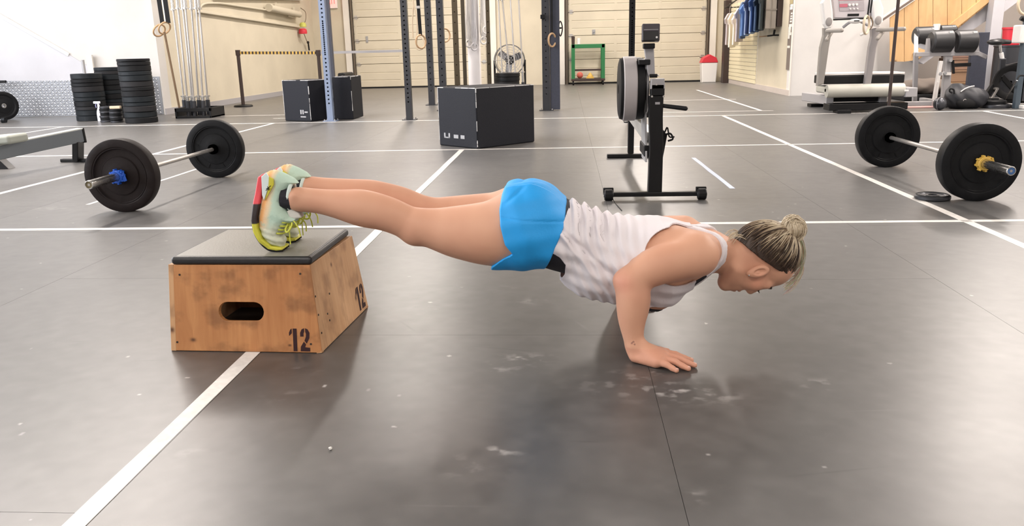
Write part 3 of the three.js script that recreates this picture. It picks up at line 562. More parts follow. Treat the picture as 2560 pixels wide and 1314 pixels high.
// ---------------------------------------------------------------- rowing machines
{
  // seen end on: front foot with wheels, leg, flywheel cage, monitor on its arm
  const z = -5.06, a = G(1513, 500), b = G(1759, 495), X = ZP(1637, 480, z).x;
  const t = thing('rowing_machine', 'black rowing machine standing end on, monitor on a grey arm, behind the woman', 'rowing machine', V(X, 0, z));
  const at = (x, y, zz = z) => ZP(x, y, zz);
  const fy = 0.036, fl = V(a.x + 0.02, fy, z), fr = V(b.x - 0.02, fy, z);
  obj('front_foot', beam(fl, fr, 0.045, 0.028, 0.006), M.blackGloss, t);
  for (const s of [fl, fr]) {
    const w = obj('wheel', turned([[0.008, -0.026], [0.030, -0.026], [0.0345, -0.02], [0.0345, 0.02], [0.030, 0.026], [0.008, 0.026]], V(s.x, 0.035, z + 0.02), 'x', 28), M.black, t);
    obj('axle_cap', turned([[0.0001, -0.03], [0.014, -0.03], [0.016, -0.026], [0.016, 0.026], [0.014, 0.03], [0.0001, 0.03]], V(s.x, 0.035, z + 0.02), 'x', 16), M.darkSteel, w);
    obj('wheel_bracket', bx(s.x - 0.032, s.x + 0.032, 0.03, 0.075, z - 0.03, z - 0.005, 0.005), M.black, t);
  }
  // leg: slightly wider at the top
  const p0 = at(1619, 484), p1 = at(1654, 484), q0 = at(1613, 238), q1 = at(1661, 238);
  const leg = extr([[p0.x, 0.045], [p1.x, 0.045], [p1.x + 0.002, q1.y * 0.5], [q1.x - 0.008, q1.y * 0.8], [q1.x - 0.006, q1.y], [q0.x + 0.02, q1.y], [p0.x + 0.006, q0.y * 0.5]], 0.07, { bevel: 0.006 }).translate(0, 0, z - 0.05);
  obj('leg', leg, M.blackGloss, t);
  const h0 = at(1626, 243), h1 = at(1661, 196);
  obj('leg_cap', [bx(h0.x, h1.x, h0.y + 0.01, h1.y - 0.03, z - 0.06, z + 0.03, 0.006)], M.black, t);
  obj('top_cover', extr([[h0.x - 0.002, h1.y - 0.06], [h1.x + 0.002, h1.y - 0.06], [h1.x - 0.002, h1.y], [h0.x + 0.002, h1.y]], 0.08, { bevel: 0.004 }).translate(0, 0, z - 0.05), M.greyPlastic, t);
  for (const [x, y] of [[1630, 241], [1659, 241], [1641, 211]]) { const s = at(x, y, z + 0.032); obj('bolt', rod(V(s.x, s.y, z + 0.024), V(s.x, s.y, z + 0.036), 0.006, 0.006, 8), M.satin, t); }
  const em = at(1644, 258, z + 0.024); obj('badge', bx(em.x - 0.014, em.x + 0.014, em.y - 0.007, em.y + 0.007, z + 0.018, z + 0.0225), M.greyPlastic, t);
  // flywheel cage: a drum seen on its edge
  const fc = at(1566, 222, z - 0.2), Rf = 0.19;
  const cage = obj('flywheel_cage', turned([[0.03, -0.085], [Rf - 0.03, -0.085], [Rf - 0.006, -0.078], [Rf, -0.06], [Rf, 0.045], [Rf - 0.006, 0.066], [Rf - 0.02, 0.075], [0.03, 0.078]], V(fc.x + 0.035, fc.y, fc.z), 'x', 56), M.black, t);
  obj('perforated_band', turned([[Rf + 0.001, -0.055], [Rf + 0.006, -0.05], [Rf + 0.006, 0.02], [Rf + 0.001, 0.025]], V(fc.x + 0.03, fc.y, fc.z), 'x', 56), std(lin(0.40, 0.37, 0.37), 0.5), cage);
  obj('side_ring', new THREE.TorusGeometry(Rf * 0.8, 0.012, 8, 48).rotateY(Math.PI / 2).translate(fc.x + 0.115, fc.y, fc.z), M.greySteel, cage);
  obj('cage_spoke', [0, 1, 2, 3, 4, 5].map((i) => { const an = i * Math.PI / 3; return beam(V(fc.x + 0.113, fc.y + 0.03 * Math.sin(an), fc.z + 0.03 * Math.cos(an)), V(fc.x + 0.113, fc.y + Rf * 0.8 * Math.sin(an), fc.z + Rf * 0.8 * Math.cos(an)), 0.012, 0.012); }), M.greySteel, cage);
  obj('damper_lever', [bx(fc.x + 0.06, fc.x + 0.13, fc.y + Rf - 0.045, fc.y + Rf - 0.012, z - 0.12, z - 0.04, 0.006)], M.blackGloss, t);
  const tr = at(1606, 152, z - 0.1); obj('chrome_tip', [new THREE.SphereGeometry(0.014, 14, 10).translate(tr.x + 0.02, tr.y, tr.z)], M.chrome, t);
  // frame rails running back from the leg
  obj('rail_bracket', [bx(h0.x - 0.03, h1.x - 0.02, 0.26, 0.33, z - 0.34, z - 0.04, 0.008)], M.black, t);
  obj('frame_plate', [extr([[0, 0.23], [0.26, 0.23], [0.36, 0.52], [0.1, 0.56]], 0.012).rotateY(Math.PI / 2).translate(X - 0.06, 0, z - 0.02)], M.greySteel, t);
  obj('monorail', beam(V(X, 0.34, z - 0.3), V(X, 0.37, z - 2.05), 0.05, 0.09, 0.006), M.alu, t);
  obj('rear_leg', [beam(V(X, 0.33, z - 1.98), V(X, 0.04, z - 2.0), 0.05, 0.06, 0.006)], M.black, t);
  obj('rear_foot', bx(X - 0.2, X + 0.2, 0.002, 0.035, z - 2.03, z - 1.97, 0.008), M.black, t);
  obj('seat', new RoundedBoxGeometry(0.28, 0.06, 0.24, 3, 0.025).translate(X, 0.45, z - 1.1), M.black, t);
  // monitor arm and monitor
  const m0 = at(1644, 190, z - 0.06), m1 = at(1626, 120, z - 0.06);
  obj('monitor_arm', extr([[at(1622, 192).x, m0.y], [at(1640, 186).x, m0.y], [at(1637, 120).x, m1.y], [at(1612, 120).x, m1.y]], 0.035, { bevel: 0.006 }).translate(0, 0, z - 0.08), M.greyPlastic, t);
  const mc0 = at(1605, 104), mc1 = at(1650, 60);
  const mon = obj('monitor', place(new RoundedBoxGeometry(mc1.x - mc0.x, (mc1.y - mc0.y) * 1.02, 0.05, 3, 0.006), 0, 0, 0, -0.18).rotateZ(-0.02).translate((mc0.x + mc1.x) / 2, (mc0.y + mc1.y) / 2, z - 0.02), std(lin(0.030, 0.022, 0.032), 0.4), t);
  obj('screen_hood', place(new RoundedBoxGeometry(0.092, 0.056, 0.012, 2, 0.004), 0, 0, 0, -0.18).translate((mc0.x + mc1.x) / 2 - 0.002, (mc0.y + mc1.y) / 2 - 0.018, z + 0.008), M.blackGloss, mon);
  obj('groove', place(new THREE.BoxGeometry(0.085, 0.003, 0.004), 0, 0, 0, -0.18).translate((mc0.x + mc1.x) / 2, (mc0.y + mc1.y) / 2 + 0.018, z + 0.0025), M.greyPlastic, mon);
  { const s = at(1642, 93, z + 0.02); obj('button', rod(V(s.x, s.y, z + 0.005), V(s.x, s.y, z + 0.02), 0.006, 0.006, 12), M.palePlastic, mon); }
  const cl0 = at(1609, 122), cl1 = at(1638, 108); obj('monitor_clamp', bx(cl0.x, cl1.x, cl0.y, cl1.y, z - 0.07, z - 0.005, 0.005), M.black, t);
  const k0 = at(1625, 190), k1 = at(1644, 186); obj('arm_pivot', [rod(V(k0.x, k0.y, z - 0.02), V(k1.x, k0.y, z - 0.02), 0.011)], M.black, t); obj('pivot_knob', new THREE.SphereGeometry(0.006, 12, 8).translate(k1.x + 0.006, k0.y + 0.002, z - 0.02), M.palePlastic, t);
  // handle in its holder and the foot rest with its strap
  const g0 = at(1656, 264, z + 0.0), g1 = at(1714, 271, z + 0.05); obj('handle', [rod(g0, g1, 0.0125, 0.0135, 16), new THREE.SphereGeometry(0.0135, 12, 8).translate(g1.x, g1.y, g1.z)], M.black, t);
  const f0 = at(1660, 395, z - 0.1), f1 = at(1668, 325, z - 0.1);
  obj('footrest', [extr([[at(1657, 395).x, f0.y], [at(1661, 392).x, f0.y], [at(1672, 345).x, f1.y - 0.03], [at(1664, 325).x, f1.y], [at(1655, 325).x, f1.y]], 0.12, { bevel: 0.004 }).translate(0, 0, z - 0.2)], M.black, t);
  obj('foot_strap', [tube([at(1662, 330, z - 0.05), at(1668, 318, z - 0.05), at(1671, 330, z - 0.05), at(1674, 342, z - 0.05), at(1686, 342, z - 0.04)], 0.005, 24, 6), tube([at(1664, 336, z - 0.06), at(1676, 334, z - 0.05), at(1682, 347, z - 0.04), at(1670, 352, z - 0.05)], 0.006, 24, 6)], M.blackMatte, t);
  obj('cable', tube([V(fl.x + 0.02, 0.03, z + 0.02), V(fl.x + 0.03, 0.005, z + 0.07), V(fl.x + 0.045, 0.003, z + 0.22), V(fl.x + 0.06, 0.003, z + 0.36)], 0.0022, 24, 6), M.black, t);
}
{
  // only the seat end of a second one reaches into the picture
  const E_ = G(196, 405), A = ZP(204, 338, E_.z - 0.02), far = ZP(2, 380, -6.55), dir = far.clone().sub(A).normalize(), B = A.clone().addScaledVector(dir, 1.25), up = V(0, 1, 0);
  const t = thing('rowing_machine', 'rowing machine rail with sliding seat and black rear leg near the brownish plate', 'rowing machine', V(E_.x, 0, E_.z)), nrm = up.clone().addScaledVector(dir, -up.dot(dir)).normalize();
  const onR = (s, h) => A.clone().addScaledVector(dir, s).addScaledVector(nrm, h);
  obj('monorail', beam(A, B, 0.06, 0.115, 0.006), std(lin(0.16, 0.18, 0.20), 0.35, 0.6), t);
  obj('rail_top', beam(onR(0, 0.062), onR(1.25, 0.062), 0.07, 0.012, 0.003), std(lin(0.60, 0.62, 0.60), 0.4, 0.2), t);
  obj('rail_stripe', [-0.03, -0.012, 0.006].map((h, i) => beam(onR(0.02, 0.03 + h).add(V(0, 0, 0.031)), onR(0.35 + 0.12 * i, 0.03 + h).add(V(0, 0, 0.031)), 0.003, 0.008)), M.greySteel, t).userData.kind = 'stuff';
  obj('end_cap', beam(onR(-0.014, 0), onR(0.01, 0), 0.072, 0.135, 0.006), M.black, t);
  obj('rear_leg', [beam(onR(0.05, -0.04), V(E_.x, 0.02, E_.z), 0.11, 0.055, 0.006, V(1, 0, 0))], M.blackGloss, t);
  const fA = G(155, 405), fB = V(E_.x * 2 - fA.x, 0, E_.z * 2 - fA.z); obj('rear_foot', beam(fA.clone().setY(0.016), fB.clone().setY(0.016), 0.05, 0.03, 0.006), M.black, t);
  const S = ZP(14, 348, A.clone().lerp(far, 0.95).z); obj('seat', place(new RoundedBoxGeometry(0.24, 0.075, 0.26, 3, 0.025), 0, 0, 0, 0, 0, Math.asin(dir.y) * -1).translate(S.x, S.y, S.z), std(lin(0.34, 0.36, 0.32), 0.6), t);
  obj('seat_carriage', beam(onR(0.78, 0.085), onR(0.98, 0.085), 0.1, 0.04, 0.006), M.black, t);
  const fo = G(6, 421); obj('front_frame', [extr([[-0.4, 0.001], [0.09, 0.001], [-0.02, 0.12], [-0.4, 0.3]], 0.1, { bevel: 0.006 }).translate(fo.x, 0, fo.z - 0.05)], M.blackGloss, t);
}
// ---------------------------------------------------------------- the woman in a decline push-up
const BOX_TOP = 0.3073;
{
  const J = ZP, ZC = -2.6;
  const chain = (list) => list.map(([x, y, z, r]) => ({ p: J(x, y, z), r }));
  const legN = chain([[738, 497, -2.53, 0.033], [760, 499, -2.53, 0.0325], [800, 503, -2.53, 0.0345], [864, 513, -2.53, 0.045], [911, 521, -2.53, 0.054], [970, 535, -2.525, 0.0505], [1028, 559, -2.525, 0.048], [1056, 565, -2.52, 0.0515], [1098, 573, -2.52, 0.062], [1150, 580, -2.515, 0.079], [1232, 583, -2.51, 0.098], [1300, 575, -2.515, 0.105]]);
  const legF = chain([[768, 469, -2.665, 0.033], [790, 471, -2.665, 0.0325], [835, 475, -2.665, 0.035], [890, 485, -2.665, 0.045], [935, 494, -2.668, 0.053], [1000, 507, -2.67, 0.050], [1055, 527, -2.675, 0.047], [1085, 536, -2.68, 0.0505], [1125, 541, -2.685, 0.062], [1175, 548, -2.69, 0.078], [1245, 556, -2.69, 0.097], [1310, 560, -2.685, 0.105]]);
  const torso = chain([[1330, 566, ZC, 0.112], [1420, 592, ZC, 0.094], [1500, 620, ZC, 0.094], [1580, 640, ZC, 0.108], [1660, 644, ZC, 0.110], [1722, 636, ZC, 0.080]]);
  const TW = 0.68;   // the trunk is wider than deep
  const armN = chain([[1745, 640, -2.445, 0.058], [1700, 650, -2.42, 0.056], [1642, 665, -2.40, 0.054], [1598, 688, -2.385, 0.044], [1572, 703, -2.375, 0.039]]);
  const foreN = chain([[1574, 706, -2.375, 0.040], [1583, 738, -2.37, 0.0475], [1582, 770, -2.365, 0.044], [1580, 802, -2.36, 0.036], [1584, 845, -2.352, 0.0265], [1590, 868, -2.348, 0.0245]]);
  const mirror = (c, dx = 0, dz = 0) => c.map(({ p, r }, i) => ({ p: V(p.x + dx * i / (c.length - 1), p.y, 2 * ZC - p.z + dz * i / (c.length - 1)), r }));
  const armF = mirror(armN, -0.0, -0.06), foreF = mirror(foreN, -0.0, 0).map((o) => { o.p.z -= 0.06; return o; });
  const sChain = (x, y, z, c, k) => { let d = 1e9; for (let i = 0; i + 1 < c.length; i++) d = smin(d, sCap(x, y, z, c[i].p, c[i + 1].p, c[i].r, c[i + 1].r), k); return d; };
  const near = (c, pad) => { const b = new THREE.Box3(); for (const { p, r } of c) b.expandByPoint(p.clone().addScalar(r)).expandByPoint(p.clone().addScalar(-r)); return b.expandByScalar(pad); };
  const gate = (c, k) => { const b = near(c, 0.06); return (x, y, z) => { const dx = Math.max(b.min.x - x, 0, x - b.max.x), dy = Math.max(b.min.y - y, 0, y - b.max.y), dz = Math.max(b.min.z - z, 0, z - b.max.z), o = Math.hypot(dx, dy, dz); return o > 0.02 ? o + 0.05 : sChain(x, y, z, c, k); }; };
  const fine = (c, n = 4) => {   // a smooth limb through the joints
    const cv = new THREE.CatmullRomCurve3(c.map((o) => o.p)), rv = new THREE.CatmullRomCurve3(c.map((o, i) => V(o.r, i * 0.01, 0))), m = (c.length - 1) * n, out = [];
    for (let i = 0; i <= m; i++) out.push({ p: cv.getPoint(i / m), r: rv.getPoint(i / m).x }); return out;
  };
  const dLegN = gate(fine(legN, 5), 0.012), dLegF = gate(fine(legF, 5), 0.012), dArmN = gate(fine(armN), 0.01), dForeN = gate(fine(foreN), 0.01), dArmF = gate(fine(armF), 0.01), dForeF = gate(fine(foreF), 0.01);
  const tz = torso.map(({ p, r }) => ({ p: V(p.x, p.y, 0), r }));
  const dTrunk0 = (x, y, z) => { let d = 1e9; const q = (z - ZC) * TW; for (let i = 0; i + 1 < tz.length; i++) d = smin(d, sCap(x, y, q, tz[i].p, tz[i + 1].p, tz[i].r, tz[i + 1].r), 0.05); return d; };
  const sp = (px, py, z) => J(px, py, z);
  const gl = [sp(1322, 536, -2.535), sp(1322, 524, -2.668)], br = [sp(1642, 724, -2.545), sp(1640, 716, -2.655)], sc = [sp(1690, 606, -2.505), sp(1684, 594, -2.695)];
  const kn = [sp(1036, 584, -2.52), sp(1058, 551, -2.675)], an = [sp(736, 489, -2.503)];
  const dTrunk = (x, y, z) => {
    let d = dTrunk0(x, y, z);
    for (const g of gl) d = smin(d, sEll(x, y, z, g.x, g.y, g.z, 0.11, 0.092, 0.095), 0.04);
    for (const g of br) d = smin(d, sEll(x, y, z, g.x, g.y, g.z, 0.062, 0.066, 0.06), 0.035);
    for (const g of sc) d = smin(d, sEll(x, y, z, g.x, g.y, g.z, 0.085, 0.045, 0.065), 0.035);
    return d;
  };
  // neck and head
  const neck = chain([[1745, 628, ZC, 0.062], [1800, 636, -2.593, 0.052], [1850, 640, -2.588, 0.05], [1885, 634, -2.586, 0.05]]);
  const trap = chain([[1738, 626, -2.47, 0.05], [1790, 624, -2.56, 0.045]]), trapF = mirror(trap), clav = chain([[1748, 640, -2.45, 0.05], [1740, 616, -2.75, 0.05]]);
  const HC = J(1897, 648, -2.588), ha = 6 * Math.PI / 180, HU = V(Math.cos(ha), Math.sin(ha), 0), HF = V(Math.sin(ha), -Math.cos(ha), 0);
  const hl = (x, y, z) => { const dx = x - HC.x, dy = y - HC.y; return [dx * HU.x + dy * HU.y, dx * HF.x + dy * HF.y, z - HC.z]; };   // up, front, side
  const hw = (u, f, s) => V(HC.x + u * HU.x + f * HF.x, HC.y + u * HU.y + f * HF.y, HC.z + s);
  const v3 = (a) => V(a[0], a[1], a[2]);
  function dHead(x, y, z) {
    const [u, f, s0] = hl(x, y, z), s = Math.abs(s0); if (Math.hypot(u, f, s) > 0.24) return Math.hypot(u, f, s) - 0.16;
    let d = sEll(u, f, s, 0.022, -0.010, 0, 0.098, 0.094, 0.076);
    d = smin(d, sEll(u, f, s, 0.050, 0.024, 0, 0.052, 0.062, 0.060), 0.03);                   // forehead
    d = smin(d, sEll(u, f, s, -0.045, 0.036, 0, 0.076, 0.058, 0.057), 0.035);                 // face
    d = smin(d, sCap(u, f, s, V(-0.080, 0.010, 0.046), V(-0.110, 0.064, 0.012), 0.018, 0.018), 0.025);   // jaw
    d = smin(d, sEll(u, f, s, -0.112, 0.070, 0, 0.018, 0.020, 0.022), 0.018);                 // chin
    d = smin(d, sEll(u, f, s, -0.022, 0.062, 0.040, 0.028, 0.026, 0.026), 0.025);             // cheekbone
    d = smin(d, sCap(u, f, s, V(0.021, 0.083, 0.008), V(0.013, 0.073, 0.046), 0.012, 0.010), 0.018);   // brow
    d = smax(d, -sEll(u, f, s, -0.006, 0.104, 0.033, 0.013, 0.020, 0.017), 0.014);            // socket
    d = smin(d, sEll(u, f, s, -0.005, 0.0775, 0.031, 0.0125, 0.0125, 0.014), 0.004);          // closed lid over the eye
    d = smin(d, sCap(u, f, s, V(0.010, 0.088, 0), V(-0.032, 0.1025, 0), 0.0085, 0.0105), 0.014);   // nose
    d = smin(d, sEll(u, f, s, -0.038, 0.095, 0.011, 0.010, 0.011, 0.008), 0.008);             // wing
    d = smax(d, -sEll(u, f, s, -0.047, 0.099, 0.007, 0.005, 0.006, 0.004), 0.004);            // nostril
    d = smin(d, sEll(u, f, s, -0.078, 0.075, 0, 0.024, 0.018, 0.030), 0.015);                 // muzzle
    d = smin(d, sEll(u, f, s, -0.0695, 0.0915, 0, 0.0065, 0.007, 0.021), 0.005);              // upper lip
    d = smin(d, sEll(u, f, s, -0.0850, 0.0895, 0, 0.0075, 0.0075, 0.018), 0.005);             // lower lip
    d = smax(d, -sCap(u, f, s, V(-0.0775, 0.099, 0), V(-0.0765, 0.089, 0.022), 0.0022, 0.0015), 0.004);   // mouth line
    // ear
    const ue = u + 0.024, fe = f - 0.007; let e = sEll(ue + 0.25 * (fe - 0.008), fe, s, 0.006, 0.010, 0.080, 0.033, 0.0195, 0.0105); e = smin(e, sEll(ue, fe, s, -0.022, 0.014, 0.077, 0.011, 0.009, 0.006), 0.008);
    e = smax(e, -sEll(ue + 0.25 * (fe - 0.008), fe, s, 0.009, 0.009, 0.0925, 0.021, 0.0115, 0.0105), 0.003); e = smin(e, sEll(ue, fe, s, 0.0, 0.012, 0.081, 0.006, 0.004, 0.005), 0.005);
    return smin(d, e, 0.006);
  }
  // hands: palm and five separate fingers flat on the floor
  function handParts(mz, ox, oz) {
    const P = (x, y, z) => V(x + ox, y, mz > 0 ? z : 2 * ZC - z + oz);
    const w = P(0.203, 0.045, -2.346), kn_ = [P(0.262, 0.021, -2.287), P(0.276, 0.024, -2.303), P(0.283, 0.026, -2.324), P(0.277, 0.025, -2.346)];
    const mid = [P(0.287, 0.018, -2.268), P(0.312, 0.021, -2.286), P(0.326, 0.023, -2.309), P(0.320, 0.022, -2.341)];
    const dip = [P(0.301, 0.0115, -2.258), P(0.332, 0.0125, -2.274), P(0.350, 0.013, -2.299), P(0.346, 0.0125, -2.336)];
    const tip = [P(0.312, 0.0075, -2.250), P(0.348, 0.008, -2.264), P(0.370, 0.008, -2.291), P(0.366, 0.0078, -2.331)];
    const rad = [[0.0125, 0.0092, 0.0082, 0.0070], [0.0135, 0.0100, 0.0090, 0.0076], [0.0140, 0.0104, 0.0094, 0.0078], [0.0138, 0.0102, 0.0092, 0.0076]];
    const caps = [];
    for (let i = 0; i < 4; i++) { caps.push([w, kn_[i], 0.020, rad[i][0] + 0.003, 0.014]); caps.push([kn_[i], mid[i], rad[i][0], rad[i][1], 0.006]); caps.push([mid[i], dip[i], rad[i][1], rad[i][2], 0.003]); caps.push([dip[i], tip[i], rad[i][2], rad[i][3], 0.003]); }
    caps.push([P(0.200, 0.020, -2.345), P(0.250, 0.018, -2.312), 0.019, 0.017, 0.016], [P(0.198, 0.018, -2.328), P(0.255, 0.015, -2.292), 0.0145, 0.0135, 0.012]);   // heel of the hand, little-finger edge
    caps.push([P(0.205, 0.022, -2.362), P(0.248, 0.018, -2.385), 0.019, 0.014, 0.014], [P(0.248, 0.018, -2.385), P(0.280, 0.0135, -2.402), 0.0125, 0.0108, 0.004], [P(0.280, 0.0135, -2.402), P(0.304, 0.0095, -2.405), 0.0105, 0.0082, 0.003]);   // thumb
    return { caps, w };
  }
  const hN = handParts(1, 0, 0), hF = handParts(-1, 0, -0.06);
  const dHand = (h) => { const c0 = h.w.clone().add(V(0.08, 0, 0)); return (x, y, z) => { const o = Math.hypot(x - c0.x, y - c0.y, z - c0.z); if (o > 0.22) return o - 0.14; let d = 1e9; for (const [a, b, r0, r1, k] of h.caps) d = smin(d, sCap(x, y, z, a, b, r0, r1), k); return Math.max(d, 0.0012 - y); }; };
  const dHN = dHand(hN), dHF = dHand(hF);
  const neckD = gate(neck, 0.02), trapD = gate(trap, 0.02), trapFD = gate(trapF, 0.02), clavD = gate(clav, 0.02);
  const elbow = [J(1553, 699, -2.378), J(1600, 0, 0)], elF = V(elbow[0].x, elbow[0].y, 2 * ZC - elbow[0].z - 0.06);
  function body(x, y, z) {
    let d = smin(dLegN(x, y, z), dLegF(x, y, z), 0.02);
    for (const k of kn) d = smin(d, Math.hypot(x - k.x, y - k.y, z - k.z) - 0.034, 0.03);
    for (const k of an) d = smin(d, Math.hypot(x - k.x, y - k.y, z - k.z) - 0.012, 0.016);
    d = smin(d, dTrunk(x, y, z), 0.045);
    d = smin(d, clavD(x, y, z), 0.04); d = smin(d, trapD(x, y, z), 0.03); d = smin(d, trapFD(x, y, z), 0.03);
    let a = smin(dArmN(x, y, z), dForeN(x, y, z), 0.018); a = smin(a, sCap(x, y, z, elbow[0], armN[4].p, 0.019, 0.03), 0.022); a = smin(a, dHN(x, y, z), 0.016);
    let b = smin(dArmF(x, y, z), dForeF(x, y, z), 0.018); b = smin(b, sCap(x, y, z, elF, armF[4].p, 0.019, 0.03), 0.022); b = smin(b, dHF(x, y, z), 0.016);
    d = smin(d, a, 0.026); d = smin(d, b, 0.026);
    d = smin(d, neckD(x, y, z), 0.035); d = smin(d, dHead(x, y, z), 0.02);
    return d;
  }
  const skinBase = [0.62, 0.335, 0.225];
  const tatt = [[1579, 856], [1583, 853], [1586, 858]].map(([x, y]) => J(x, y, -2.325));
  function skinColor(x, y, z) {
    let [r, g, b] = skinBase; const n = fbm(x * 14 + 40, y * 14 + z * 9 + 40, 256, 81, 3) - 0.5; r *= 1 + 0.10 * n; g *= 1 + 0.20 * n; b *= 1 + 0.20 * n;
    const [u, f, s0] = hl(x, y, z), s = Math.abs(s0);
    if (u > -0.13 && u < 0.1 && f > -0.05 && f < 0.13 && s < 0.1) {
      const lip = Math.exp(-(((u + 0.0775) / 0.0135) ** 2) - ((f - 0.093) / 0.010) ** 2 - (s / 0.02) ** 2); r = mix(r, 0.40, lip * 0.8); g = mix(g, 0.11, lip * 0.8); b = mix(b, 0.10, lip * 0.8);
      const ck = Math.exp(-(((u + 0.022) / 0.03) ** 2) - ((f - 0.06) / 0.03) ** 2) * 0.25; g *= 1 - ck * 0.5; b *= 1 - ck * 0.5;
    }
    const pk = Math.max(Math.exp(-((x - elbow[0].x) ** 2 + (y - elbow[0].y) ** 2) / 0.0012), y < 0.05 ? 0.45 : 0) * 0.3; g *= 1 - pk * 0.45; b *= 1 - pk * 0.35;
    for (let i = 0; i < tatt.length; i++) { const t = tatt[i], q = Math.hypot(x - t.x, (y - t.y) * 1.3); if (q < 0.0034 && z > -2.35) { r *= 0.5; g *= 0.45; b *= 0.5; } }
    return [r, g, b];
  }
  const neckCut = (x) => x - J(1838, 640, -2.59).x, wristCut = 0.085;
  const inHand = (x, y, z, h) => Math.hypot((x - h.w.x - 0.08), (z - h.w.z)) < 0.25 && y < wristCut;
  const skin = phys({ color: 0xffffff, vertexColors: true, roughness: 0.5, sheen: 0.25, sheenRoughness: 0.5, sheenColor: lin(1, 0.8, 0.7), specularIntensity: 0.5 });
  const lo = V(-1.02, 0.0, -3.1), hi = V(0.56, 0.66, -2.25);
  const parts = [];
  parts.push(meshSDF((x, y, z) => Math.max(body(x, y, z), neckCut(x) - 0.004, (x > 0.12 && y < 0.2) ? wristCut - 0.004 - y : -1), lo, hi, 0.0085, skinColor));
  const hc = HC; parts.push(meshSDF((x, y, z) => Math.max(body(x, y, z), -neckCut(x) - 0.004), V(J(1838, 640, -2.59).x - 0.02, hc.y - 0.16, hc.z - 0.12), V(hc.x + 0.15, hc.y + 0.14, hc.z + 0.12), 0.0026, skinColor));
  for (const h of [hN, hF]) parts.push(meshSDF((x, y, z) => Math.max(body(x, y, z), y - wristCut - 0.004), V(h.w.x - 0.08, -0.008, h.w.z - 0.11), V(h.w.x + 0.2, wristCut + 0.02, h.w.z + 0.13), 0.0026, skinColor));
  const person = thing('person', 'woman in white tank top and blue shorts doing a push-up, feet on the wooden box', 'person', V(-0.2, 0, ZC));
  obj('body', parts, skin, person).userData.label = 'bare skin of arms, legs, neck and face';

  // ------------------------------------------------ clothes
  const px2 = (list, z) => list.map(([x, y]) => { const p = J(x, y, z); return [p.y, p.x]; }).sort((a, b) => a[0] - b[0]);
  const lerpT = (t, y) => { if (y <= t[0][0]) return t[0][1]; for (let i = 0; i + 1 < t.length; i++) if (y <= t[i + 1][0]) return mix(t[i][1], t[i + 1][1], (y - t[i][0]) / (t[i + 1][0] - t[i][0] + 1e-9)); return t[t.length - 1][1]; };
  const legHem = px2([[1262, 462], [1253, 490], [1250, 520], [1254, 555], [1266, 600], [1284, 624], [1258, 640], [1230, 664], [1220, 690]], -2.46);
  const waist = px2([[1420, 470], [1419, 497], [1409, 560], [1384, 620], [1366, 664], [1355, 700]], -2.50);
  const shirtHem = px2([[1436, 480], [1431, 507], [1405, 560], [1377, 626], [1400, 640], [1414, 660], [1412, 690], [1398, 722], [1430, 740], [1450, 760]], -2.46);
  const ripple = (x, y, z) => 0.0022 * Math.sin(x * 55 + y * 38 + 5 * fbm(x * 9 + 20, z * 9 + 20, 256, 83, 2)) + 0.0014 * Math.sin(x * 20 - y * 95 + z * 30);
  function shorts(x, y, z) {
    let d = dTrunk(x, y, z); d = smin(d, smin(dLegN(x, y, z), dLegF(x, y, z), 0.05), 0.06) - 0.010 + ripple(x, y, z) * 0.8;
    // side panel seam
    const seam = J(1340, 545, -2.46); d += 0.0016 * Math.exp(-(((y - seam.y + 0.12 * (x - seam.x)) / 0.004) ** 2)) * (z > -2.55 ? 1 : 0);
    const fold = J(1290, 482, -2.5), fx = x - fold.x, fy = y - fold.y; d += 0.004 * Math.exp(-(((fx * 0.6 - fy * 0.8) / 0.006) ** 2) - ((fx * 0.8 + fy * 0.6) / 0.03) ** 2);
    return smax(smax(d, lerpT(legHem, y) - x, 0.006), x - lerpT(waist, y), 0.006);
  }
  const cloth = (r, g, b, rough = 0.75) => phys({ color: lin(r, g, b), roughness: rough, sheen: 0.3, sheenRoughness: 0.6, bumpMap: grainBump, bumpScale: 0.0003 });
  const blueM = cloth(0.012, 0.33, 0.80, 0.6), inkM = cloth(0.012, 0.012, 0.018, 0.8), tankM = cloth(0.74, 0.70, 0.73, 0.85);
  const sg = obj('shorts', meshSDF(shorts, V(-0.30, 0.18, -2.88), V(0.06, 0.66, -2.32), 0.0045), blueM, person); sg.userData.label = 'bright blue running shorts';
  function band(x, y, z) { const d = smin(dTrunk(x, y, z), smin(dLegN(x, y, z), dLegF(x, y, z), 0.05), 0.05) - 0.006; return Math.max(d, lerpT(waist, y) - 0.02 - x, x - lerpT(shirtHem, y) - 0.012); }
  obj('waistband', meshSDF(band, V(-0.16, 0.18, -2.88), V(0.09, 0.62, -2.32), 0.006), inkM, person).userData.label = 'black waistband and underlayer';
  // tank top: loose over the belly, cut away at the arms, racer back and straps
  const bel = J(1490, 672, ZC), bel2 = J(1570, 690, ZC);
  const holeN = J(1716, 640, -2.425), holeR = [0.125, 0.098, 0.125];
  const onSkin = (p) => { for (let i = 0; i < 8; i++) { const e = 0.002, d = body(p.x, p.y, p.z), g = V(body(p.x + e, p.y, p.z) - body(p.x - e, p.y, p.z), body(p.x, p.y + e, p.z) - body(p.x, p.y - e, p.z), body(p.x, p.y, p.z + e) - body(p.x, p.y, p.z - e)).normalize(); p.addScaledVector(g, -d); } return p; };
  const strapPts = [[1716, 552, -2.592], [1750, 560, -2.575], [1778, 585, -2.545], [1795, 615, -2.52], [1793, 645, -2.512], [1775, 675, -2.515], [1745, 700, -2.52], [1705, 728, -2.53]].map(([x, y, z]) => onSkin(J(x, y, z))), strapC = strapPts.map((p) => ({ p, r: 0.017 })), strapF = mirror(strapC);
  const dSt = gate(strapC, 0.004), dStF = gate(strapF, 0.004);
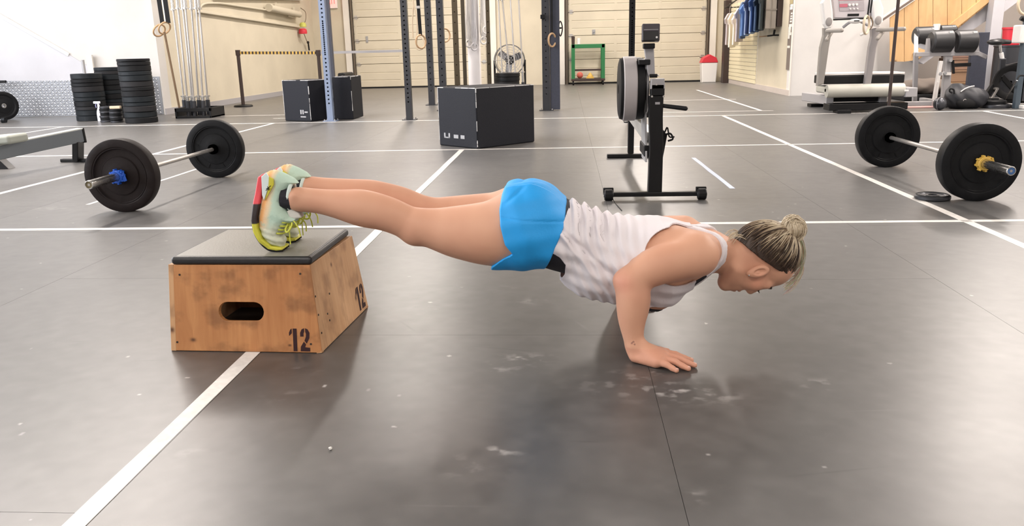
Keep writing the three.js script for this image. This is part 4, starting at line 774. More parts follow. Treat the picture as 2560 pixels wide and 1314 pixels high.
  const bodySoft = (x, y, z) => smin(smin(dTrunk(x, y, z), clavD(x, y, z), 0.04), smin(smin(trapD(x, y, z), trapFD(x, y, z), 0.03), neckD(x, y, z), 0.035), 0.04);
  const bodyArm = (x, y, z) => smin(bodySoft(x, y, z), smin(dArmN(x, y, z), dArmF(x, y, z), 0.02), 0.026);
  const folds = (x, y, z) => {
    const X0 = J(1490, 600, ZC).x, w = Math.exp(-(((x - X0) / 0.11) ** 2)), up = sstep(0.28, 0.5, y);
    let f = 0.0068 * w * (0.35 + up) * Math.sin(x * 190 + 6 * fbm(z * 7 + 9, y * 7 + 9, 256, 87, 2) + (y - 0.4) * 55);
    const q = x - 0.02 + (y - 0.32) * 0.75; f += 0.006 * Math.exp(-((q / 0.010) ** 2)) * sstep(0.20, 0.26, y) * (1 - sstep(0.40, 0.46, y));
    const q2 = x - 0.12 + (y - 0.32) * 0.5; f += 0.005 * Math.exp(-((q2 / 0.010) ** 2)) * (1 - sstep(0.38, 0.44, y)); const q3 = x - 0.075 + (y - 0.3) * 1.1; f -= 0.006 * Math.exp(-((q3 / 0.012) ** 2)) * (1 - sstep(0.40, 0.5, y));
    return f + 0.0015 * Math.sin(y * 120 + x * 30 + z * 20);
  };
  function tankOut(x, y, z) {
    let d = bodySoft(x, y, z) - 0.009;
    d = smin(d, sEll(x, y, z, bel.x, bel.y, bel.z, 0.115, 0.092, 0.155), 0.06); d = smin(d, sEll(x, y, z, bel2.x, bel2.y, bel2.z, 0.11, 0.075, 0.145), 0.05);
    return d - folds(x, y, z);
  }
  const bx0 = J(1622, 600, -2.5).x, bx1 = J(1700, 600, -2.55).x, neckX = J(1728, 560, ZC).x, frontX = J(1722, 740, ZC).x;
  function tank(x, y, z) {
    const o = tankOut(x, y, z); let d = Math.max(o, -(o + 0.007));
    d = Math.max(d, lerpT(shirtHem, y) - x);
    d = Math.max(d, -sEll(x, y, z, holeN.x, holeN.y, holeN.z, ...holeR), -sEll(x, y, z, holeN.x, holeN.y, 2 * ZC - holeN.z, ...holeR));
    d = Math.max(d, x - mix(frontX, neckX, sstep(0.22, 0.45, y)));
    const mid = J(1650, 640, ZC).y, wb = mix(0.24, 0.03, sstep(bx0, bx1, x)); if (y > mid) d = Math.max(d, Math.abs(z - ZC) - wb);
    const st = Math.min(dSt(x, y, z), dStF(x, y, z)); if (st < 0.02) { const skinD = body(x, y, z); d = Math.min(d, Math.max(st, skinD - 0.0065, -(skinD + 0.004))); }
    return d;
  }
  obj('tank_top', meshSDF(tank, V(-0.09, 0.12, -2.86), V(0.50, 0.56, -2.34), 0.0034), tankM, person).userData.label = 'loose white racerback tank top';
  const braC = [[1655, 722, -2.49], [1690, 718, -2.50], [1715, 706, -2.505], [1738, 692, -2.51], [1756, 680, -2.515]].map(([x, y, z]) => ({ p: onSkin(J(x, y, z)), r: 0.0105 })), dBra = gate(braC, 0.004);
  const bz = sp(1632, 766, -2.56);
  obj('sports_bra', meshSDF((x, y, z) => { const s = body(x, y, z); return Math.min(Math.max(dBra(x, y, z), s - 0.006, -(s + 0.004)), sEll(x, y, z, bz.x, bz.y, bz.z, 0.035, 0.012, 0.05)); }, V(0.2, 0.1, -2.7), V(0.46, 0.36, -2.42), 0.003), inkM, person).userData.label = 'black sports bra edge';
  // small things of the face
  const hairDark = std(lin(0.05, 0.03, 0.02), 0.6);
  for (const s of [-1, 1]) {
    obj('eyebrow', tube([hw(0.022, 0.0955, 0.014 * s), hw(0.027, 0.091, 0.032 * s), hw(0.023, 0.080, 0.050 * s)], 0.0028, 12, 6), hairDark, person);
    obj('eyelashes', [0.022, 0.027, 0.032, 0.037, 0.042].map((q) => tube([hw(-0.012, 0.088, q * s), hw(-0.014, 0.0935, q * s), hw(-0.013, 0.0985, q * s * 1.03)], 0.0012, 6, 4)), hairDark, person);
  }
  obj('earring', new THREE.SphereGeometry(0.003, 10, 8).translate(...hw(-0.050, 0.024, 0.085).toArray()), M.chrome, person);
  for (const [h, s] of [[hN, 1], [hF, -1]]) for (let i = 0; i < 4; i++) { const c = h.caps[i * 4 + 3], dr = c[1].clone().sub(c[0]).normalize(); const p = c[1].clone().addScaledVector(dr, 0.001); obj('fingernail', new THREE.SphereGeometry(1, 10, 6).scale(0.0062, 0.002, 0.005).rotateZ(-0.18).rotateY(Math.atan2(-dr.z, dr.x)).translate(p.x, p.y + 0.0062, p.z), std(lin(0.68, 0.40, 0.32), 0.3), person); }

  // ------------------------------------------------ hair drawn back to a bun
  {
    const cols = [[0.035, 0.020, 0.013], [0.12, 0.075, 0.045], [0.34, 0.26, 0.17], [0.56, 0.47, 0.34]], list = [];
    const line = (u, f) => 0.657 * u - 0.754 * f;
    const cap = (u, f, s, o) => sEll(u, f, s, 0.018, -0.016, 0, 0.098, 0.094, 0.076) - o;
    const hairCol = (u, f, s, k) => { const t = Math.max(0, Math.min(1, sstep(0.03, 0.15, line(u, f) + k * 0.065))); const a = t < 0.45 ? 0 : t < 0.75 ? 1 : 2, q = t < 0.45 ? t / 0.45 : t < 0.75 ? (t - 0.45) / 0.3 : (t - 0.75) / 0.25; return [0, 1, 2].map((i) => mix(cols[a][i], cols[a + 1][i], Math.min(1, q))); };
    const b0 = [0.098, -0.088, 0.0];
    list.push(meshSDF((x, y, z) => { const [u, f, s] = hl(x, y, z); const rip = 0.002 * Math.sin(Math.atan2(s, u - 0.1) * 34 + f * 60); let d = Math.max(cap(u, f, s, 0.010 + rip), 0.012 + 0.010 * Math.sin(s * 40) * 0.3 - line(u, f)); d = smin(d, sEll(u, f, s, b0[0] + 0.012, b0[1] - 0.004, b0[2], 0.037, 0.034, 0.038) + rip, 0.012); return d; },
      V(HC.x - 0.12, HC.y - 0.12, HC.z - 0.12), V(HC.x + 0.2, HC.y + 0.16, HC.z + 0.12), 0.0035, (x, y, z) => { const [u, f, s] = hl(x, y, z); return hairCol(u, f, s, (fbm(Math.atan2(s, u - 0.1) * 9 + 60, f * 14 + 60, 256, 95, 3) - 0.5) * 1.6); }));
    const q = rng(303), bunC = V(...b0);
    const strand = (pts, r0, r1, k, n = 14, fixed) => {
      const g = new THREE.TubeGeometry(new THREE.CatmullRomCurve3(pts.map((p) => hw(p.x, p.y, p.z))), n, 1, 4), P = g.attributes.position, N = g.attributes.normal, c = [];
      for (let i = 0; i < P.count; i++) { const t = Math.floor(i / 5) / n, r = mix(r0, r1, t) * Math.min(1, 4 * t + 0.3) - 1; P.setXYZ(i, P.getX(i) + N.getX(i) * r, P.getY(i) + N.getY(i) * r, P.getZ(i) + N.getZ(i) * r); const [u, f, s] = hl(P.getX(i), P.getY(i), P.getZ(i)); c.push(...(fixed || hairCol(u, f, s, k))); }
      g.setAttribute('color', new THREE.Float32BufferAttribute(c, 3)); list.push(g);
    };
    for (let i = 0; i < 420; i++) {   // from the hairline over the skull to the bun
      const a = (i / 420) * Math.PI * 2, th = a + rr(-0.02, 0.02, q), c = 0.014; let u0, f0, s0;
      // the rim of the cap: where line() = c on the ellipsoid
      const e1 = V(0.754, 0.657, 0), e2 = V(0, 0, 1), o = V(0.657, -0.754, 0).multiplyScalar(c + rr(0, 0.035, q)), dr = e1.clone().multiplyScalar(Math.cos(th)).add(e2.clone().multiplyScalar(Math.sin(th)));
      let rlo = 0, rhi = 0.2; for (let k = 0; k < 22; k++) { const m = (rlo + rhi) / 2, p = o.clone().addScaledVector(dr, m); if (cap(p.x, p.y, p.z, 0.010) < 0) rlo = m; else rhi = m; }
      const st = o.clone().addScaledVector(dr, rlo), en = bunC.clone().add(V(rr(-0.012, 0.012, q), rr(-0.012, 0.012, q), rr(-0.018, 0.018, q))), pts = [], lift = 0.0105 + 0.004 * q(), wob = rr(-0.006, 0.006, q);
      for (let k = 0; k <= 6; k++) { const p = st.clone().lerp(en, k / 6), cc = V(0.018, -0.016, 0), v = p.clone().sub(cc); let l = 0.02, hgh = 0.22; v.normalize(); for (let m = 0; m < 18; m++) { const md = (l + hgh) / 2; const w = cc.clone().addScaledVector(v, md); if (cap(w.x, w.y, w.z, lift) < 0) l = md; else hgh = md; } const sfc = cc.clone().addScaledVector(v, Math.max(l, k === 6 ? p.distanceTo(cc) : 0)); sfc.z += wob * Math.sin(k / 6 * Math.PI); pts.push(sfc); }
      strand(pts, 0.0013, 0.0022, rr(-0.9, 0.9, q));
    }
    for (let i = 0; i < 90; i++) {   // loops of the bun
      const a = q() * 6.28, r = 0.030 + 0.014 * q(), c = V(b0[0] + 0.014, b0[1] - 0.002, 0), t1 = V(Math.cos(a) * 0.5, Math.sin(a), rr(-0.6, 0.6, q)).normalize(), t2 = V(-Math.sin(a), Math.cos(a) * 0.7, rr(-1, 1, q)).normalize(), pts = [];
      for (let k = 0; k <= 5; k++) { const w = -1.6 + k * 0.64; pts.push(c.clone().addScaledVector(t1, r * Math.cos(w)).addScaledVector(t2, r * Math.sin(w))); }
      strand(pts, 0.0014, 0.0014, rr(-0.2, 1.2, q), 10);
    }
    for (let i = 0; i < 70; i++) {   // loose ends that hang from the bun down past the forehead, far side
      const L = 0.4 + 0.6 * q(), s = -0.02 - 0.045 * q(), pts = [V(b0[0] + 0.02, b0[1] - 0.01, s * 0.3), V(0.135 + 0.012 * q(), -0.06, s), V(0.140 + 0.014 * q(), 0.0, s), V(0.128 + 0.02 * q() * L, 0.055 * L + 0.02, s), V(0.100 + 0.02 * q(), 0.115 * L + 0.01, s + rr(-0.01, 0.01, q)), V(0.082 + 0.012 * q(), 0.128 * L + 0.02 * q(), s)];
      strand(pts, 0.0015, 0.0006, 1.5, 16, [0.60, 0.51, 0.37].map((v) => v * rr(0.75, 1.15, q)));
    }
    for (let i = 0; i < 26; i++) {   // wisps at the nape
      const s = rr(-0.05, 0.05, q); strand([V(-0.035, -0.075, s), V(-0.06 - 0.02 * q(), -0.088 - 0.01 * q(), s), V(-0.085 - 0.03 * q(), -0.080 + 0.02 * q(), s + rr(-0.01, 0.01, q))], 0.0012, 0.0005, 1, 8, [0.55, 0.46, 0.33]);
    }
    obj('hair', list, phys({ color: 0xffffff, vertexColors: true, roughness: 0.42, specularIntensity: 0.8 }), person).userData.label = 'dark blond streaked hair tied in a bun with loose ends';
    obj('hair_tie', new THREE.TorusGeometry(0.022, 0.005, 8, 24).rotateX(Math.PI / 2).rotateZ(-0.7).translate(...hw(b0[0] - 0.004, b0[1] + 0.012, 0).toArray()), M.blackMatte, person);
  }

  // ------------------------------------------------ shoes on the box
  function shoe(dz, label) {
    const z0 = -2.535, W0 = 0.043, Q = (x, y) => { const p = J(x, y, z0); return [p.x, p.y]; }, dyb = BOX_TOP + 0.004;
    const up = [[664, 441], [676, 433], [692, 431], [714, 440], [736, 452], [748, 464], [730, 472], [717, 488], [713, 508], [719, 530], [730, 545], [746, 551], [742, 560], [722, 562], [711, 574], [704, 588], [712, 602], [715, 614], [708, 623], [684, 619], [664, 599], [654, 572], [652, 545], [657, 500]].map(([x, y]) => Q(x, y));
    const so = [[654, 446], [666, 438], [668, 446], [661, 500], [655, 545], [657, 572], [667, 597], [687, 616], [715, 621], [716, 626], [700, 628], [680, 624], [660, 606], [646, 580], [641, 552], [644, 505]].map(([x, y]) => Q(x, y));
    const lowY = Math.min(...so.map((p) => p[1])), lift = dyb - lowY; for (const p of [...up, ...so]) p[1] += lift;
    const wid = (y) => { const t = (y - dyb) / 0.24; return W0 * (0.72 + 0.28 * sstep(0.0, 0.2, t)) * (1 - 0.30 * sstep(0.45, 0.85, t)); };
    const bodyU = (x, y, z) => { const d2 = sPoly(x, y, up), dz_ = Math.abs(z - z0) - wid(y), k = 0.03; const a = Math.max(d2 + k, 0), b = Math.max(dz_ + k, 0); return Math.min(Math.max(d2 + k, dz_ + k), 0) + Math.hypot(a, b) - k; };
    const bodyS = (x, y, z) => { const d2 = sPoly(x, y, so), dz_ = Math.abs(z - z0) - wid(y) - 0.004, k = 0.005; const a = Math.max(d2 + k, 0), b = Math.max(dz_ + k, 0); return Math.min(Math.max(d2 + k, dz_ + k), 0) + Math.hypot(a, b) - k; };
    
    const pA = Q(700, 438), pB = Q(655, 590), mint = [0.50, 0.66, 0.55], orange = [0.82, 0.42, 0.16], peach = [0.80, 0.62, 0.40], yel = [0.62, 0.60, 0.06], cream = [0.66, 0.70, 0.56];
    const uc = (x, y) => {   // dyed bands run up the heel
      const q = J(0, 0, z0), t = (y - dyb) / 0.24, sx = (x - up[22][0]) / 0.1, e = sx + (t - 0.5) * -0.55; let c = mint; const n = 0.12 * (fbm(x * 60 + 30, y * 60 + 30, 256, 101, 3) - 0.5);
      const w = e + n; if (w < 0.12) c = peach; else if (w < 0.36) c = [0, 1, 2].map((i) => mix(orange[i], peach[i], sstep(0.2, 0.36, w))); else if (w < 0.5) c = [0, 1, 2].map((i) => mix(peach[i], mint[i], (w - 0.36) / 0.14));
      if (t < 0.42) c = [0, 1, 2].map((i) => mix(c[i], cream[i], sstep(0.42, 0.25, t))); if (t > 0.2 && t < 0.5 && n > 0.02) c = [0, 1, 2].map((i) => mix(c[i], 0.9 * [0.42, 0.60, 0.5][i], 0.5)); return c;
    };
    const LO = V(-1.06, dyb - 0.02, z0 - 0.08), HI = V(-0.78, dyb + 0.28, z0 + 0.08);
    const knit = (c) => phys({ color: 0xffffff, vertexColors: true, roughness: 0.75, bumpMap: grainBump, bumpScale: 0.0006 });
    // the opening for the foot
    const op = J(738, 496, z0); op.y += lift;
    const U = obj('running_shoe', meshSDF((x, y, z) => smax(bodyU(x, y, z) + 0.0018 * Math.sin(y * 300 + x * 120) * sstep(dyb + 0.10, dyb + 0.03, y), -sEll(x, y, z, op.x + 0.006, op.y, op.z, 0.035, 0.038, 0.034), 0.004), LO, HI, 0.0035, uc), knit(), person); U.name = 'running_shoe'; U.userData.label = label;
    const c1 = Q(652, 512)[1] + lift, c2 = Q(645, 560)[1] + lift;
    const so_ = obj('midsole', meshSDF(bodyS, LO, HI, 0.0035, (x, y) => (y > c1 ? [0.80, 0.09, 0.11] : y > c2 ? [0.03, 0.02, 0.02] : yel)), phys({ color: 0xffffff, vertexColors: true, roughness: 0.5 }), U); so_.userData.label = 'red, black and yellow foam sole';
    const os = [[641, 552], [646, 580], [660, 606], [680, 624], [700, 628], [716, 626]].map(([x, y]) => { const p = Q(x, y); return V(p[0] - 0.001, p[1] + lift, z0); });
    obj('outsole', [-0.03, -0.015, 0, 0.015, 0.03].map((o) => tube(os.map((p) => V(p.x, p.y, p.z + o)), 0.0042, 24, 6)), M.blackMatte, U);
    // padded collar, heel counter, tongue, laces
    const col = []; for (let i = 0; i < 20; i++) { const a = i / 20 * Math.PI * 2; col.push(V(op.x - 0.012 + 0.012 * Math.sin(a) * 0.6, op.y + 0.041 * Math.sin(a), op.z + 0.034 * Math.cos(a))); }
    obj('collar', tube(col, 0.0065, 48, 8, true), cloth(0.62, 0.72, 0.68), U);
    const hcs = [[664, 444], [676, 434], [684, 446], [682, 470], [671, 503], [666, 490]].map(([x, y]) => { const p = Q(x, y); return [p[0], p[1] + lift]; });
    for (const s of [-1, 1]) { const hp = obj('heel_counter', extr(hcs, 0.006, { bevel: 0.002 }).translate(0, 0, z0 + s * 0.0345 - 0.003), std(lin(0.72, 0.82, 0.82), 0.35), U);
      const yp = [[683, 444], [694, 450], [695, 464], [674, 502], [682, 472]].map(([x, y]) => { const p = Q(x, y); return [p[0], p[1] + lift]; }); obj('heel_patch', extr(yp, 0.006, { bevel: 0.0015 }).translate(0, 0, z0 + s * 0.035 - 0.003), std(lin(0.60, 0.55, 0.05), 0.5), U);
      const mk = [[[676, 478], [688, 466]], [[680, 468], [684, 478]], [[677, 473], [687, 474]]].map(([a, b]) => { const p = Q(...a), r = Q(...b); return beam(V(p[0], p[1] + lift, z0 + s * 0.0385), V(r[0], r[1] + lift, z0 + s * 0.0385), 0.0016, 0.0016); }); obj('mark', mk, M.black, U); }
    const tg = [[722, 532], [735, 524], [752, 536], [758, 548], [742, 552], [728, 548]].map(([x, y]) => { const p = Q(x, y); return [p[0], p[1] + lift]; });
    obj('tongue', extr(tg, 0.044, { bevel: 0.006 }).translate(0, 0, z0 - 0.022), cloth(0.66, 0.66, 0.62), U);
    const lp = (x, y, o) => { const p = Q(x, y); return V(p[0], p[1] + lift, z0 + o); }, lace = [];
    for (let i = 0; i < 5; i++) { const x = 724 - i * 4.2, y = 548 + i * 9; lace.push(tube([lp(x - 6, y, 0.036), lp(x + 3, y + 2, 0.026), lp(x + 6, y + 4, 0), lp(x + 3, y + 2, -0.026), lp(x - 6, y, -0.036)], 0.0028, 20, 6)); }
    for (const s of [-1, 1]) lace.push(tube([lp(728, 552, 0.01 * s), lp(738, 562, 0.03 * s), lp(730, 580, 0.042 * s), lp(722, 576, 0.03 * s), lp(728, 556, 0.012 * s)], 0.0034, 28, 6), tube([lp(729, 553, 0.012 * s), lp(744, 556, 0.03 * s), lp(756, 572, 0.036 * s), lp(759, 590, 0.03 * s)], 0.0022, 20, 6));
    lace.push(tube([lp(728, 556, 0.014), lp(731, 585, 0.026), lp(734, 612, 0.028)], 0.002, 16, 6));
    obj('laces', lace, std(lin(0.62, 0.66, 0.10), 0.8), U).userData.label = 'yellow laces tied in a bow';
    U.position.z += dz; return U;
  }
  shoe(0.0, 'bright yellow, mint and orange running shoe standing on its toe');
  shoe(-0.13, 'bright running shoe half hidden behind its twin');
  // socks belong to the feet
  for (const [px, py, z] of [[727, 496, -2.53], [757, 468, -2.665]]) { const c = J(px, py, z); obj('ankle_sock', turned([[0.026, -0.03], [0.034, -0.026], [0.0355, 0.0], [0.0350, 0.014], [0.033, 0.017], [0.03, 0.016]], V(), 'x', 28).rotateZ(-0.12).translate(c.x, c.y, c.z), inkM, person); }
}
// ---------------------------------------------------------------- stacks of bumper plates by the left wall
{
  const geoFor = (T) => merge(turned([[0.026, 0], [0.05, 0], [0.06, 0.004], [0.16, 0.004], [0.17, 0], [0.217, 0], [0.225, 0.007], [0.225, T - 0.007], [0.217, T], [0.17, T], [0.16, T - 0.004], [0.06, T - 0.004], [0.05, T], [0.026, T], [0.026, 0]], V(), 'y', 40));
  const ring = (T) => merge(turned([[0.0255, -0.0005], [0.036, -0.0005], [0.036, T + 0.0005], [0.0255, T + 0.0005], [0.0255, -0.0005]], V(), 'y', 20)), cache = {};
  const kinds = [M.rubber, phys({ color: lin(0.010, 0.013, 0.016), roughness: 0.42, specularIntensity: 0.5 }), phys({ color: lin(0.014, 0.014, 0.016), roughness: 0.55, specularIntensity: 0.5 })];
  const ord = ['bottom', 'second', 'third', 'fourth', 'fifth', 'sixth', 'seventh', 'eighth', 'ninth', 'tenth', 'eleventh', 'twelfth', 'thirteenth', 'fourteenth', 'fifteenth'];
  function stack(c, list, seed, where) {
    const q = rng(seed); let y = 0.001;
    list.forEach((T, i) => {
      cache[T] ??= [geoFor(T), ring(T)];
      const g = new THREE.Group(); g.name = numbered('bumper_plate'); g.position.set(c.x + rr(-0.006, 0.006, q), y, c.z + rr(-0.006, 0.006, q)); g.rotation.y = q() * 6; scene.add(g);
      const nm = i === list.length - 1 ? 'topmost' : ord[i]; tag(g, `black rubber bumper plate, ${nm === 'topmost' ? nm : nm === 'bottom' ? 'lowest' : nm + ' from the floor'} in ${where}`, 'weight plate', 'bumper plates stacked by the white wall');
      const m = new THREE.Mesh(cache[T][0], kinds[Math.floor(q() * 3)]); m.name = 'disc'; const r = new THREE.Mesh(cache[T][1], M.satin); r.name = 'hub_ring'; for (const o of [m, r]) { o.castShadow = o.receiveShadow = true; g.add(o); }
      y += T + 0.0012;
    });
    return y;
  }
  const s1 = G(214, 303), s3 = G(342, 308); s1.z -= 0.2; s3.z -= 0.15; const s2 = V(ZP(284, 250, s1.z - 0.46).x, 0, s1.z - 0.46);
  const h1 = stack(V(s1.x, 0, s1.z), [0.08, 0.08, 0.055, 0.08, 0.055, 0.08, 0.08, 0.055, 0.055, 0.08], 11, 'the stack with the upright pipe');
  const h2 = stack(s2, [0.08, 0.08, 0.08, 0.055, 0.08, 0.055, 0.08, 0.08, 0.08, 0.055, 0.055], 12, 'the rear stack behind the spray bottle');
  stack(V(s3.x, 0, s3.z), [0.08, 0.08, 0.08, 0.055, 0.08, 0.08, 0.055, 0.08, 0.08, 0.055, 0.08, 0.055, 0.04], 13, 'the tallest stack');
  // pipe standing in the first stack, pale batten behind it
  const p0 = ZP(207, 150, s1.z), t = thing('pipe', 'grey steel pipe standing up out of a stack of black plates', 'pipe', V(s1.x - 0.02, h1 - 0.1, s1.z));
  obj('pipe_wall', turned([[0.02, 0], [0.024, 0], [0.024, p0.y - h1 + 0.1], [0.02, p0.y - h1 + 0.1], [0.02, 0]], V(s1.x - 0.02, h1 - 0.098, s1.z), 'y', 20), M.greySteel, t);
  const bt = ZP(220, 137, ZW + 0.1); tag(obj('batten', bx(bt.x - 0.05, bt.x + 0.05, 0.0, bt.y, ZW + 0.05, ZW + 0.09, 0.004), M.warmWhite), 'pale flat batten leaning upright on the white wall behind the plate stacks', 'batten');
  // spray bottle
  const sb = G(252, 303), S = thing('spray_bottle', 'white plastic spray bottle with trigger beside the plate stacks', 'bottle', V(sb.x, 0, sb.z)), by = (r, y) => [r, y];
  obj('bottle', turned([by(0.0001, 0.001), by(0.036, 0.001), by(0.04, 0.008), by(0.04, 0.12), by(0.036, 0.15), by(0.018, 0.20), by(0.015, 0.225), by(0.0001, 0.225)], V(sb.x, 0, sb.z), 'y', 28), std(lin(0.80, 0.80, 0.88), 0.35), S);
  const tr = obj('spray_head', [bx(sb.x - 0.07, sb.x + 0.03, 0.265, 0.30, sb.z - 0.016, sb.z + 0.016, 0.008), rod(V(sb.x, 0.222, sb.z), V(sb.x, 0.27, sb.z), 0.018, 0.013)], std(lin(0.82, 0.82, 0.92), 0.4), S);
  obj('trigger', tube([V(sb.x - 0.03, 0.268, sb.z), V(sb.x - 0.045, 0.24, sb.z), V(sb.x - 0.04, 0.205, sb.z)], 0.007, 12, 8), std(lin(0.25, 0.25, 0.42), 0.4), tr);
  // two little heaps of change plates
  const small = merge(turned([[0.025, 0], [0.085, 0], [0.09, 0.005], [0.09, 0.027], [0.085, 0.032], [0.025, 0.032], [0.025, 0]], V(), 'y', 32));
  const heap = (c, n, q, where) => { let y = 0.001; for (let i = 0; i < n; i++) { const m = new THREE.Mesh(small, i % 2 ? M.rubber : M.darkSteel); m.castShadow = m.receiveShadow = true; m.name = numbered('change_plate'); m.position.set(c.x + rr(-0.012, 0.012, q), y, c.z + rr(-0.012, 0.012, q)); scene.add(m); tag(m, `small black change plate, ${i === 0 ? 'lowest' : i === n - 1 ? 'topmost' : ord[i] + ' from the floor'} in ${where}`, 'weight plate', 'change plates in small heaps'); y += 0.0335; } return y; };
  const q = rng(14), c1 = G(268, 305), c2 = G(294, 306); heap(c1, 7, q, 'the heap beside the spray bottle'); const yt = heap(c2, 6, q, 'the heap under the wooden block');
  tag(obj('wooden_block', new RoundedBoxGeometry(0.15, 0.04, 0.07, 2, 0.006).rotateY(0.15).translate(c2.x, yt + 0.021, c2.z), M.paleWood), 'pale wooden block lying on a heap of change plates', 'block');
  // a plate on edge and a dumbbell at the edge of the picture
  const e = G(14, 300), et = thing('bumper_plate', 'black bumper plate standing on edge against the tread plate wall', 'weight plate', V(e.x, 0, e.z));
  obj('disc', turned(plateProfile(0.225, 0.08), V(), 'z', 56).rotateY(0.95).rotateX(-0.05).translate(e.x, 0.228, e.z), M.rubber, et);
  obj('hub_ring', turned([[0.0255, -0.041], [0.036, -0.041], [0.036, 0.041], [0.0255, 0.041], [0.0255, -0.041]], V(), 'z', 24).rotateY(0.95).rotateX(-0.05).translate(e.x, 0.228, e.z), M.satin, et);
  const d = G(10, 306), D = thing('dumbbell', 'small black hexagonal dumbbell on the floor before the plate standing on edge', 'dumbbell', V(d.x, 0, d.z));
  obj('grip', rod(V(d.x - 0.08, 0.045, d.z + 0.12), V(d.x + 0.08, 0.045, d.z + 0.12), 0.015), M.satin, D); for (const s of [-1, 1]) obj('head', rod(V(d.x + s * 0.06, 0.045, d.z + 0.12), V(d.x + s * 0.12, 0.045, d.z + 0.12), 0.045, 0.045, 6), M.rubber, D);
  const rb = ZP(0, 204, ZW + 0.2), rb2 = ZP(15, 204, ZW + 0.2); const rk = thing('plate_rack', 'dark steel storage arm on the white wall above the plate on edge', 'rack', V(rb2.x, rb.y, ZW)); obj('arm', [rod(V(rb.x - 0.5, rb.y, ZW + 0.2), V(rb2.x, rb.y, ZW + 0.2), 0.02)], M.black, rk); obj('bracket', [bx(rb.x - 0.5, rb.x - 0.42, rb.y - 0.06, rb.y + 0.06, ZW + 0.002, ZW + 0.2)], M.black, rk);
}

// ---------------------------------------------------------------- barbells stored upright
function uprightBar(foot, top, nameLabel, group, low = 0.44) {   // a barbell with its lower sleeve in a holder
  const dir = top.clone().sub(foot).normalize(), P = (s) => foot.clone().addScaledVector(dir, s), t = thing('barbell', nameLabel, 'barbell', foot, group);
  obj('shaft', rod(P(low), P(low + 1.31), 0.0145, 0.0145, 12), M.satin, t);
  for (const [a, b] of [[0.02, low - 0.01], [low + 1.32, low + 1.73]]) obj('sleeve', rod(P(a), P(b), 0.0255, 0.0255, 16), M.chrome, t);
  for (const a of [low - 0.01, low + 1.305]) obj('collar_flange', rod(P(a), P(a + 0.02), 0.042, 0.042, 20), M.chrome, t);
  return t;
}
{
  const z = -12.75, b0 = ZP(488, 262, z), y = 0.16, base = V(ZP(490, 290, z).x, 0, z);
  const T = thing('bar_holder', 'low black steel holder with sockets for upright barbells by the beige wall', 'rack', base);
  const x0 = ZP(452, 270, z).x, x1 = ZP(541, 270, z).x;
  obj('tray', [bx(x0, x1, 0.0, 0.03, z - 0.3, z + 0.22, 0.006), bx(x0, x1, 0.10, 0.155, z + 0.19, z + 0.22, 0.005), bx(x0, x1, 0.10, 0.155, z - 0.3, z - 0.27, 0.005), bx(x1 - 0.03, x1, 0.0, 0.155, z - 0.3, z + 0.22, 0.005), bx(x0, x0 + 0.03, 0.0, 0.155, z - 0.3, z + 0.22, 0.005)], M.black, T);
  const pos = [[430, 0, 460, 250, -0.16], [443, 0, 470, 262, 0.12], [455, 0, 480, 248, -0.05], [462, 0, 486, 268, 0.14], [477, 0, 497, 252, -0.1], [489, 0, 508, 258, 0.1], [496, 0, 519, 250, -0.12]];
  pos.forEach(([ax, ay, bx_, by, dz], i) => {
    const f = ZP(bx_, by, z + dz), a = ZP(ax, ay, z + dz), dir = a.clone().sub(f).normalize(), foot = f.clone().addScaledVector(dir, -(f.y - 0.06) / dir.y);
    obj('socket', rod(foot.clone().setY(0.03), foot.clone().addScaledVector(dir, 0.2), 0.034, 0.034, 16), M.darkSteel, T);
    uprightBar(foot, foot.clone().addScaledVector(dir, 2.2), 'steel barbell stored upright in the low holder by the beige wall', 'barbells upright by the beige wall', 0.26);
  });
}
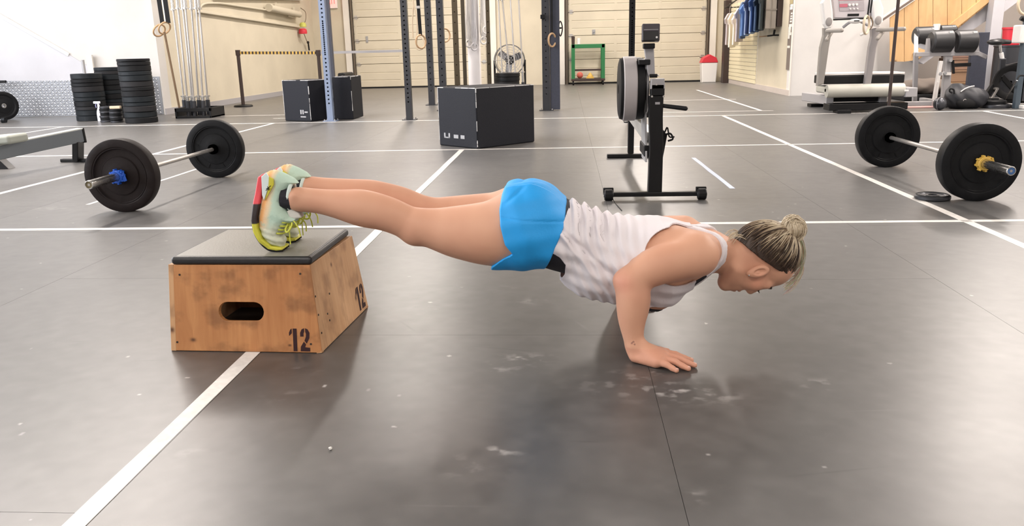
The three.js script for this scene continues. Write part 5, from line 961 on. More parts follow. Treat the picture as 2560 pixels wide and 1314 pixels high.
{
  const z = -15.9, T = thing('bar_holder', 'black bar holder on the floor behind the big soft box', 'rack', V(ZP(1285, 230, z).x, 0, z)), c = ZP(1285, 230, z);
  obj('base_plate', turned([[0.0001, 0], [0.3, 0], [0.3, 0.03], [0.28, 0.04], [0.0001, 0.04]], V(c.x, 0.001, z), 'y', 32), M.black, T);
  for (const [ax, ay, bx_, by, dz] of [[1246, 0, 1256, 190, 0.05], [1256, 0, 1274, 180, 0], [1276, 0, 1289, 195, 0.08], [1297, 0, 1307, 190, -0.05]]) {
    const f = ZP(bx_, by, z + dz), a = ZP(ax, ay, z + dz), dir = a.clone().sub(f).normalize(), foot = f.clone().addScaledVector(dir, -(f.y - 0.06) / dir.y);
    obj('socket', rod(foot.clone().setY(0.04), foot.clone().addScaledVector(dir, 0.25), 0.034, 0.034, 16), M.darkSteel, T);
    uprightBar(foot, foot.clone().addScaledVector(dir, 2.2), 'steel barbell stored upright behind the big soft box', 'barbells upright behind the soft box');
  }
  // round floor fan behind them, low stack of plates before it
  const fc = ZP(1274, 150, z - 0.6), R = ZP(1312, 150, z - 0.6).x - fc.x, F_ = thing('floor_fan', 'large round drum fan behind the upright barbells', 'fan', V(fc.x, 0, z - 0.6));
  obj('drum', turned([[R - 0.015, -0.14], [R, -0.14], [R, 0.14], [R - 0.015, 0.14], [R - 0.015, -0.14]], V(fc.x, fc.y, z - 0.6), 'z', 48), M.darkSteel, F_);
  const gr = []; for (let r = 0.06; r < R; r += 0.045) gr.push(new THREE.TorusGeometry(r, 0.004, 5, 40).translate(fc.x, fc.y, z - 0.46)); for (let i = 0; i < 8; i++) { const a = i * Math.PI / 4; gr.push(rod(V(fc.x, fc.y, z - 0.46), V(fc.x + R * Math.cos(a), fc.y + R * Math.sin(a), z - 0.46), 0.004, 0.004, 5)); }
  obj('guard', gr, M.greySteel, F_);
  for (let i = 0; i < 3; i++) { const a = i * 2.094 + 0.4; obj('blade', place(new RoundedBoxGeometry(R * 0.8, R * 0.45, 0.012, 1, 0.004), R * 0.42, 0, 0, 0.45).rotateZ(a).translate(fc.x, fc.y, z - 0.6), M.greySteel, F_); }
  obj('motor', rod(V(fc.x, fc.y, z - 0.72), V(fc.x, fc.y, z - 0.5), 0.09, 0.08, 20), M.black, F_);
  for (const s of [-1, 1]) obj('leg', tube([V(fc.x + s * R, fc.y, z - 0.6), V(fc.x + s * R, 0.04, z - 0.6), V(fc.x + s * (R - 0.02), 0.03, z - 0.35), V(fc.x + s * (R - 0.02), 0.03, z - 0.85)].slice(0, 2), 0.02, 8, 8), M.black, F_);
  obj('foot_rail', [beam(V(fc.x - R - 0.02, 0.02, z - 0.6), V(fc.x + R + 0.02, 0.02, z - 0.6), 0.3, 0.035, 0.01)], M.black, F_);
  const pz = z + 0.75, pc = ZP(1268, 195, pz), q = rng(15), g = merge(turned([[0.026, 0], [0.217, 0], [0.225, 0.008], [0.225, 0.064], [0.217, 0.072], [0.026, 0.072], [0.026, 0]], V(), 'y', 36));
  for (let i = 0; i < 7; i++) { const m = new THREE.Mesh(g, i % 2 ? M.rubber : M.black); m.castShadow = m.receiveShadow = true; m.name = numbered('bumper_plate'); m.position.set(pc.x + rr(-0.008, 0.008, q), 0.001 + i * 0.0735, pz); scene.add(m); tag(m, `black bumper plate, ${['lowest', 'second', 'third', 'fourth', 'fifth', 'sixth', 'topmost'][i]} in the low stack before the drum fan`, 'weight plate', 'bumper plates stacked before the fan'); }
}
// ---------------------------------------------------------------- rings hung on straps by the left wall
{
  const z = -13.0;
  const mk = (x, y, tilt, label) => {
    const c = ZP(x, y, z), t = thing('gymnastic_ring', label, 'ring', V(c.x, c.y - 0.1, z), 'wooden rings by the left wall');
    obj('ring', new THREE.TorusGeometry(0.1, 0.014, 10, 36).scale(1, 1, 1).rotateY(1.15).rotateZ(tilt).translate(c.x, c.y, z), M.ringWood, t);
    const top = c.clone().add(V(0.05, 0.09, 0));
    obj('strap', beam(V(top.x, c.y + 0.08, z), V(top.x - 0.05, 3.2, z), 0.035, 0.004), M.blackMatte, t); return t;
  };
  mk(398, 76, -0.6, 'wooden gymnastic ring hanging lower on a black strap beside the upright barbells'); mk(411, 70, -0.6, 'wooden gymnastic ring hanging higher on a black strap beside the upright barbells');
  for (const [x, w, m, y2, l] of [[405, 0.034, M.blackMatte, 55, 'narrow black strap hanging beside the wooden rings'], [414, 0.03, M.blackMatte, 54, 'middle black strap hanging beside the wooden rings'], [410, 0.018, M.white, 52, 'thin white strap hanging between the black ones'], [420, 0.045, M.blackMatte, 56, 'wide black strap hanging nearest the upright barbells']]) {
    const a = ZP(x, 0, z + 0.03), b = ZP(x + 3, y2, z + 0.03); tag(obj('hanging_strap', [beam(b, V(a.x - 0.06, 3.2, z + 0.03), w, 0.004, 0, V(0, 0, 1)).translate(0, 0, 0), beam(V(b.x - w / 2, b.y, z + 0.03), V(b.x + w / 2, b.y, z + 0.03), 0.008, 0.02)], m), l, 'strap');
  }
  const a = ZP(411, 80, z), b = ZP(420, 150, z); tag(obj('wooden_pole', rod(V(b.x + 0.1, 0.001, z), a, 0.017, 0.017, 12), M.brownStrap), 'thin brown pole standing under the wooden rings', 'pole');
  // hanger bracket on the wall above the frame that carries straps
  const H0 = thing('strap_hanger', 'black steel hanger bar high on the left wall carrying rings and straps', 'rack', V(ZP(410, 0, z).x, 3.15, z)); obj('bar', rod(V(ZP(385, 0, z).x - 0.1, 3.2, z), V(ZP(440, 0, z).x, 3.2, z), 0.02), M.black, H0); obj('bracket', bx(ZP(410, 0, z).x - 0.25, ZP(410, 0, z).x - 0.2, 3.15, 3.25, ZW, z), M.black, H0);
}
// ---------------------------------------------------------------- pipes and the lamp on the left wall
{
  const X = XL + 0.05, P = (x, y, o = 0) => { const p = XP(x, y, X + o); return p; };
  tag(obj('conduit', tube([P(495, 34), P(503, 14), P(540, 8), P(610, 17), P(680, 27)], 0.022, 48, 8), M.beigeDoor), 'beige painted conduit bending along the beige left wall above the long rail', 'pipe');
  tag(obj('conduit', [beam(P(497, 28), P(748, 67), 0.05, 0.05, 0.01), tube([P(720, 40, 0.05), P(735, 43, 0.05), P(747, 35, 0.05), P(752, 20, 0.05)], 0.012, 20, 6)], M.beigeDoor), 'long straight beige rail sloping along the beige left wall', 'pipe');
  const h = thing('tube_heater', 'beige tube heater hung on the beige wall above the long rail', 'heater', P(712, 28));
  obj('tube_body', rod(P(676, 20, 0.08), P(748, 36, 0.08), 0.075, 0.075, 18), M.beigeDoor, h); obj('end_cap', [rod(P(672, 19, 0.08), P(677, 20.2, 0.08), 0.085, 0.085, 18)], M.beigeDoor, h); obj('wall_bracket', [beam(P(690, 8), P(690, 24, 0.08), 0.04, 0.03), beam(P(735, 18), P(735, 33, 0.08), 0.04, 0.03)], M.beigeDoor, h);
  tag(obj('upper_beam', beam(P(535, -14), P(752, -6), 0.09, 0.14, 0.01), M.warmWhite), 'grey beige beam along the top of the left wall over the heater', 'beam');
  const a = thing('alarm_bell', 'red alarm bell with yellow top hanging on a wire on the beige wall', 'alarm', P(757, 84)), c = P(757, 76, 0.08), c2 = P(757, 62, 0.08);
  obj('bell', turned([[0.0001, 0.05], [0.06, 0.045], [0.095, 0.02], [0.105, -0.04], [0.10, -0.08], [0.0001, -0.085]], c, 'y', 24), M.red, a); obj('cap', turned([[0.0001, 0.06], [0.05, 0.055], [0.08, 0.02], [0.085, -0.05], [0.0001, -0.06]], c2, 'y', 24), M.yellowGreen, a);
  obj('wire', [tube([P(752, 20, 0.08), P(764, 32, 0.08), P(764, 50, 0.08), c2], 0.008, 24, 6), tube([c, P(764, 95, 0.06), P(770, 110, 0.05)], 0.008, 16, 6)], M.brownStrap, a);
  obj('cord_end', [rod(P(770, 104, 0.05), P(773, 126, 0.05), 0.02, 0.02, 8), new THREE.SphereGeometry(0.035, 10, 8).translate(...P(770, 106, 0.06).toArray())], M.black, a).userData.label = 'black cord end';
}
// ---------------------------------------------------------------- belt barriers before the left wall
{
  const z = -15.2, post = (px, l) => {
    const p = ZP(px, 125, z), t = thing('belt_barrier', l, 'barrier', V(p.x, 0, z));
    obj('base', turned([[0.0001, 0], [0.17, 0], [0.175, 0.01], [0.16, 0.03], [0.04, 0.045], [0.0001, 0.045]], V(p.x, 0.001, z), 'y', 32), M.black, t);
    obj('pole', rod(V(p.x, 0.04, z), V(p.x, p.y - 0.1, z), 0.032, 0.032, 16), M.darkBrown, t); obj('belt_head', rod(V(p.x, p.y - 0.1, z), V(p.x, p.y, z), 0.042, 0.045, 18), M.darkBrown, t); return p;
  };
  const a = post(594, 'black belt barrier post at the start of the striped belt'), b = post(795, 'black belt barrier post behind the soft boxes at the belt end');
  const t = thing('barrier_belt', 'black and yellow striped barrier belt stretched between two posts', 'belt', V(a.x, a.y - 0.06, z)), n = 46;
  for (let i = 0; i < n; i++) obj(i % 2 ? 'yellow_stripe' : 'black_stripe', beam(a.clone().lerp(b, (i + 0.03) / n).add(V(0, -0.05, 0.0)), a.clone().lerp(b, (i + 0.97) / n).add(V(0, -0.05, 0.0)), 0.004, 0.05), i % 2 ? M.yellow : M.darkBrown, t).position.x += 0;
  const c = XP(862, 131, -0).set(ZP(862, 131, z).x, b.y, z); tag(obj('barrier_belt', beam(b.clone().add(V(0.04, -0.05, 0)), V(c.x + 1.2, b.y - 0.05, z), 0.004, 0.045), M.greyPlastic), 'plain grey barrier belt running on past the rig upright', 'belt');
}
// ---------------------------------------------------------------- exit sign
{
  const p = ZP(826, 4, ZB + 0.06), t = thing('exit_sign', 'white exit sign box with glowing red letters on the rear wall', 'sign', V(p.x, p.y - 0.16, ZB + 0.02));
  obj('housing', bx(p.x - 0.17, p.x + 0.17, p.y - 0.17, p.y + 0.13, ZB + 0.005, ZB + 0.055, 0.008), M.palePlastic, t);
  const L = { E: [[0, 0, .2, 1], [.2, 0, .7, .18], [.2, .41, .6, .59], [.2, .82, .7, 1]], X: null, I: [[.25, 0, .45, 1]], T: [[.25, 0, .45, .82], [0, .82, .7, 1]] }, red = std(lin(0.6, 0.02, 0.02), 0.5, 0, { emissive: new THREE.Color(1, 0.06, 0.05), emissiveIntensity: 1.6 }), x0 = p.x - 0.13, s = 0.085, gs = [];
  'EXIT'.split('').forEach((ch, i) => { const ox = x0 + i * 0.068, oy = p.y - 0.06, f = (u, v) => V(ox + u * 0.075, oy + v * 0.14, ZB + 0.057); if (ch === 'X') gs.push(beam(f(0, 0), f(.7, 1), 0.006, 0.016), beam(f(.7, 0), f(0, 1), 0.006, 0.016)); else for (const [a, b, c, d] of L[ch]) gs.push(bx(ox + a * 0.075, ox + c * 0.075, oy + b * 0.14, oy + d * 0.14, ZB + 0.055, ZB + 0.06)); });
  obj('letters', gs, red, t).userData.label = 'red letters EXIT';
  const el = new THREE.PointLight(0xff2a20, 0.03); el.position.set(p.x, p.y, ZB + 0.15); el.castShadow = true; scene.add(el);
}
// ---------------------------------------------------------------- rig uprights with rows of holes
function upright(name, label, base, w, h, mat, { top = 2.75, pitch = 0.05, hole = 0.011, from = 0.25, dense, holes = true, turn = 0 } = {}) {
  const t = thing(name, label, 'rig post', base, 'rig uprights'), hs = [];
  if (holes) for (let y = from; y < top - 0.1; y += (dense && y > dense[0] && y < dense[1]) ? pitch / 2 : pitch) hs.push(circlePts(0, y, hole, 8));
  const W2 = w / 2, th = 0.004, face = extr([[-W2, 0.012], [W2, 0.012], [W2, top], [-W2, top]], th, { holes: hs });
  const rot = (g) => g.rotateY(turn).translate(base.x, 0, base.z);
  obj('front_face', rot(face.translate(0, 0, h / 2 - th)), mat, t);
  obj('tube', [rot(bx(-W2, -W2 + th, 0.012, top, -h / 2, h / 2 - th)), rot(bx(W2 - th, W2, 0.012, top, -h / 2, h / 2 - th)), rot(bx(-W2, W2, 0.012, top, -h / 2, -h / 2 + th)), rot(bx(-W2, W2, top, top + 0.004, -h / 2, h / 2))], mat, t);
  obj('base_plate', rot(bx(-W2 - 0.05, W2 + 0.05, 0.001, 0.012, -h / 2 - 0.05, h / 2 + 0.05)), mat, t);
  for (const [sx, sz] of [[-1, -1], [-1, 1], [1, -1], [1, 1]]) obj('anchor_bolt', rot(rod(V(sx * (W2 + 0.03), 0.01, sz * (h / 2 + 0.03)), V(sx * (W2 + 0.03), 0.03, sz * (h / 2 + 0.03)), 0.009, 0.009, 6)), M.satin, t);
  return t;
}
{
  const foot = (x, y) => G(x, y), onZ = (px, py, z) => { const p = ZP(px, py, z); return V(p.x, 0, z); };
  const f1 = onZ(820, 200, -11.5); upright('rig_upright', 'pale blue steel rig upright with rows of holes before the soft boxes', f1, 0.085, 0.085, M.blueSteel, { pitch: 0.055, dense: [0.9, 1.35], top: 3.2, hole: 0.0125 });
  const f1b = onZ(823, 100, -13.8); upright('rig_upright', 'dark steel rig upright standing behind the pale blue one', f1b, 0.09, 0.09, M.navy, { top: 3.2, holes: false });
  const f2 = onZ(1015, 120, -11.46); upright('rig_upright', 'dark grey rig upright with holes, standing alone left of the hanging straps', f2, 0.085, 0.085, M.darkSteel, { pitch: 0.06, top: 3.2 });
  const f3 = onZ(1071, 60, -14.6); upright('rig_upright', 'dark grey rig upright behind the hanging ring strap', f3, 0.105, 0.09, M.darkSteel, { pitch: 0.1, top: 3.2 });
  const f4 = onZ(1101, 60, -13.2); upright('rig_upright', 'wide dark grey rig upright beside the wooden ring', f4, 0.105, 0.1, M.darkSteel, { pitch: 0.1, top: 3.2 });
  const f5 = onZ(1138, 60, -16.6); upright('rig_upright', 'brown-black rig upright before the first overhead door', f5, 0.10, 0.09, std(lin(0.06, 0.045, 0.025), 0.5, 0.4), { pitch: 0.2, top: 3.2 });
  const f6 = onZ(1158, 60, -17.2); upright('rig_upright', 'slim brown-black rig upright touching the white column', f6, 0.07, 0.08, std(lin(0.05, 0.04, 0.025), 0.5, 0.4), { top: 3.2, holes: false });
  const f7 = onZ(1220, 60, -16.6); upright('rig_upright', 'brown-black rig upright on the far side of the white column', f7, 0.07, 0.08, std(lin(0.06, 0.045, 0.025), 0.5, 0.4), { top: 3.2, pitch: 0.2 });
  const f8 = onZ(1580, 60, -10.5); upright('rig_upright', 'slim perforated black upright behind the rowing machine monitor', f8, 0.07, 0.07, M.black, { pitch: 0.05, dense: [0.7, 1.2], top: 3.2, hole: 0.009 });
  // top beams join the posts above the picture
  const B = (a, b, y, l) => tag(obj('rig_beam', beam(V(a.x, y, a.z), V(b.x, y, b.z), 0.08, 0.08, 0.006), M.darkSteel), l, 'beam', 'rig beams');
  B(f1, f2, 3.25, 'steel rig beam over the pale blue upright'); B(f3, f4, 3.25, 'steel rig beam over the hanging rings'); B(f5, f7, 3.25, 'steel rig beam over the white column');
  // wide black double upright with hooks
  const wz = -12.8, a = onZ(1364, 60, wz), b = onZ(1387, 60, wz);
  const D1 = upright('rig_upright', 'broad black double rig upright left of the second overhead door', a, 0.115, 0.09, M.darkSteel, { top: 3.2, pitch: 0.09, hole: 0.009 });
  obj('second_tube', [bx(a.x + 0.06, b.x + 0.07, 0.012, 3.2, wz - 0.06, wz + 0.03, 0.004)], M.navy, D1);
  const hk = ZP(1356, 42, wz + 0.1); obj('hook', [bx(hk.x - 0.03, hk.x + 0.035, hk.y - 0.03, hk.y + 0.03, wz + 0.04, wz + 0.13, 0.006)], M.blackGloss, D1);
  const s = ZP(1401, 70, wz); obj('band_peg', [rod(V(b.x + 0.07, s.y, wz), V(s.x + 0.02, s.y, wz), 0.012), tube([V(s.x, s.y + 0.1, wz), V(s.x + 0.03, s.y, wz), V(s.x, s.y - 0.12, wz), V(s.x - 0.03, s.y, wz)], 0.01, 24, 6, true)], M.blackMatte, D1);
  const rg = ZP(1380, 100, wz + 0.1), rt = thing('gymnastic_ring', 'pale wooden ring hanging on the broad black upright', 'ring', V(rg.x, rg.y - 0.1, wz + 0.09)); obj('ring', new THREE.TorusGeometry(0.095, 0.014, 10, 32).rotateY(1.0).translate(rg.x, rg.y, wz + 0.09), M.ringWood, rt); obj('strap', beam(V(rg.x, rg.y + 0.09, wz + 0.07), V(rg.x, 3.1, wz + 0.07), 0.03, 0.004), M.blackMatte, rt);
  // hanging ring straps in the middle
  const ring = (px, py, z, turn, label, R = 0.105) => { const c = ZP(px, py, z), t = thing('gymnastic_ring', label, 'ring', V(c.x, c.y - R, z), 'rings hung on the rig'); obj('ring', new THREE.TorusGeometry(R, 0.014, 10, 36).rotateY(turn).translate(c.x, c.y, z), M.ringWood, t); return { c, t }; };
  { const { c, t } = ring(1052, 104, -13.6, 0.9, 'wooden ring at the end of a wide black strap'); const u = ZP(1042, 0, -13.6); obj('strap', [beam(V(c.x + 0.0, c.y + 0.1, -13.6), V(u.x - 0.02, 3.2, -13.6), 0.055, 0.005, 0, V(0, 0, 1))], M.blackMatte, t); obj('buckle', bx(u.x - 0.015, u.x + 0.045, u.y - 0.13, u.y - 0.09, -13.61, -13.585), M.satin, t); }
  { const { c, t } = ring(1112, 88, -13.9, 0.8, 'wooden ring half hidden behind the wide dark upright'); obj('strap', beam(V(c.x - 0.05, c.y + 0.1, -13.9), V(c.x - 0.08, 3.2, -13.9), 0.04, 0.004), M.blackMatte, t); }
  { const a0 = ZP(1033, 8, -14.2), b0 = ZP(1032, 95, -14.2), t = thing('stirrup_strap', 'pale loop of webbing with a stirrup beside the wide black ring strap', 'strap', V(b0.x, b0.y, -14.2)); obj('webbing', [tube([V(a0.x, 3.2, -14.2), a0, V(a0.x - 0.03, (a0.y + b0.y) / 2, -14.2), b0], 0.012, 30, 6), tube([V(a0.x, a0.y, -14.2), V(a0.x + 0.05, (a0.y + b0.y) / 2, -14.2), ZP(1041, 100, -14.2)], 0.014, 20, 6)], M.paleWood, t);
    const st = [[1045, 88], [1058, 100], [1062, 116], [1050, 124], [1043, 122], [1042, 100]].map(([x, y]) => ZP(x, y, -14.15)); obj('stirrup', tube(st, 0.012, 40, 6, true), M.paleWood, t); }
  // white column with cloths and rings around it
  const cz = -17.6, c0 = ZP(1166, 50, cz), c1 = ZP(1196, 50, cz);
  tag(obj('white_column', [bx(c0.x, c1.x, 0.0, CEIL, cz - 0.25, cz, 0.01), bx(c0.x - 0.03, c1.x + 0.03, 0.001, 0.12, cz - 0.28, cz + 0.03, 0.01)], std(lin(0.80, 0.78, 0.80), 0.6)), 'square white column between the two overhead doors', 'column');
  const q = rng(42);
  [[1170, 0.10, 104, M.white, 'white rope bundle hanging lowest on the white column'], [1184, 0.08, 112, M.coolWhite, 'white webbing tied in a knot on the white column'], [1207, 0.10, 96, M.white, 'white rope loop hanging beside the white column'], [1213, 0.05, 70, M.lightPlastic, 'grey rope hanging next to the brown-black post']].forEach(([px, w, yb, m, l], i) => {
    const zz = cz + 0.06 + 0.13 * (i % 2), tp = ZP(px, -60, zz), bt = ZP(px + 2, yb, zz), gs = [];
    for (let k = 0; k < 4; k++) { const o = (k - 1.5) * w * 0.22; gs.push(tube([V(tp.x + o * 0.5, tp.y + 0.6, zz), V(bt.x + o, mix(tp.y, bt.y, 0.5), zz + 0.02 * q()), V(bt.x + o * 1.7, bt.y + 0.12, zz + 0.02), V(bt.x + o * 0.6, bt.y - 0.03 * q(), zz + 0.02)], 0.016, 24, 7)); }
    gs.push(new THREE.TorusGeometry(0.07, 0.016, 8, 20).rotateY(0.6).translate(bt.x, bt.y - 0.04, zz + 0.02)); tag(obj('hanging_rope', gs, m), l, 'rope', 'ropes on the white column');
  });
}
// ---------------------------------------------------------------- soft jump boxes
function softBox(corners, h, label, text) {   // three floor corners: left, near, right
  const [L, N, R] = corners, ux = N.clone().sub(L), uz = R.clone().sub(N), c = L.clone().add(R).multiplyScalar(0.5), w = ux.length(), d = uz.length();
  const t = thing('soft_jump_box', label, 'box', V(c.x, 0, c.z), 'black soft jump boxes'), m = new THREE.Matrix4().makeBasis(ux.clone().normalize(), V(0, 1, 0), V().crossVectors(ux.clone().normalize(), V(0, 1, 0))).setPosition(c.x, 0.001, c.z);
  obj('block', new RoundedBoxGeometry(w, h, d, 3, 0.014).translate(0, h / 2, 0).applyMatrix4(m), M.foam, t);
  const e = 0.006, wear = []; const q = rng(Math.round(w * 1e4));   // worn pale edges, in broken pieces
  const edge = (a, b) => { let s = 0; while (s < 1) { const l = 0.05 + 0.22 * q(), k = Math.min(1, s + l); if (q() < 0.8) wear.push(rod(V(...a).lerp(V(...b), s), V(...a).lerp(V(...b), k), e * (0.4 + 0.6 * q()), e * (0.4 + 0.6 * q()), 6)); s = k + 0.02 * q(); } };
  const W2 = w / 2 - 0.005, D2 = d / 2 - 0.005, H1 = h - 0.005; edge([-W2, H1, D2], [W2, H1, D2]); edge([W2, H1, D2], [W2, H1, -D2]); edge([-W2, H1, -D2], [W2, H1, -D2]); edge([-W2, H1, D2], [-W2, H1, -D2]); edge([W2, 0.02, D2], [W2, H1, D2]); edge([-W2, 0.02, D2], [-W2, H1, D2]);
  obj('worn_edge', wear.map((g) => g.applyMatrix4(m)), M.foamWorn, t).userData.kind = 'stuff';
  if (text) { for (const [x, y, ww, hh] of text) obj('print', bx(-w / 2 + x * w, -w / 2 + (x + ww) * w, y, y + hh, d / 2 + 0.0005, d / 2 + 0.0018).applyMatrix4(m), M.greySteel, t); }
  return t;
}
{
  const N = G(1194, 373), L = G(1099, 363), Rr = G(1296, 357), dir = Rr.clone().sub(N).normalize();
  const px = L.clone().sub(N).normalize(), perp = V(-px.z, 0, px.x); if (perp.x < 0) perp.negate();
  const d2 = dir.clone(); // keep the box square-cornered: right side perpendicular to the left one
  const side = perp.dot(d2) > 0 ? perp : perp.negate();
  softBox([L, N, N.clone().addScaledVector(side, 0.78)], 0.575, 'large black soft jump box standing between the woman and the upright barbells', [[0.14, 0.08, 0.16, 0.012], [0.14, 0.08, 0.04, 0.05], [0.26, 0.08, 0.04, 0.05], [0.40, 0.085, 0.12, 0.035], [0.58, 0.085, 0.10, 0.035]]);
  const A = G(733, 302), B = G(797, 304), C = G(803, 303), D = G(851, 296);
  A.x -= 0.05; B.x -= 0.04; softBox([A, B, B.clone().add(V(0.05, 0, -0.45))], 0.57, 'dark blue-black soft box with pale print beside the pale blue upright', [[0.62, 0.10, 0.05, 0.06], [0.70, 0.10, 0.05, 0.06], [0.78, 0.12, 0.12, 0.02], [0.62, 0.055, 0.2, 0.018]]);
  const b2 = V(-3.36, 0, -11.74); softBox([b2, b2.clone().add(V(0.28, 0, 0.0)), b2.clone().add(V(0.32, 0, -0.6))], 0.60, 'plain black soft box directly behind the pale blue upright');
}
// black bench seat end behind the soft boxes
{
  const z = -16.4, p = ZP(855, 185, z), t = thing('exercise_bench', 'small black bench with a padded end behind the soft boxes', 'bench', V(p.x, 0, z));
  obj('pad', place(new RoundedBoxGeometry(0.14, 0.09, 0.7, 3, 0.03), p.x + 0.02, p.y - 0.02, z - 0.2), M.black, t); obj('frame', [beam(V(p.x + 0.02, p.y - 0.05, z + 0.02), V(p.x + 0.06, 0.06, z + 0.02), 0.1, 0.05, 0.006, V(0, 0, 1)), beam(V(p.x + 0.02, p.y - 0.05, z - 0.45), V(p.x + 0.06, 0.06, z - 0.45), 0.06, 0.05, 0.006, V(0, 0, 1))], M.black, t); obj('foot', [bx(p.x - 0.1, p.x + 0.2, 0.001, 0.06, z - 0.02, z + 0.05, 0.01), bx(p.x - 0.1, p.x + 0.2, 0.001, 0.06, z - 0.48, z - 0.42, 0.01)], M.black, t);
}
// ---------------------------------------------------------------- green cart before the second door
{
  const z = ZB + 0.75, P = (x, y) => ZP(x, y, z), t = thing('hand_cart', 'green tubular steel cart standing before the second overhead door', 'cart', V(P(1470, 200).x, 0, z)), x0 = P(1433, 150).x, x1 = P(1508, 150).x, yt = P(1470, 110).y;
  for (const [x, zz] of [[x0, z], [x1, z], [x0, z - 0.5], [x1, z - 0.5]]) obj('post', bx(x - 0.045, x + 0.045, 0.1, yt, zz - 0.03, zz + 0.03, 0.008), M.green, t);
  obj('top_bar', bx(x0 - 0.04, x1 + 0.04, yt - 0.1, yt, z - 0.03, z + 0.03, 0.01), M.green, t); obj('rear_top_bar', bx(x0 - 0.04, x1 + 0.04, yt - 0.1, yt, z - 0.53, z - 0.47, 0.01), M.green, t);
  obj('middle_bar', bx(x0, x1, P(1470, 177).y, P(1470, 172).y, z - 0.02, z + 0.02), M.darkBrown, t); obj('deck', bx(x0 - 0.05, x1 + 0.05, 0.1, 0.16, z - 0.55, z + 0.05, 0.01), M.darkBrown, t);
  for (const [x, zz] of [[x0, z], [x1, z], [x0, z - 0.5], [x1, z - 0.5]]) obj('caster', turned([[0.0001, -0.02], [0.045, -0.02], [0.05, -0.014], [0.05, 0.014], [0.045, 0.02], [0.0001, 0.02]], V(x, 0.051, zz), 'x', 20), M.black, t);
  const k = P(1437, 96); obj('post_knob', rod(V(x0, yt, z), V(x0, k.y + 0.05, z), 0.04, 0.045, 14), M.darkBrown, t); tag(obj('paper_cup', rod(V(x0 + 0.14, yt + 0.001, z), V(x0 + 0.14, yt + 0.15, z), 0.04, 0.05, 16), M.palePlastic), 'white paper cup standing on the green cart', 'cup');
  const o = P(1450, 196); tag(obj('toy_ball', new THREE.SphereGeometry(0.08, 20, 14).translate(o.x, 0.242, z - 0.2), std(lin(0.7, 0.16, 0.12), 0.6)), 'small red ball on the deck of the green cart', 'ball'); tag(obj('marker_cone', turned([[0.0001, 0.14], [0.02, 0.135], [0.1, 0.01], [0.11, 0], [0.0001, 0]], V(o.x + 0.26, 0.161, z - 0.2), 'y', 20), M.yellow), 'small yellow marker cone on the deck of the green cart', 'cone');
}
// white bin with a red lid by the second door
{
  const z = ZB + 0.6, p = ZP(1772, 146, z), t = thing('waste_bin', 'white bin with a red swing lid right of the second overhead door', 'bin', V(p.x, 0, z)), y = p.y - 0.1;
  obj('body', extr([[-0.17, 0.001], [0.17, 0.001], [0.2, y], [-0.2, y]], 0.34, { bevel: 0.02 }).translate(p.x, 0, z - 0.17), M.palePlastic, t); obj('lid', extr([[-0.21, y], [0.21, y], [0.16, y + 0.12], [0, y + 0.2], [-0.16, y + 0.12]], 0.36, { bevel: 0.015 }).translate(p.x, 0, z - 0.18), M.red, t);
}
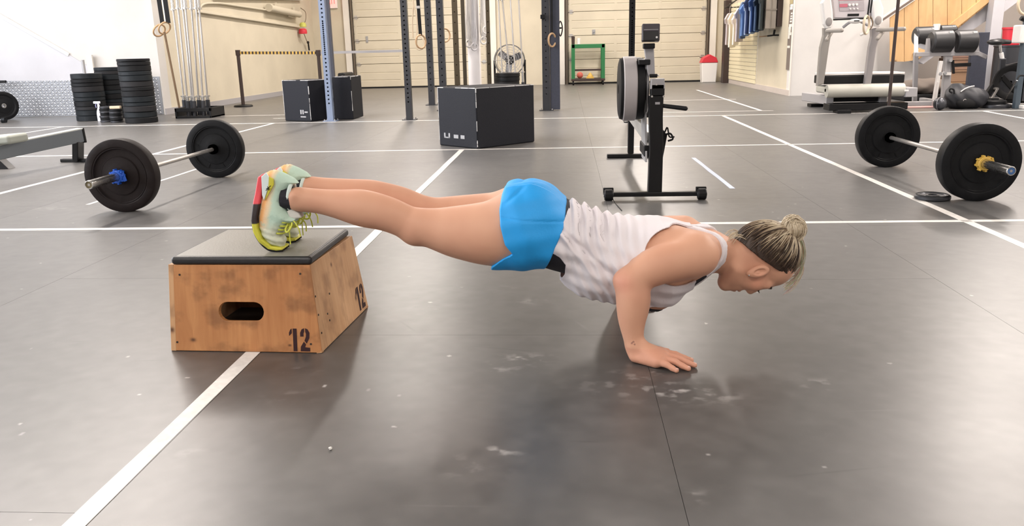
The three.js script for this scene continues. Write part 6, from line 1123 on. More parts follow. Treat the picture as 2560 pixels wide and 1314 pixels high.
// ---------------------------------------------------------------- shirts and shelves on the right wall
{
  const tee = (w, h) => { const s = []; for (const [x, y] of [[-0.09, 1], [-0.22, 0.97], [-0.5, 0.80], [-0.43, 0.66], [-0.30, 0.73], [-0.29, 0.3], [-0.31, 0], [0, -0.015], [0.31, 0], [0.29, 0.3], [0.30, 0.73], [0.43, 0.66], [0.5, 0.80], [0.22, 0.97], [0.09, 1], [0.04, 0.965], [-0.04, 0.965]]) s.push([x * w, y * h]); return extr(s, 0.035, { bevel: 0.012 }).translate(0, 0, -0.0175); };
  const cols = [['lilac grey', 0.50, 0.45, 0.47], ['cream', 0.78, 0.72, 0.62], ['off-white', 0.80, 0.75, 0.68], ['pale mauve', 0.56, 0.50, 0.52], ['slate blue', 0.10, 0.15, 0.27], ['mid blue', 0.12, 0.22, 0.45], ['pale blue', 0.32, 0.42, 0.62], ['navy', 0.02, 0.035, 0.10], ['light blue', 0.36, 0.47, 0.66], ['deep blue', 0.03, 0.07, 0.20], ['dusty blue', 0.10, 0.17, 0.30], ['ink blue', 0.012, 0.03, 0.07], ['dark slate', 0.04, 0.055, 0.065]];
  const px = [1821, 1829, 1838, 1847, 1855, 1861, 1867, 1873, 1879, 1885, 1891, 1897, 1903], yb = [112, 118, 112, 104, 96, 90, 87, 84, 84, 80, 78, 76, 74], where = ['hanging at the dark upright', 'hanging second from the dark upright', 'hanging among the pale ones', 'hanging where pale shirts meet blue', 'first of the blue row', 'near the pale shirts', 'in the blue row beside mid blue', 'darkest inside the blue row', 'lightest inside the blue row', 'in the middle of the blue row', 'toward the grey organiser', 'second from the grey organiser', 'hanging next to the grey organiser'];
  const X = 3.62, zA = XP(1815, 112, X).z - 0.3, zB = XP(1908, 70, X).z + 0.2, railY = (z) => mix(1.72, 2.06, (z - zA) / (zB - zA));   // the rail climbs toward the camera with the shirts
  px.forEach((p, i) => {
    const c = XP(p, yb[i], X), s = thing('hanging_shirt', `${cols[i][0]} shirt on a hanger, ${where[i]}`, 'shirt', V(c.x, c.y, c.z), 'shirts on the wall rail'), h = 0.68 + 0.05 * Math.sin(i * 2.1), th = 1.05 + 0.10 * Math.sin(i * 3.3), g = tee(0.62, h).rotateY(th).translate(c.x, c.y, c.z);
    obj('shirt', g, M.cotton(...cols[i].slice(1)), s);
    const ry = railY(c.z) + 0.012; obj('hanger', [tube([V(c.x, c.y + h - 0.03, c.z), V(c.x, mix(c.y + h, ry, 0.6), c.z), V(c.x + 0.02, ry - 0.02, c.z), V(c.x + 0.014, ry + 0.006, c.z), V(c.x - 0.014, ry + 0.004, c.z)], 0.004, 20, 6)], M.satin, s);
  });
  const za = zA, zb = zB;
  const r = thing('clothes_rail', 'black steel clothes rail on the right wall above the slatwall', 'rail', V(X, 1.9, za)); obj('rail', rod(V(X, railY(za), za), V(X, railY(zb), zb), 0.014), M.black, r); for (const z of [za + 0.1, zb - 0.1]) obj('rail_bracket', beam(V(X, railY(z), z), V(XR, railY(z), z), 0.03, 0.02), M.black, r);
  const du = XP(1818, 60, XR - 0.1); tag(obj('dark_upright', bx(XR - 0.16, XR - 0.03, 0.0, du.y + 0.55, du.z - 0.22, du.z + 0.06, 0.006), M.darkBrown), 'dark brown upright board on the right wall behind the pale shirts', 'board');
  const z = -16.1, a = ZP(1912, 72, z), b = ZP(1953, 0, z); b.x = Math.min(b.x, XR - 0.1); const o = thing('organiser_shelf', 'grey fabric wall organiser with stacked compartments beside the blue shirts', 'shelf', V(a.x, a.y, z));
  obj('body', bx(a.x, b.x, a.y, b.y + 0.5, z - 0.12, z, 0.012), std(lin(0.36, 0.32, 0.28), 0.85), o); const my = ZP(1930, 24, z).y; for (const y of [my, my + 0.42]) obj('shelf_seam', bx(a.x - 0.004, b.x + 0.004, y - 0.012, y + 0.012, z - 0.11, z + 0.008), std(lin(0.26, 0.23, 0.20), 0.9), o); obj('side_strip', bx(a.x + 0.09, a.x + 0.11, a.y + 0.02, b.y + 0.5, z - 0.02, z + 0.006), std(lin(0.28, 0.25, 0.22), 0.9), o);
  const dk = thing('brown_cabinet', 'dark brown wall cabinet side behind the grey organiser', 'cabinet', V(XR, a.y, z)); const d0 = ZP(1955, 66, z - 0.05); obj('body', bx(b.x + 0.012, XR - 0.002, d0.y, b.y + 0.1, z - 0.4, z + 0.05, 0.006), M.darkBrown, dk); obj('top_board', bx(b.x + 0.012, XR - 0.002, b.y + 0.1, b.y + 0.5, z - 0.4, z + 0.02, 0.004), M.warmWhite, dk);
  const k = [[1898, 92], [1918, 90], [1934, 88], [1937, 74]].map(([x, y]) => ZP(x, y, z - 0.15)); const kb = thing('shelf_bracket', 'black bent bracket with copper tip under the grey organiser', 'bracket', k[3]); obj('bracket', [beam(k[1], k[2], 0.03, 0.03, 0.004), beam(k[2], k[3], 0.035, 0.035, 0.004, V(0, 0, 1)), beam(k[2], V(XR - 0.002, k[2].y, k[2].z), 0.02, 0.03)], M.black, kb); obj('tip', beam(k[0], k[1], 0.022, 0.022), M.brownStrap, kb);
}
// banner at the end of that wall
{
  const X = XR - 0.012, z0 = ZR - 0.06, z1 = XP(1973, 30, X).z, yb = ZP(1975, 175, ZR).y, yt = 2.35, t = thing('hanging_banner', 'tall narrow taupe banner with pale printed marks at the end of the right wall', 'banner', V(X, yb, (z0 + z1) / 2)), L = z0 - z1;
  obj('cloth', bx(X, X + 0.01, yb, yt, z1, z0), std(lin(0.17, 0.14, 0.12), 0.8), t);
  const bar = (u0, u1, py, h) => { const y = XP(1982, py, X).y; return bx(X - 0.003, X, y - h, y + h, z1 + L * u0, z1 + L * u1); };
  for (const g of [bar(0.25, 0.95, 13, 0.022), bar(0.2, 0.9, 20, 0.022), bar(0.55, 0.95, 33, 0.012), bar(0.5, 0.9, 40, 0.012), bar(0.45, 0.9, 46, 0.014), bar(0.4, 0.9, 53, 0.014), bar(0.2, 0.98, 63, 0.024), bar(0.12, 0.8, 70, 0.024), bar(0.1, 0.75, 77, 0.026), bar(0.1, 0.95, 84, 0.024), bar(0.1, 0.55, 92, 0.03), bar(0.08, 0.8, 117, 0.02)]) obj('printed_mark', g, M.warmWhite, t);
  obj('top_panel', bx(X - 0.004, X, XP(1982, 9, X).y, yt, z1 + 0.02, z0 - 0.02), M.yellowGreen.clone(), t); t.children[t.children.length - 1].material.color.copy(lin(0.42, 0.36, 0.20));
  structMesh('trim_3', bx(XR - 0.015, XR + 0.0, 0.0, CEIL, ZR - 0.045, ZR + 0.012), M.warmWhite);
}
// ---------------------------------------------------------------- treadmill
{
  const z = -11.35, P = (x, y, o = 0) => ZP(x, y, z + o), t = thing('treadmill', 'pale grey treadmill with console, oval speakers and grab bars before the white wall', 'treadmill', V(P(2135, 280).x, 0, z));
  const panel = (pts, depth, o, mat, name, par = t, bev = 0.012) => obj(name, extr(pts.map(([x, y]) => { const p = P(x, y, o); return [p.x, p.y]; }), depth, { bevel: bev }).translate(0, 0, z + o - depth), mat, par);
  const con = panel([[2080, -12], [2176, -14], [2178, 44], [2086, 46]], 0.09, 0, std(lin(0.58, 0.54, 0.56), 0.45), 'console');
  panel([[2098, 4], [2160, 2], [2161, 27], [2099, 28]], 0.008, 0.006, std(lin(0.42, 0.38, 0.40), 0.4), 'display_panel', con, 0.002);
  panel([[2099, 10], [2119, 9], [2119, 18], [2099, 18]], 0.006, 0.010, std(lin(0.42, 0.14, 0.18), 0.35, 0, { emissive: new THREE.Color(0.5, 0.05, 0.08), emissiveIntensity: 0.15 }), 'red_display', con, 0.001);
  panel([[2097, -4], [2160, -6], [2160, 0], [2097, 2]], 0.006, 0.006, std(lin(0.55, 0.28, 0.32), 0.4), 'red_strip', con, 0.001);
  for (const [x, y, r] of [[2124, 12, 0.017], [2133, 11.5, 0.017], [2142, 11, 0.017], [2126, 22, 0.011], [2135, 22, 0.011], [2144, 21.5, 0.011]]) { const p = P(x, y, 0.01); obj('button', rod(V(p.x, p.y, z + 0.004), V(p.x, p.y, z + 0.018), r, r * 0.9, 16), M.palePlastic, con); }
  obj('slot', new RoundedBoxGeometry(0.145, 0.03, 0.012, 2, 0.006).translate(P(2133, 37).x, P(2133, 37).y, z + 0.004), M.blackGloss, con);
  panel([[2085, 47], [2178, 43.5], [2178, 47], [2085, 51]], 0.11, 0.03, M.blackGloss, 'console_lip', con, 0.004);
  for (const [pts, ox, oy] of [[[[2055, 8], [2064, -6], [2078, -6], [2083, 30], [2084, 60], [2078, 70], [2068, 71], [2061, 60]], 2072.5, 54.5], [[[2178, 0], [2200, -6], [2210, 20], [2208, 55], [2200, 66], [2190, 65], [2184, 52]], 2196, 51]]) {
    const s = panel(pts, 0.12, 0.05, M.palePlastic, 'speaker_pod', t, 0.02), p = P(ox, oy, 0.055); obj('speaker', new THREE.SphereGeometry(1, 24, 14).scale(0.043, 0.056, 0.012).translate(p.x, p.y, z + 0.05), std(lin(0.30, 0.28, 0.27), 0.7), s);
  }
  panel([[2060, 70], [2076, 72], [2078, 90], [2073, 118], [2060, 210], [2044, 215], [2052, 118], [2060, 88]], 0.10, -0.02, M.greyPlastic.clone(), 'upright', t, 0.015).material.color.copy(lin(0.27, 0.25, 0.23));
  panel([[2180, 72], [2198, 68], [2200, 92], [2192, 118], [2178, 212], [2162, 215], [2174, 118], [2180, 92]], 0.10, -0.02, M.greyPlastic.clone(), 'upright', t, 0.015).material.color.copy(lin(0.27, 0.25, 0.25));
  const bar = std(lin(0.34, 0.31, 0.28), 0.55), cap = (a, b, r) => [rod(a, b, r, r, 16), new THREE.SphereGeometry(r, 14, 10).translate(a.x, a.y, a.z), new THREE.SphereGeometry(r, 14, 10).translate(b.x, b.y, b.z)];
  obj('grab_bar', [cap(P(2068, 77, 0.1), P(2104, 76, 0.35), 0.026), cap(P(2078, 82, 0.1), P(2067, 99, 0.2), 0.024)], bar, t);
  obj('grab_bar', [cap(P(2194, 75, 0.1), P(2260, 72, 0.35), 0.026), cap(P(2206, 80, 0.1), P(2194, 96, 0.2), 0.026)], bar, t);
  const hb = obj('front_handle', [tube([P(2108, 68, 0.05), P(2124, 56, 0.12), P(2140, 50, 0.15), P(2154, 55, 0.12), P(2176, 66, 0.05)], 0.018, 36, 10)], M.greyPlastic, t); { const c = P(2138, 53, 0.16); obj('pulse_pad', new THREE.SphereGeometry(1, 20, 12).scale(0.085, 0.03, 0.03).translate(c.x, c.y, c.z), M.lightPlastic, hb); obj('pad_slot', new RoundedBoxGeometry(0.07, 0.014, 0.02, 2, 0.005).translate(c.x + 0.01, c.y + 0.004, c.z + 0.022), M.black, hb); }
  const c0 = P(2070, 228), c1 = P(2258, 226), rr_ = 0.085; obj('motor_cover', [rod(V(c0.x - 0.02, c0.y, z), V(c1.x, c0.y, z), rr_, rr_, 32), bx(c0.x - 0.02, c1.x, c0.y - 0.04, c0.y + 0.06, z - 0.5, z, 0.03)], std(lin(0.44, 0.43, 0.38), 0.5), t);
  const e0 = P(2257, 240), e1 = P(2288, 218); const eb = obj('end_block', bx(e0.x, e1.x, e0.y - 0.01, e1.y, z - 0.3, z + 0.09, 0.01), M.greyPlastic, t); { const l = P(2266, 226, 0.092); obj('sticker', bx(l.x - 0.025, l.x + 0.03, l.y - 0.011, l.y + 0.011, z + 0.0905, z + 0.092), M.palePlastic, eb); }
  obj('top_rail', bx(P(2066, 190).x, P(2270, 190).x, P(2100, 211).y, P(2100, 190).y, z - 0.55, z - 0.1, 0.012), M.black, t); obj('pale_strip', bx(P(2066, 190).x, P(2270, 190).x, P(2100, 189).y, P(2100, 184).y, z - 0.55, z - 0.11, 0.004), M.lightPlastic, t);
  obj('running_deck', [beam(V(P(2172, 0).x, 0.16, z - 0.2), V(P(2172, 0).x, 0.14, z - 1.3), 0.6, 0.06, 0.01)], M.blackMatte, t); for (const s of [-0.35, 0.35]) obj('side_rail', beam(V(P(2172, 0).x + s, 0.16, z - 0.15), V(P(2172, 0).x + s, 0.14, z - 1.35), 0.1, 0.12, 0.01), M.greyPlastic, t);
  obj('base_frame', bx(P(2072, 270).x, P(2268, 270).x, 0.03, 0.12, z - 0.25, z + 0.02, 0.01), M.black, t);
  for (const [x, zz] of [[2104, 0.02], [2230, 0.02], [2104, -1.2], [2230, -1.2]]) { const p = P(x, 276); obj('foot', bx(p.x - 0.09, p.x + 0.09, 0.0, 0.045, z + zz - 0.1, z + zz + 0.1, 0.008), M.black, t); }
}
// gymnastic ring and straps hanging before the treadmill, black pole beside it
{
  const z = -10.6, c = ZP(2166, 62, z), t = thing('gymnastic_ring', 'pale wooden ring on black straps hanging before the treadmill console', 'ring', V(c.x, c.y - 0.11, z));
  obj('ring', new THREE.TorusGeometry(0.105, 0.014, 10, 40).rotateY(0.95).translate(c.x, c.y, z), M.paleWood, t);
  const s0 = ZP(2169, 40, z), s1 = ZP(2176, 32, z); obj('strap', [beam(s0, V(s0.x + 0.1, 3.4, z), 0.012, 0.024), beam(s1, V(s1.x + 0.1, 3.4, z), 0.012, 0.024)], M.blackMatte, t);
  const h = [[2151, 88], [2165, 80], [2178, 70], [2188, 74]].map(([x, y]) => ZP(x, y, z - 0.1)); const hd = thing('pull_grip', 'small pale grip hanging on a cord below the wooden ring', 'handle', h[0]); obj('grip', rod(h[0], h[1], 0.014), M.lightPlastic, hd); obj('cord', tube([h[1], h[2], ZP(2182, 55, z - 0.1), ZP(2176, 40, z - 0.1)], 0.006, 20, 6), M.brownStrap, hd);
  const pz = -10.9, p = ZP(2236, 110, pz), pt = thing('thin_pole', 'thin dark pole standing in a round base beside the treadmill', 'pole', V(p.x, 0, pz)); obj('pole', rod(V(p.x, 0.02, pz), V(p.x, 3.3, pz), 0.02, 0.02, 14), M.darkBrown, pt); obj('base', turned([[0.0001, 0], [0.14, 0], [0.145, 0.012], [0.03, 0.03], [0.0001, 0.03]], V(p.x, 0.001, pz), 'y', 28), M.black, pt);
  const r2 = ZP(2566, 10, -11.2), t2 = thing('gymnastic_ring', 'pale wooden ring hanging at the far right beside the stairs', 'ring', V(r2.x, r2.y - 0.15, -11.2)); obj('ring', new THREE.TorusGeometry(0.125, 0.018, 10, 36).rotateY(0.3).translate(r2.x, r2.y, -11.2), M.paleWood, t2); obj('strap', beam(V(r2.x, r2.y + 0.12, -11.2), V(r2.x, 3.4, -11.2), 0.035, 0.004), M.blackMatte, t2);
}
// ---------------------------------------------------------------- stairs at the right
{
  const z = -14.7, P = (x, y, zz = z) => ZP(x, y, zz), pl = (pts, zz) => pts.map(([x, y]) => { const p = P(x, y, zz); return [p.x, p.y]; });
  const t = thing('staircase', 'wooden staircase with pine side panel and white stringer at the right', 'stairs', V(P(2350, 200).x, 0, z));
  // boards of the side panel, one by one
  const top = (x) => mix(44, -24, (x - 2226) / 100), low = (x) => x < 2292 ? 150 : mix(150, -2, (x - 2292) / 190);
  const xs = [2226, 2262, 2298, 2334, 2370, 2406, 2442, 2478]; for (let i = 0; i + 1 < xs.length; i++) { const a = xs[i] + 0.5, b = xs[i + 1] - 0.5, ya = Math.max(top(a), -30), yb_ = Math.max(top(b), -30); obj('panel_board', extr(pl([[a, low(a) + 4], [b, low(b) + 4], [b, yb_], [a, ya]], z), 0.03, { bevel: 0.002 }).translate(0, 0, z - 0.05), pine, t); }
  obj('stringer', beam(P(2288, 140), P(2484, -16), 0.05, 0.12, 0.006), pine, t);
  obj('handrail', [beam(P(2196, 55), P(2290, -8), 0.05, 0.05, 0.01), ], std(lin(0.16, 0.12, 0.10), 0.5), t); obj('rail_cap', beam(P(2197, 50), P(2290, -13), 0.06, 0.03, 0.006), M.white, t);
  const soff = pl([[2296, 152], [2340, 118], [2480, 3], [2500, 3], [2500, 30], [2352, 130], [2310, 160]], z - 0.12); obj('soffit', extr(soff, 0.9).translate(0, 0, z - 1.05), M.coolWhite, t);
  for (let i = 0; i < 11; i++) { const p = P(2300 + i * 17, 128 - i * 13.8); obj('tread', bx(p.x - 0.02, p.x + 0.24, p.y + 0.03, p.y + 0.06, z - 0.95, z - 0.06), M.paleWood, t); }
  const c0 = P(2474, 100, z + 0.2), c1 = P(2502, 100, z + 0.2); tag(obj('white_column', bx(c0.x, c1.x, 0.0, CEIL, z + 0.0, z + 0.2, 0.008), M.coolWhite), 'white square post supporting the wooden staircase', 'column');
  obj('brace', [beam(P(2500, 22, z + 0.1), P(2540, -8, z + 0.1), 0.1, 0.14)], M.coolWhite, t);
  // low board wall and boxes below the stairs
  const w0 = P(2296, 200, -14.95).x, w1 = P(2430, 200, -14.95).x; for (let i = 0; i < 4; i++) { const y0 = 0.002 + i * 0.2; tag(obj('storage_crate', [bx(w0 + (i % 2) * 0.03 + 0.5, w1, y0, y0 + 0.195, -15.4, -14.95, 0.005), bx(w0 + (i % 2) * 0.03 + 0.5, w1, y0 + 0.17, y0 + 0.195, -14.95, -14.93)], std(lin(0.36 - 0.03 * i, 0.22 - 0.02 * i, 0.12), 0.8)), ['brown storage crate on the floor under the stairs', 'brown storage crate second from the floor under the stairs', 'brown storage crate third from the floor under the stairs', 'darkest brown storage crate on top of the pile under the stairs'][i], 'crate', 'crates under the stairs'); }
}
// ---------------------------------------------------------------- roller machine
{
  const z = -12.3, P = (x, y, o = 0) => ZP(x, y, z + o), t = thing('roller_machine', 'grey steel exercise machine with four thick black padded rollers', 'gym machine', V(P(2375, 250).x, 0, z)), gs = std(lin(0.36, 0.35, 0.36), 0.45, 0.2);
  const roller = (x0, x1, y, r, o) => { const a = P(x0, y, o), b = P(x1, y, o), g = turned([[0.0001, 0], [r * 0.82, 0], [r, 0.02], [r, b.x - a.x - 0.02], [r * 0.82, b.x - a.x], [0.0001, b.x - a.x]], V(), 'x', 32).translate(a.x, a.y, z + o); const m = obj('roller', g, M.vinyl, t); obj('label_patch', [bx(mix(a.x, b.x, 0.7), mix(a.x, b.x, 0.88), a.y + r * 0.72, a.y + r * 0.86, z + o + r * 0.52, z + o + r * 0.70)], M.palePlastic, m); };
  roller(2326, 2379, 104, 0.155, 0); roller(2386, 2438, 104, 0.155, 0); roller(2286, 2338, 90, 0.13, -0.55); roller(2346, 2389, 78, 0.085, -0.55);
  obj('crossbar', beam(P(2290, 136, 0), P(2446, 133, 0), 0.07, 0.06, 0.006), gs, t); obj('crossbar_end', beam(P(2444, 133, 0), P(2466, 143, 0.02), 0.07, 0.055, 0.006), gs, t);
  for (const x of [2320, 2382, 2440]) obj('roller_post', extr([[P(x - 7, 134).x, P(x, 134).y], [P(x + 7, 134).x, P(x, 134).y], [P(x + 3, 98).x, P(x, 96).y], [P(x - 3, 98).x, P(x, 96).y]], 0.06, { bevel: 0.006 }).translate(0, 0, z - 0.03), gs, t);
  obj('rear_posts', [beam(P(2290, 136, -0.02), P(2290, 88, -0.55), 0.05, 0.06), beam(P(2340, 136, -0.02), P(2340, 66, -0.55), 0.05, 0.06), bx(P(2334, 80, -0.55).x, P(2348, 62, -0.55).x, P(2340, 82, -0.55).y, P(2340, 60, -0.55).y, z - 0.6, z - 0.5, 0.01)], M.lightPlastic, t);
  const l0 = P(2372, 139), l1 = P(2362, 262); obj('main_post', beam(V(l0.x, l0.y, z - 0.02), V(l1.x, 0.05, z - 0.02), 0.1, 0.08, 0.008, V(0, 0, 1)), gs, t);
  obj('side_plate', [beam(P(2352, 152, 0.05), P(2336, 250, 0.05), 0.05, 0.05, 0.006, V(0, 0, 1)), bx(P(2345, 188).x, P(2374, 180).x, P(2350, 188).y, P(2350, 181).y, z, z + 0.06)], M.lightPlastic, t);
  for (const [x, y] of [[2376, 151], [2362, 183], [2350, 184]]) { const p = P(x, y, 0.06); obj('knob', rod(V(p.x, p.y, z + 0.02), V(p.x, p.y, z + 0.08), 0.026, 0.022, 14), M.greySteel, t); }
  obj('lever', [beam(P(2382, 150, 0.05), P(2384, 184, 0.05), 0.025, 0.04, 0.004, V(0, 0, 1)), beam(P(2384, 163, 0.02), P(2426, 161, -0.1), 0.03, 0.05, 0.004)], M.black, t);
  obj('thin_strut', rod(P(2346, 205, 0.08), V(P(2338, 255, 0.08).x, 0.03, z + 0.08), 0.012), M.lightPlastic, t);
  obj('base', [beam(V(l1.x - 0.55, 0.035, z), V(l1.x + 0.35, 0.035, z), 0.1, 0.06, 0.008), beam(V(l1.x, 0.035, z + 0.25), V(l1.x, 0.035, z - 0.8), 0.08, 0.06, 0.008)], gs, t);
  obj('rear_leg', [beam(P(2290, 130, -0.55), V(P(2290, 250, -0.55).x, 0.02, z - 0.6), 0.06, 0.06, 0.006, V(0, 0, 1)), beam(P(2290, 110, -0.55), P(2372, 139, -0.2), 0.05, 0.06)], gs, t);
  // navy bench board standing on end
  const bz = -12.75, q = (x, y) => { const p = ZP(x, y, bz); return [p.x, p.y]; }, b = thing('bench_board', 'dark navy padded board standing on end behind the roller machine', 'bench', V(q(2445, 200)[0], 0, bz)), pts = [[2432, 81], [2474, 80], [2463, 226], [2418, 228]].map(([x, y]) => q(x, y)); const bot = pts[2][1]; pts[2][1] = pts[3][1] = 0.002; pts[2][0] -= 0.02; pts[3][0] -= 0.02; obj('board', extr(pts, 0.07, { bevel: 0.008 }).translate(0, 0, bz - 0.05), M.navy, b); obj('back_brace', beam(V(pts[3][0] + 0.14, 0.02, bz - 0.3), V(pts[0][0] + 0.12, 0.7, bz - 0.06), 0.04, 0.04), M.black, b);
}
// ---------------------------------------------------------------- stationary bike, red tub and the corner of another machine
{
  const z = -12.1, P = (x, y, o = 0) => ZP(x, y, z + o), t = thing('exercise_bike', 'dark stationary bike with a black saddle beside the white stair post', 'exercise bike', V(P(2505, 255).x, 0, z));
  { const c = P(2497, 105); const sd = meshSDF((x, y, zz) => smin(sEll(x, y, zz, c.x - 0.05, c.y, z, 0.10, 0.042, 0.10), sCap(x, y, zz, V(c.x, c.y + 0.005, z), V(c.x + 0.14, c.y - 0.005, z), 0.04, 0.03), 0.03), V(c.x - 0.2, c.y - 0.08, z - 0.14), V(c.x + 0.22, c.y + 0.08, z + 0.14), 0.01); obj('saddle', sd, M.vinyl, t); }
  obj('saddle_stem', rod(P(2500, 112), P(2503, 138), 0.016), M.chrome, t); obj('seat_post', [rod(P(2503, 132), P(2506, 150), 0.028), ], M.palePlastic, t); obj('post_sleeve', beam(P(2506, 146), P(2500, 200), 0.08, 0.07, 0.01, V(0, 0, 1)), M.darkSteel, t);
  obj('frame', [beam(P(2500, 190), P(2468, 236), 0.08, 0.07, 0.008), beam(P(2502, 190), P(2546, 240), 0.08, 0.07, 0.008), beam(P(2500, 172), P(2550, 160), 0.06, 0.07, 0.008)], M.black, t);
  { const c = P(2524, 205); obj('flywheel', turned([[0.02, -0.03], [0.2, -0.03], [0.225, -0.02], [0.225, 0.02], [0.2, 0.03], [0.02, 0.03]], c, 'z', 40), M.darkSteel, t); obj('guard', turned([[0.15, 0.032], [0.19, 0.05], [0.235, 0.05], [0.24, 0.02]], c, 'z', 40), M.black, t); }
  { const c = P(2492, 222, 0.1); obj('crank', [rod(V(c.x, c.y, z - 0.12), V(c.x, c.y, z + 0.12), 0.02), beam(V(c.x, c.y, z + 0.12), V(c.x - 0.06, c.y - 0.13, z + 0.12), 0.02, 0.03)], M.satin, t); obj('pedal', bx(c.x - 0.11, c.x - 0.01, c.y - 0.15, c.y - 0.12, z + 0.12, z + 0.22, 0.008), M.black, t); }
  obj('base', [beam(V(P(2468, 250).x, 0.04, z - 0.25), V(P(2468, 250).x, 0.04, z + 0.25), 0.07, 0.05, 0.01), beam(V(P(2552, 250).x, 0.04, z - 0.25), V(P(2552, 250).x, 0.04, z + 0.25), 0.07, 0.05, 0.01), beam(V(P(2468, 250).x, 0.06, z), V(P(2552, 250).x, 0.06, z), 0.06, 0.05, 0.008)], M.black, t);
  const rz = -14.0, R = (x, y) => ZP(x, y, rz), cab = thing('storage_drum', 'dark grey storage drum under the red tub', 'drum', V(R(2527, 200).x, 0, rz)), dt = R(2527, 113).y, cx = R(2526, 113).x; obj('drum', turned([[0.0001, 0], [0.22, 0], [0.225, 0.02], [0.225, dt - 0.03], [0.235, dt - 0.02], [0.235, dt], [0.0001, dt]], V(cx, 0.001, rz), 'y', 36), M.darkSteel, cab);
  const tt = R(2526, 68).y, tub = thing('plastic_tub', 'bright red plastic tub standing on the dark drum', 'tub', V(cx, dt, rz)); const tw = (R(2549, 90).x - R(2503, 90).x) / 2; obj('body', turned([[0.0001, 0.002], [tw * 0.82, 0.002], [tw * 0.86, 0.01], [tw * 0.97, tt - dt - 0.02], [tw * 0.92, tt - dt - 0.02], [tw * 0.80, 0.02], [0.0001, 0.02]], V(cx, dt, rz), 'y', 36), M.red, tub); obj('rim', turned([[tw * 0.92, tt - dt - 0.03], [tw * 1.04, tt - dt - 0.03], [tw * 1.04, tt - dt], [tw * 0.92, tt - dt]], V(cx, dt, rz), 'y', 36), M.red, tub);
  const mz = -11.5, Q = (x, y) => ZP(x, y, mz), mc = thing('cable_machine', 'dark blue-grey frame of a machine cut by the picture edge beside the bike', 'gym machine', V(Q(2552, 260).x, 0, mz)); obj('column', bx(Q(2546, 200).x, Q(2559, 200).x, 0.0, 1.75, mz - 0.08, mz, 0.006), std(lin(0.05, 0.07, 0.09), 0.5), mc); obj('shroud', bx(Q(2553, 60).x, Q(2600, 60).x, Q(2550, 108).y, Q(2550, 62).y, mz - 0.2, mz + 0.02, 0.02), M.palePlastic, mc); obj('weight_stack', bx(Q(2562, 200).x, Q(2610, 200).x, 0.1, 1.0, mz - 0.2, mz, 0.006), M.darkSteel, mc); obj('foot_plate', bx(Q(2548, 260).x, Q(2600, 260).x, 0.001, 0.05, mz - 0.3, mz + 0.1, 0.008), M.lightPlastic, mc); obj('hand_grip', rod(Q(2552, 45), Q(2575, 55), 0.03), M.black, mc);
  const ra = G(2505, 262), rb = ZP(2543, 200, mz + 0.15); const lb = thing('leaning_rod', 'thin silver rod leaning from the floor plates to the blue-grey machine', 'rod', V(ra.x, 0, ra.z)); obj('rod', rod(V(ra.x, 0.012, ra.z), rb, 0.011, 0.011, 12), M.chrome, lb); obj('bent_end', tube([rb, rb.clone().add(V(0.03, 0.05, -0.02)), rb.clone().add(V(0.12, 0.05, -0.05))], 0.011, 12, 8), M.black, lb);
}
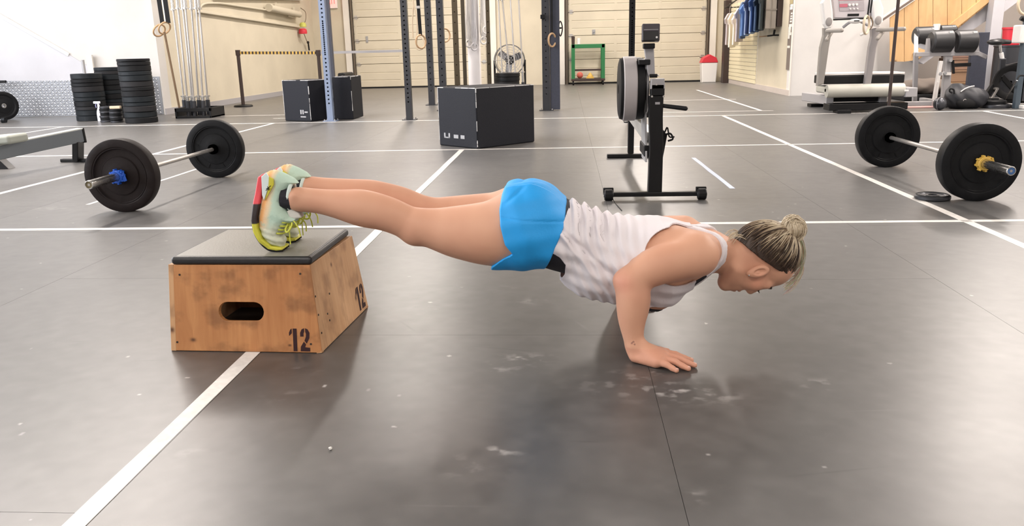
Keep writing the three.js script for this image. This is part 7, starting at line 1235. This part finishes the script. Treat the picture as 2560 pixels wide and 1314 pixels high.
// ---------------------------------------------------------------- duffel bag and things on the floor
{
  const c = G(2424, 274), z = c.z - 0.2, w = (ZP(2470, 240, z).x - ZP(2376, 240, z).x), h = ZP(2424, 208, z).y, t = thing('duffel_bag', 'black duffel bag with a pale piped edge slumped before the navy board', 'bag', V(c.x, 0, z)), hx = w / 2;
  const bag = (x, y, zz) => { const u = x - c.x, v = y, s = zz - z; let d = sEll(u + 0.06, v, s, 0.0, 0.15, 0, hx * 0.80, 0.165, 0.17); d = smin(d, sEll(u - 0.08, v, s, 0.03, 0.14, 0.02, hx * 0.78, 0.14, 0.16), 0.06); d = smin(d, sEll(u + 0.1, v, s, 0, 0.24, -0.02, 0.10, 0.10, 0.11), 0.05); d += 0.008 * Math.sin(u * 34 + v * 22) * Math.sin(s * 30 + v * 18); return Math.max(d, 0.003 - v); };
  const bm = obj('body', meshSDF(bag, V(c.x - hx - 0.1, -0.02, z - 0.26), V(c.x + hx + 0.1, 0.42, z + 0.26), 0.014), std(lin(0.014, 0.015, 0.02), 0.55, 0, { bumpMap: grainBump, bumpScale: 0.001 }), t);
  const pp = [[2402, 229], [2414, 221], [2428, 216], [2436, 215]].map(([x, y]) => { const p = ZP(x, y, z + 0.15); return p; }); obj('piping', tube(pp.map((p) => V(p.x, p.y, p.z)), 0.008, 24, 6), M.lightPlastic, bm);
  obj('handle', tube([[2380, 232], [2374, 228], [2376, 222], [2384, 224], [2386, 234]].map(([x, y]) => ZP(x, y, z + 0.14)), 0.011, 28, 7), M.blackMatte, t); obj('zip_pull', new THREE.TorusGeometry(0.02, 0.005, 6, 16).translate(...ZP(2412, 252, z + 0.175).toArray()), M.satin, t); obj('side_pocket', meshSDF((x, y, zz) => { const p = [x - (c.x - 0.02), y - 0.09, zz - (z + 0.13)]; return sEll(...p, 0, 0, 0, 0.14, 0.075, 0.06); }, V(c.x - 0.22, -0.0, z + 0.02), V(c.x + 0.18, 0.2, z + 0.24), 0.014), M.blackMatte, t);
  // discs on the floor
  const d = G(2479, 272); const disc = (cx, cy, cz, r, T, l, m) => tag(obj('bumper_plate', turned([[0.026, 0], [r - 0.012, 0], [r, 0.008], [r, T - 0.008], [r - 0.012, T], [r * 0.6, T - 0.004], [0.06, T], [0.026, T], [0.026, 0]], V(cx, cy, cz), 'y', 44), m), l, 'weight plate');
  d.x += 0.11; disc(d.x + 0.02, 0.001, d.z - 0.19, 0.19, 0.05, 'lower grey weight plate lying on the floor by the duffel bag', M.darkSteel); disc(d.x - 0.01, 0.0515, d.z - 0.2, 0.17, 0.05, 'upper grey weight plate lying on another by the duffel bag', M.rubber);
  const mb = G(2352, 276), mr = 0.085; const ball = thing('medicine_ball', 'small dark grey medicine ball on the floor before the roller machine', 'ball', V(mb.x, 0, mb.z)); obj('ball', new THREE.SphereGeometry(mr, 28, 20).translate(mb.x, mr + 0.001, mb.z - 0.05), M.darkSteel, ball); obj('seam', new THREE.TorusGeometry(mr + 0.001, 0.003, 6, 40).rotateY(0.7).translate(mb.x, mr + 0.001, mb.z - 0.05), M.greyPlastic, ball);
  const pd = G(2382, 272); tag(obj('foam_pad', new RoundedBoxGeometry(0.2, 0.10, 0.16, 3, 0.025).rotateY(0.3).translate(pd.x - 0.03, 0.052, pd.z - 0.3), M.greyPlastic), 'small grey foam pad between the ball and the duffel bag', 'pad');
  const cp = thing('towel_pile', 'grey brown folded mats piled under the stairs beside the roller machine', 'mat', V(ZP(2310, 225, -12.9).x, 0, -13.6)), cb = ZP(2312, 225, -13.6); obj('mat_top', meshSDF((x, y, zz) => { const k = sEll(x, y, zz, cb.x, 0.2, -13.6, 0.42, 0.13, 0.3) + 0.012 * Math.sin(x * 26) * Math.sin(y * 40); return Math.max(k, 0.10 - y); }, V(cb.x - 0.55, 0.05, -14.0), V(cb.x + 0.55, 0.42, -13.2), 0.02), std(lin(0.16, 0.13, 0.11), 0.85), cp); obj('mat_bottom', bx(cb.x - 0.42, cb.x + 0.42, 0.002, 0.10, -13.9, -13.3, 0.02), M.blackMatte, cp);
  const fl = G(2318, 272); tag(obj('floor_board', bx(fl.x - 0.25, fl.x + 0.2, 0.001, 0.02, fl.z - 0.3, fl.z - 0.15, 0.004), std(lin(0.6, 0.35, 0.33), 0.6)), 'flat pinkish board lying on the floor before the roller machine', 'board');
}
renderer.render(scene, camera);
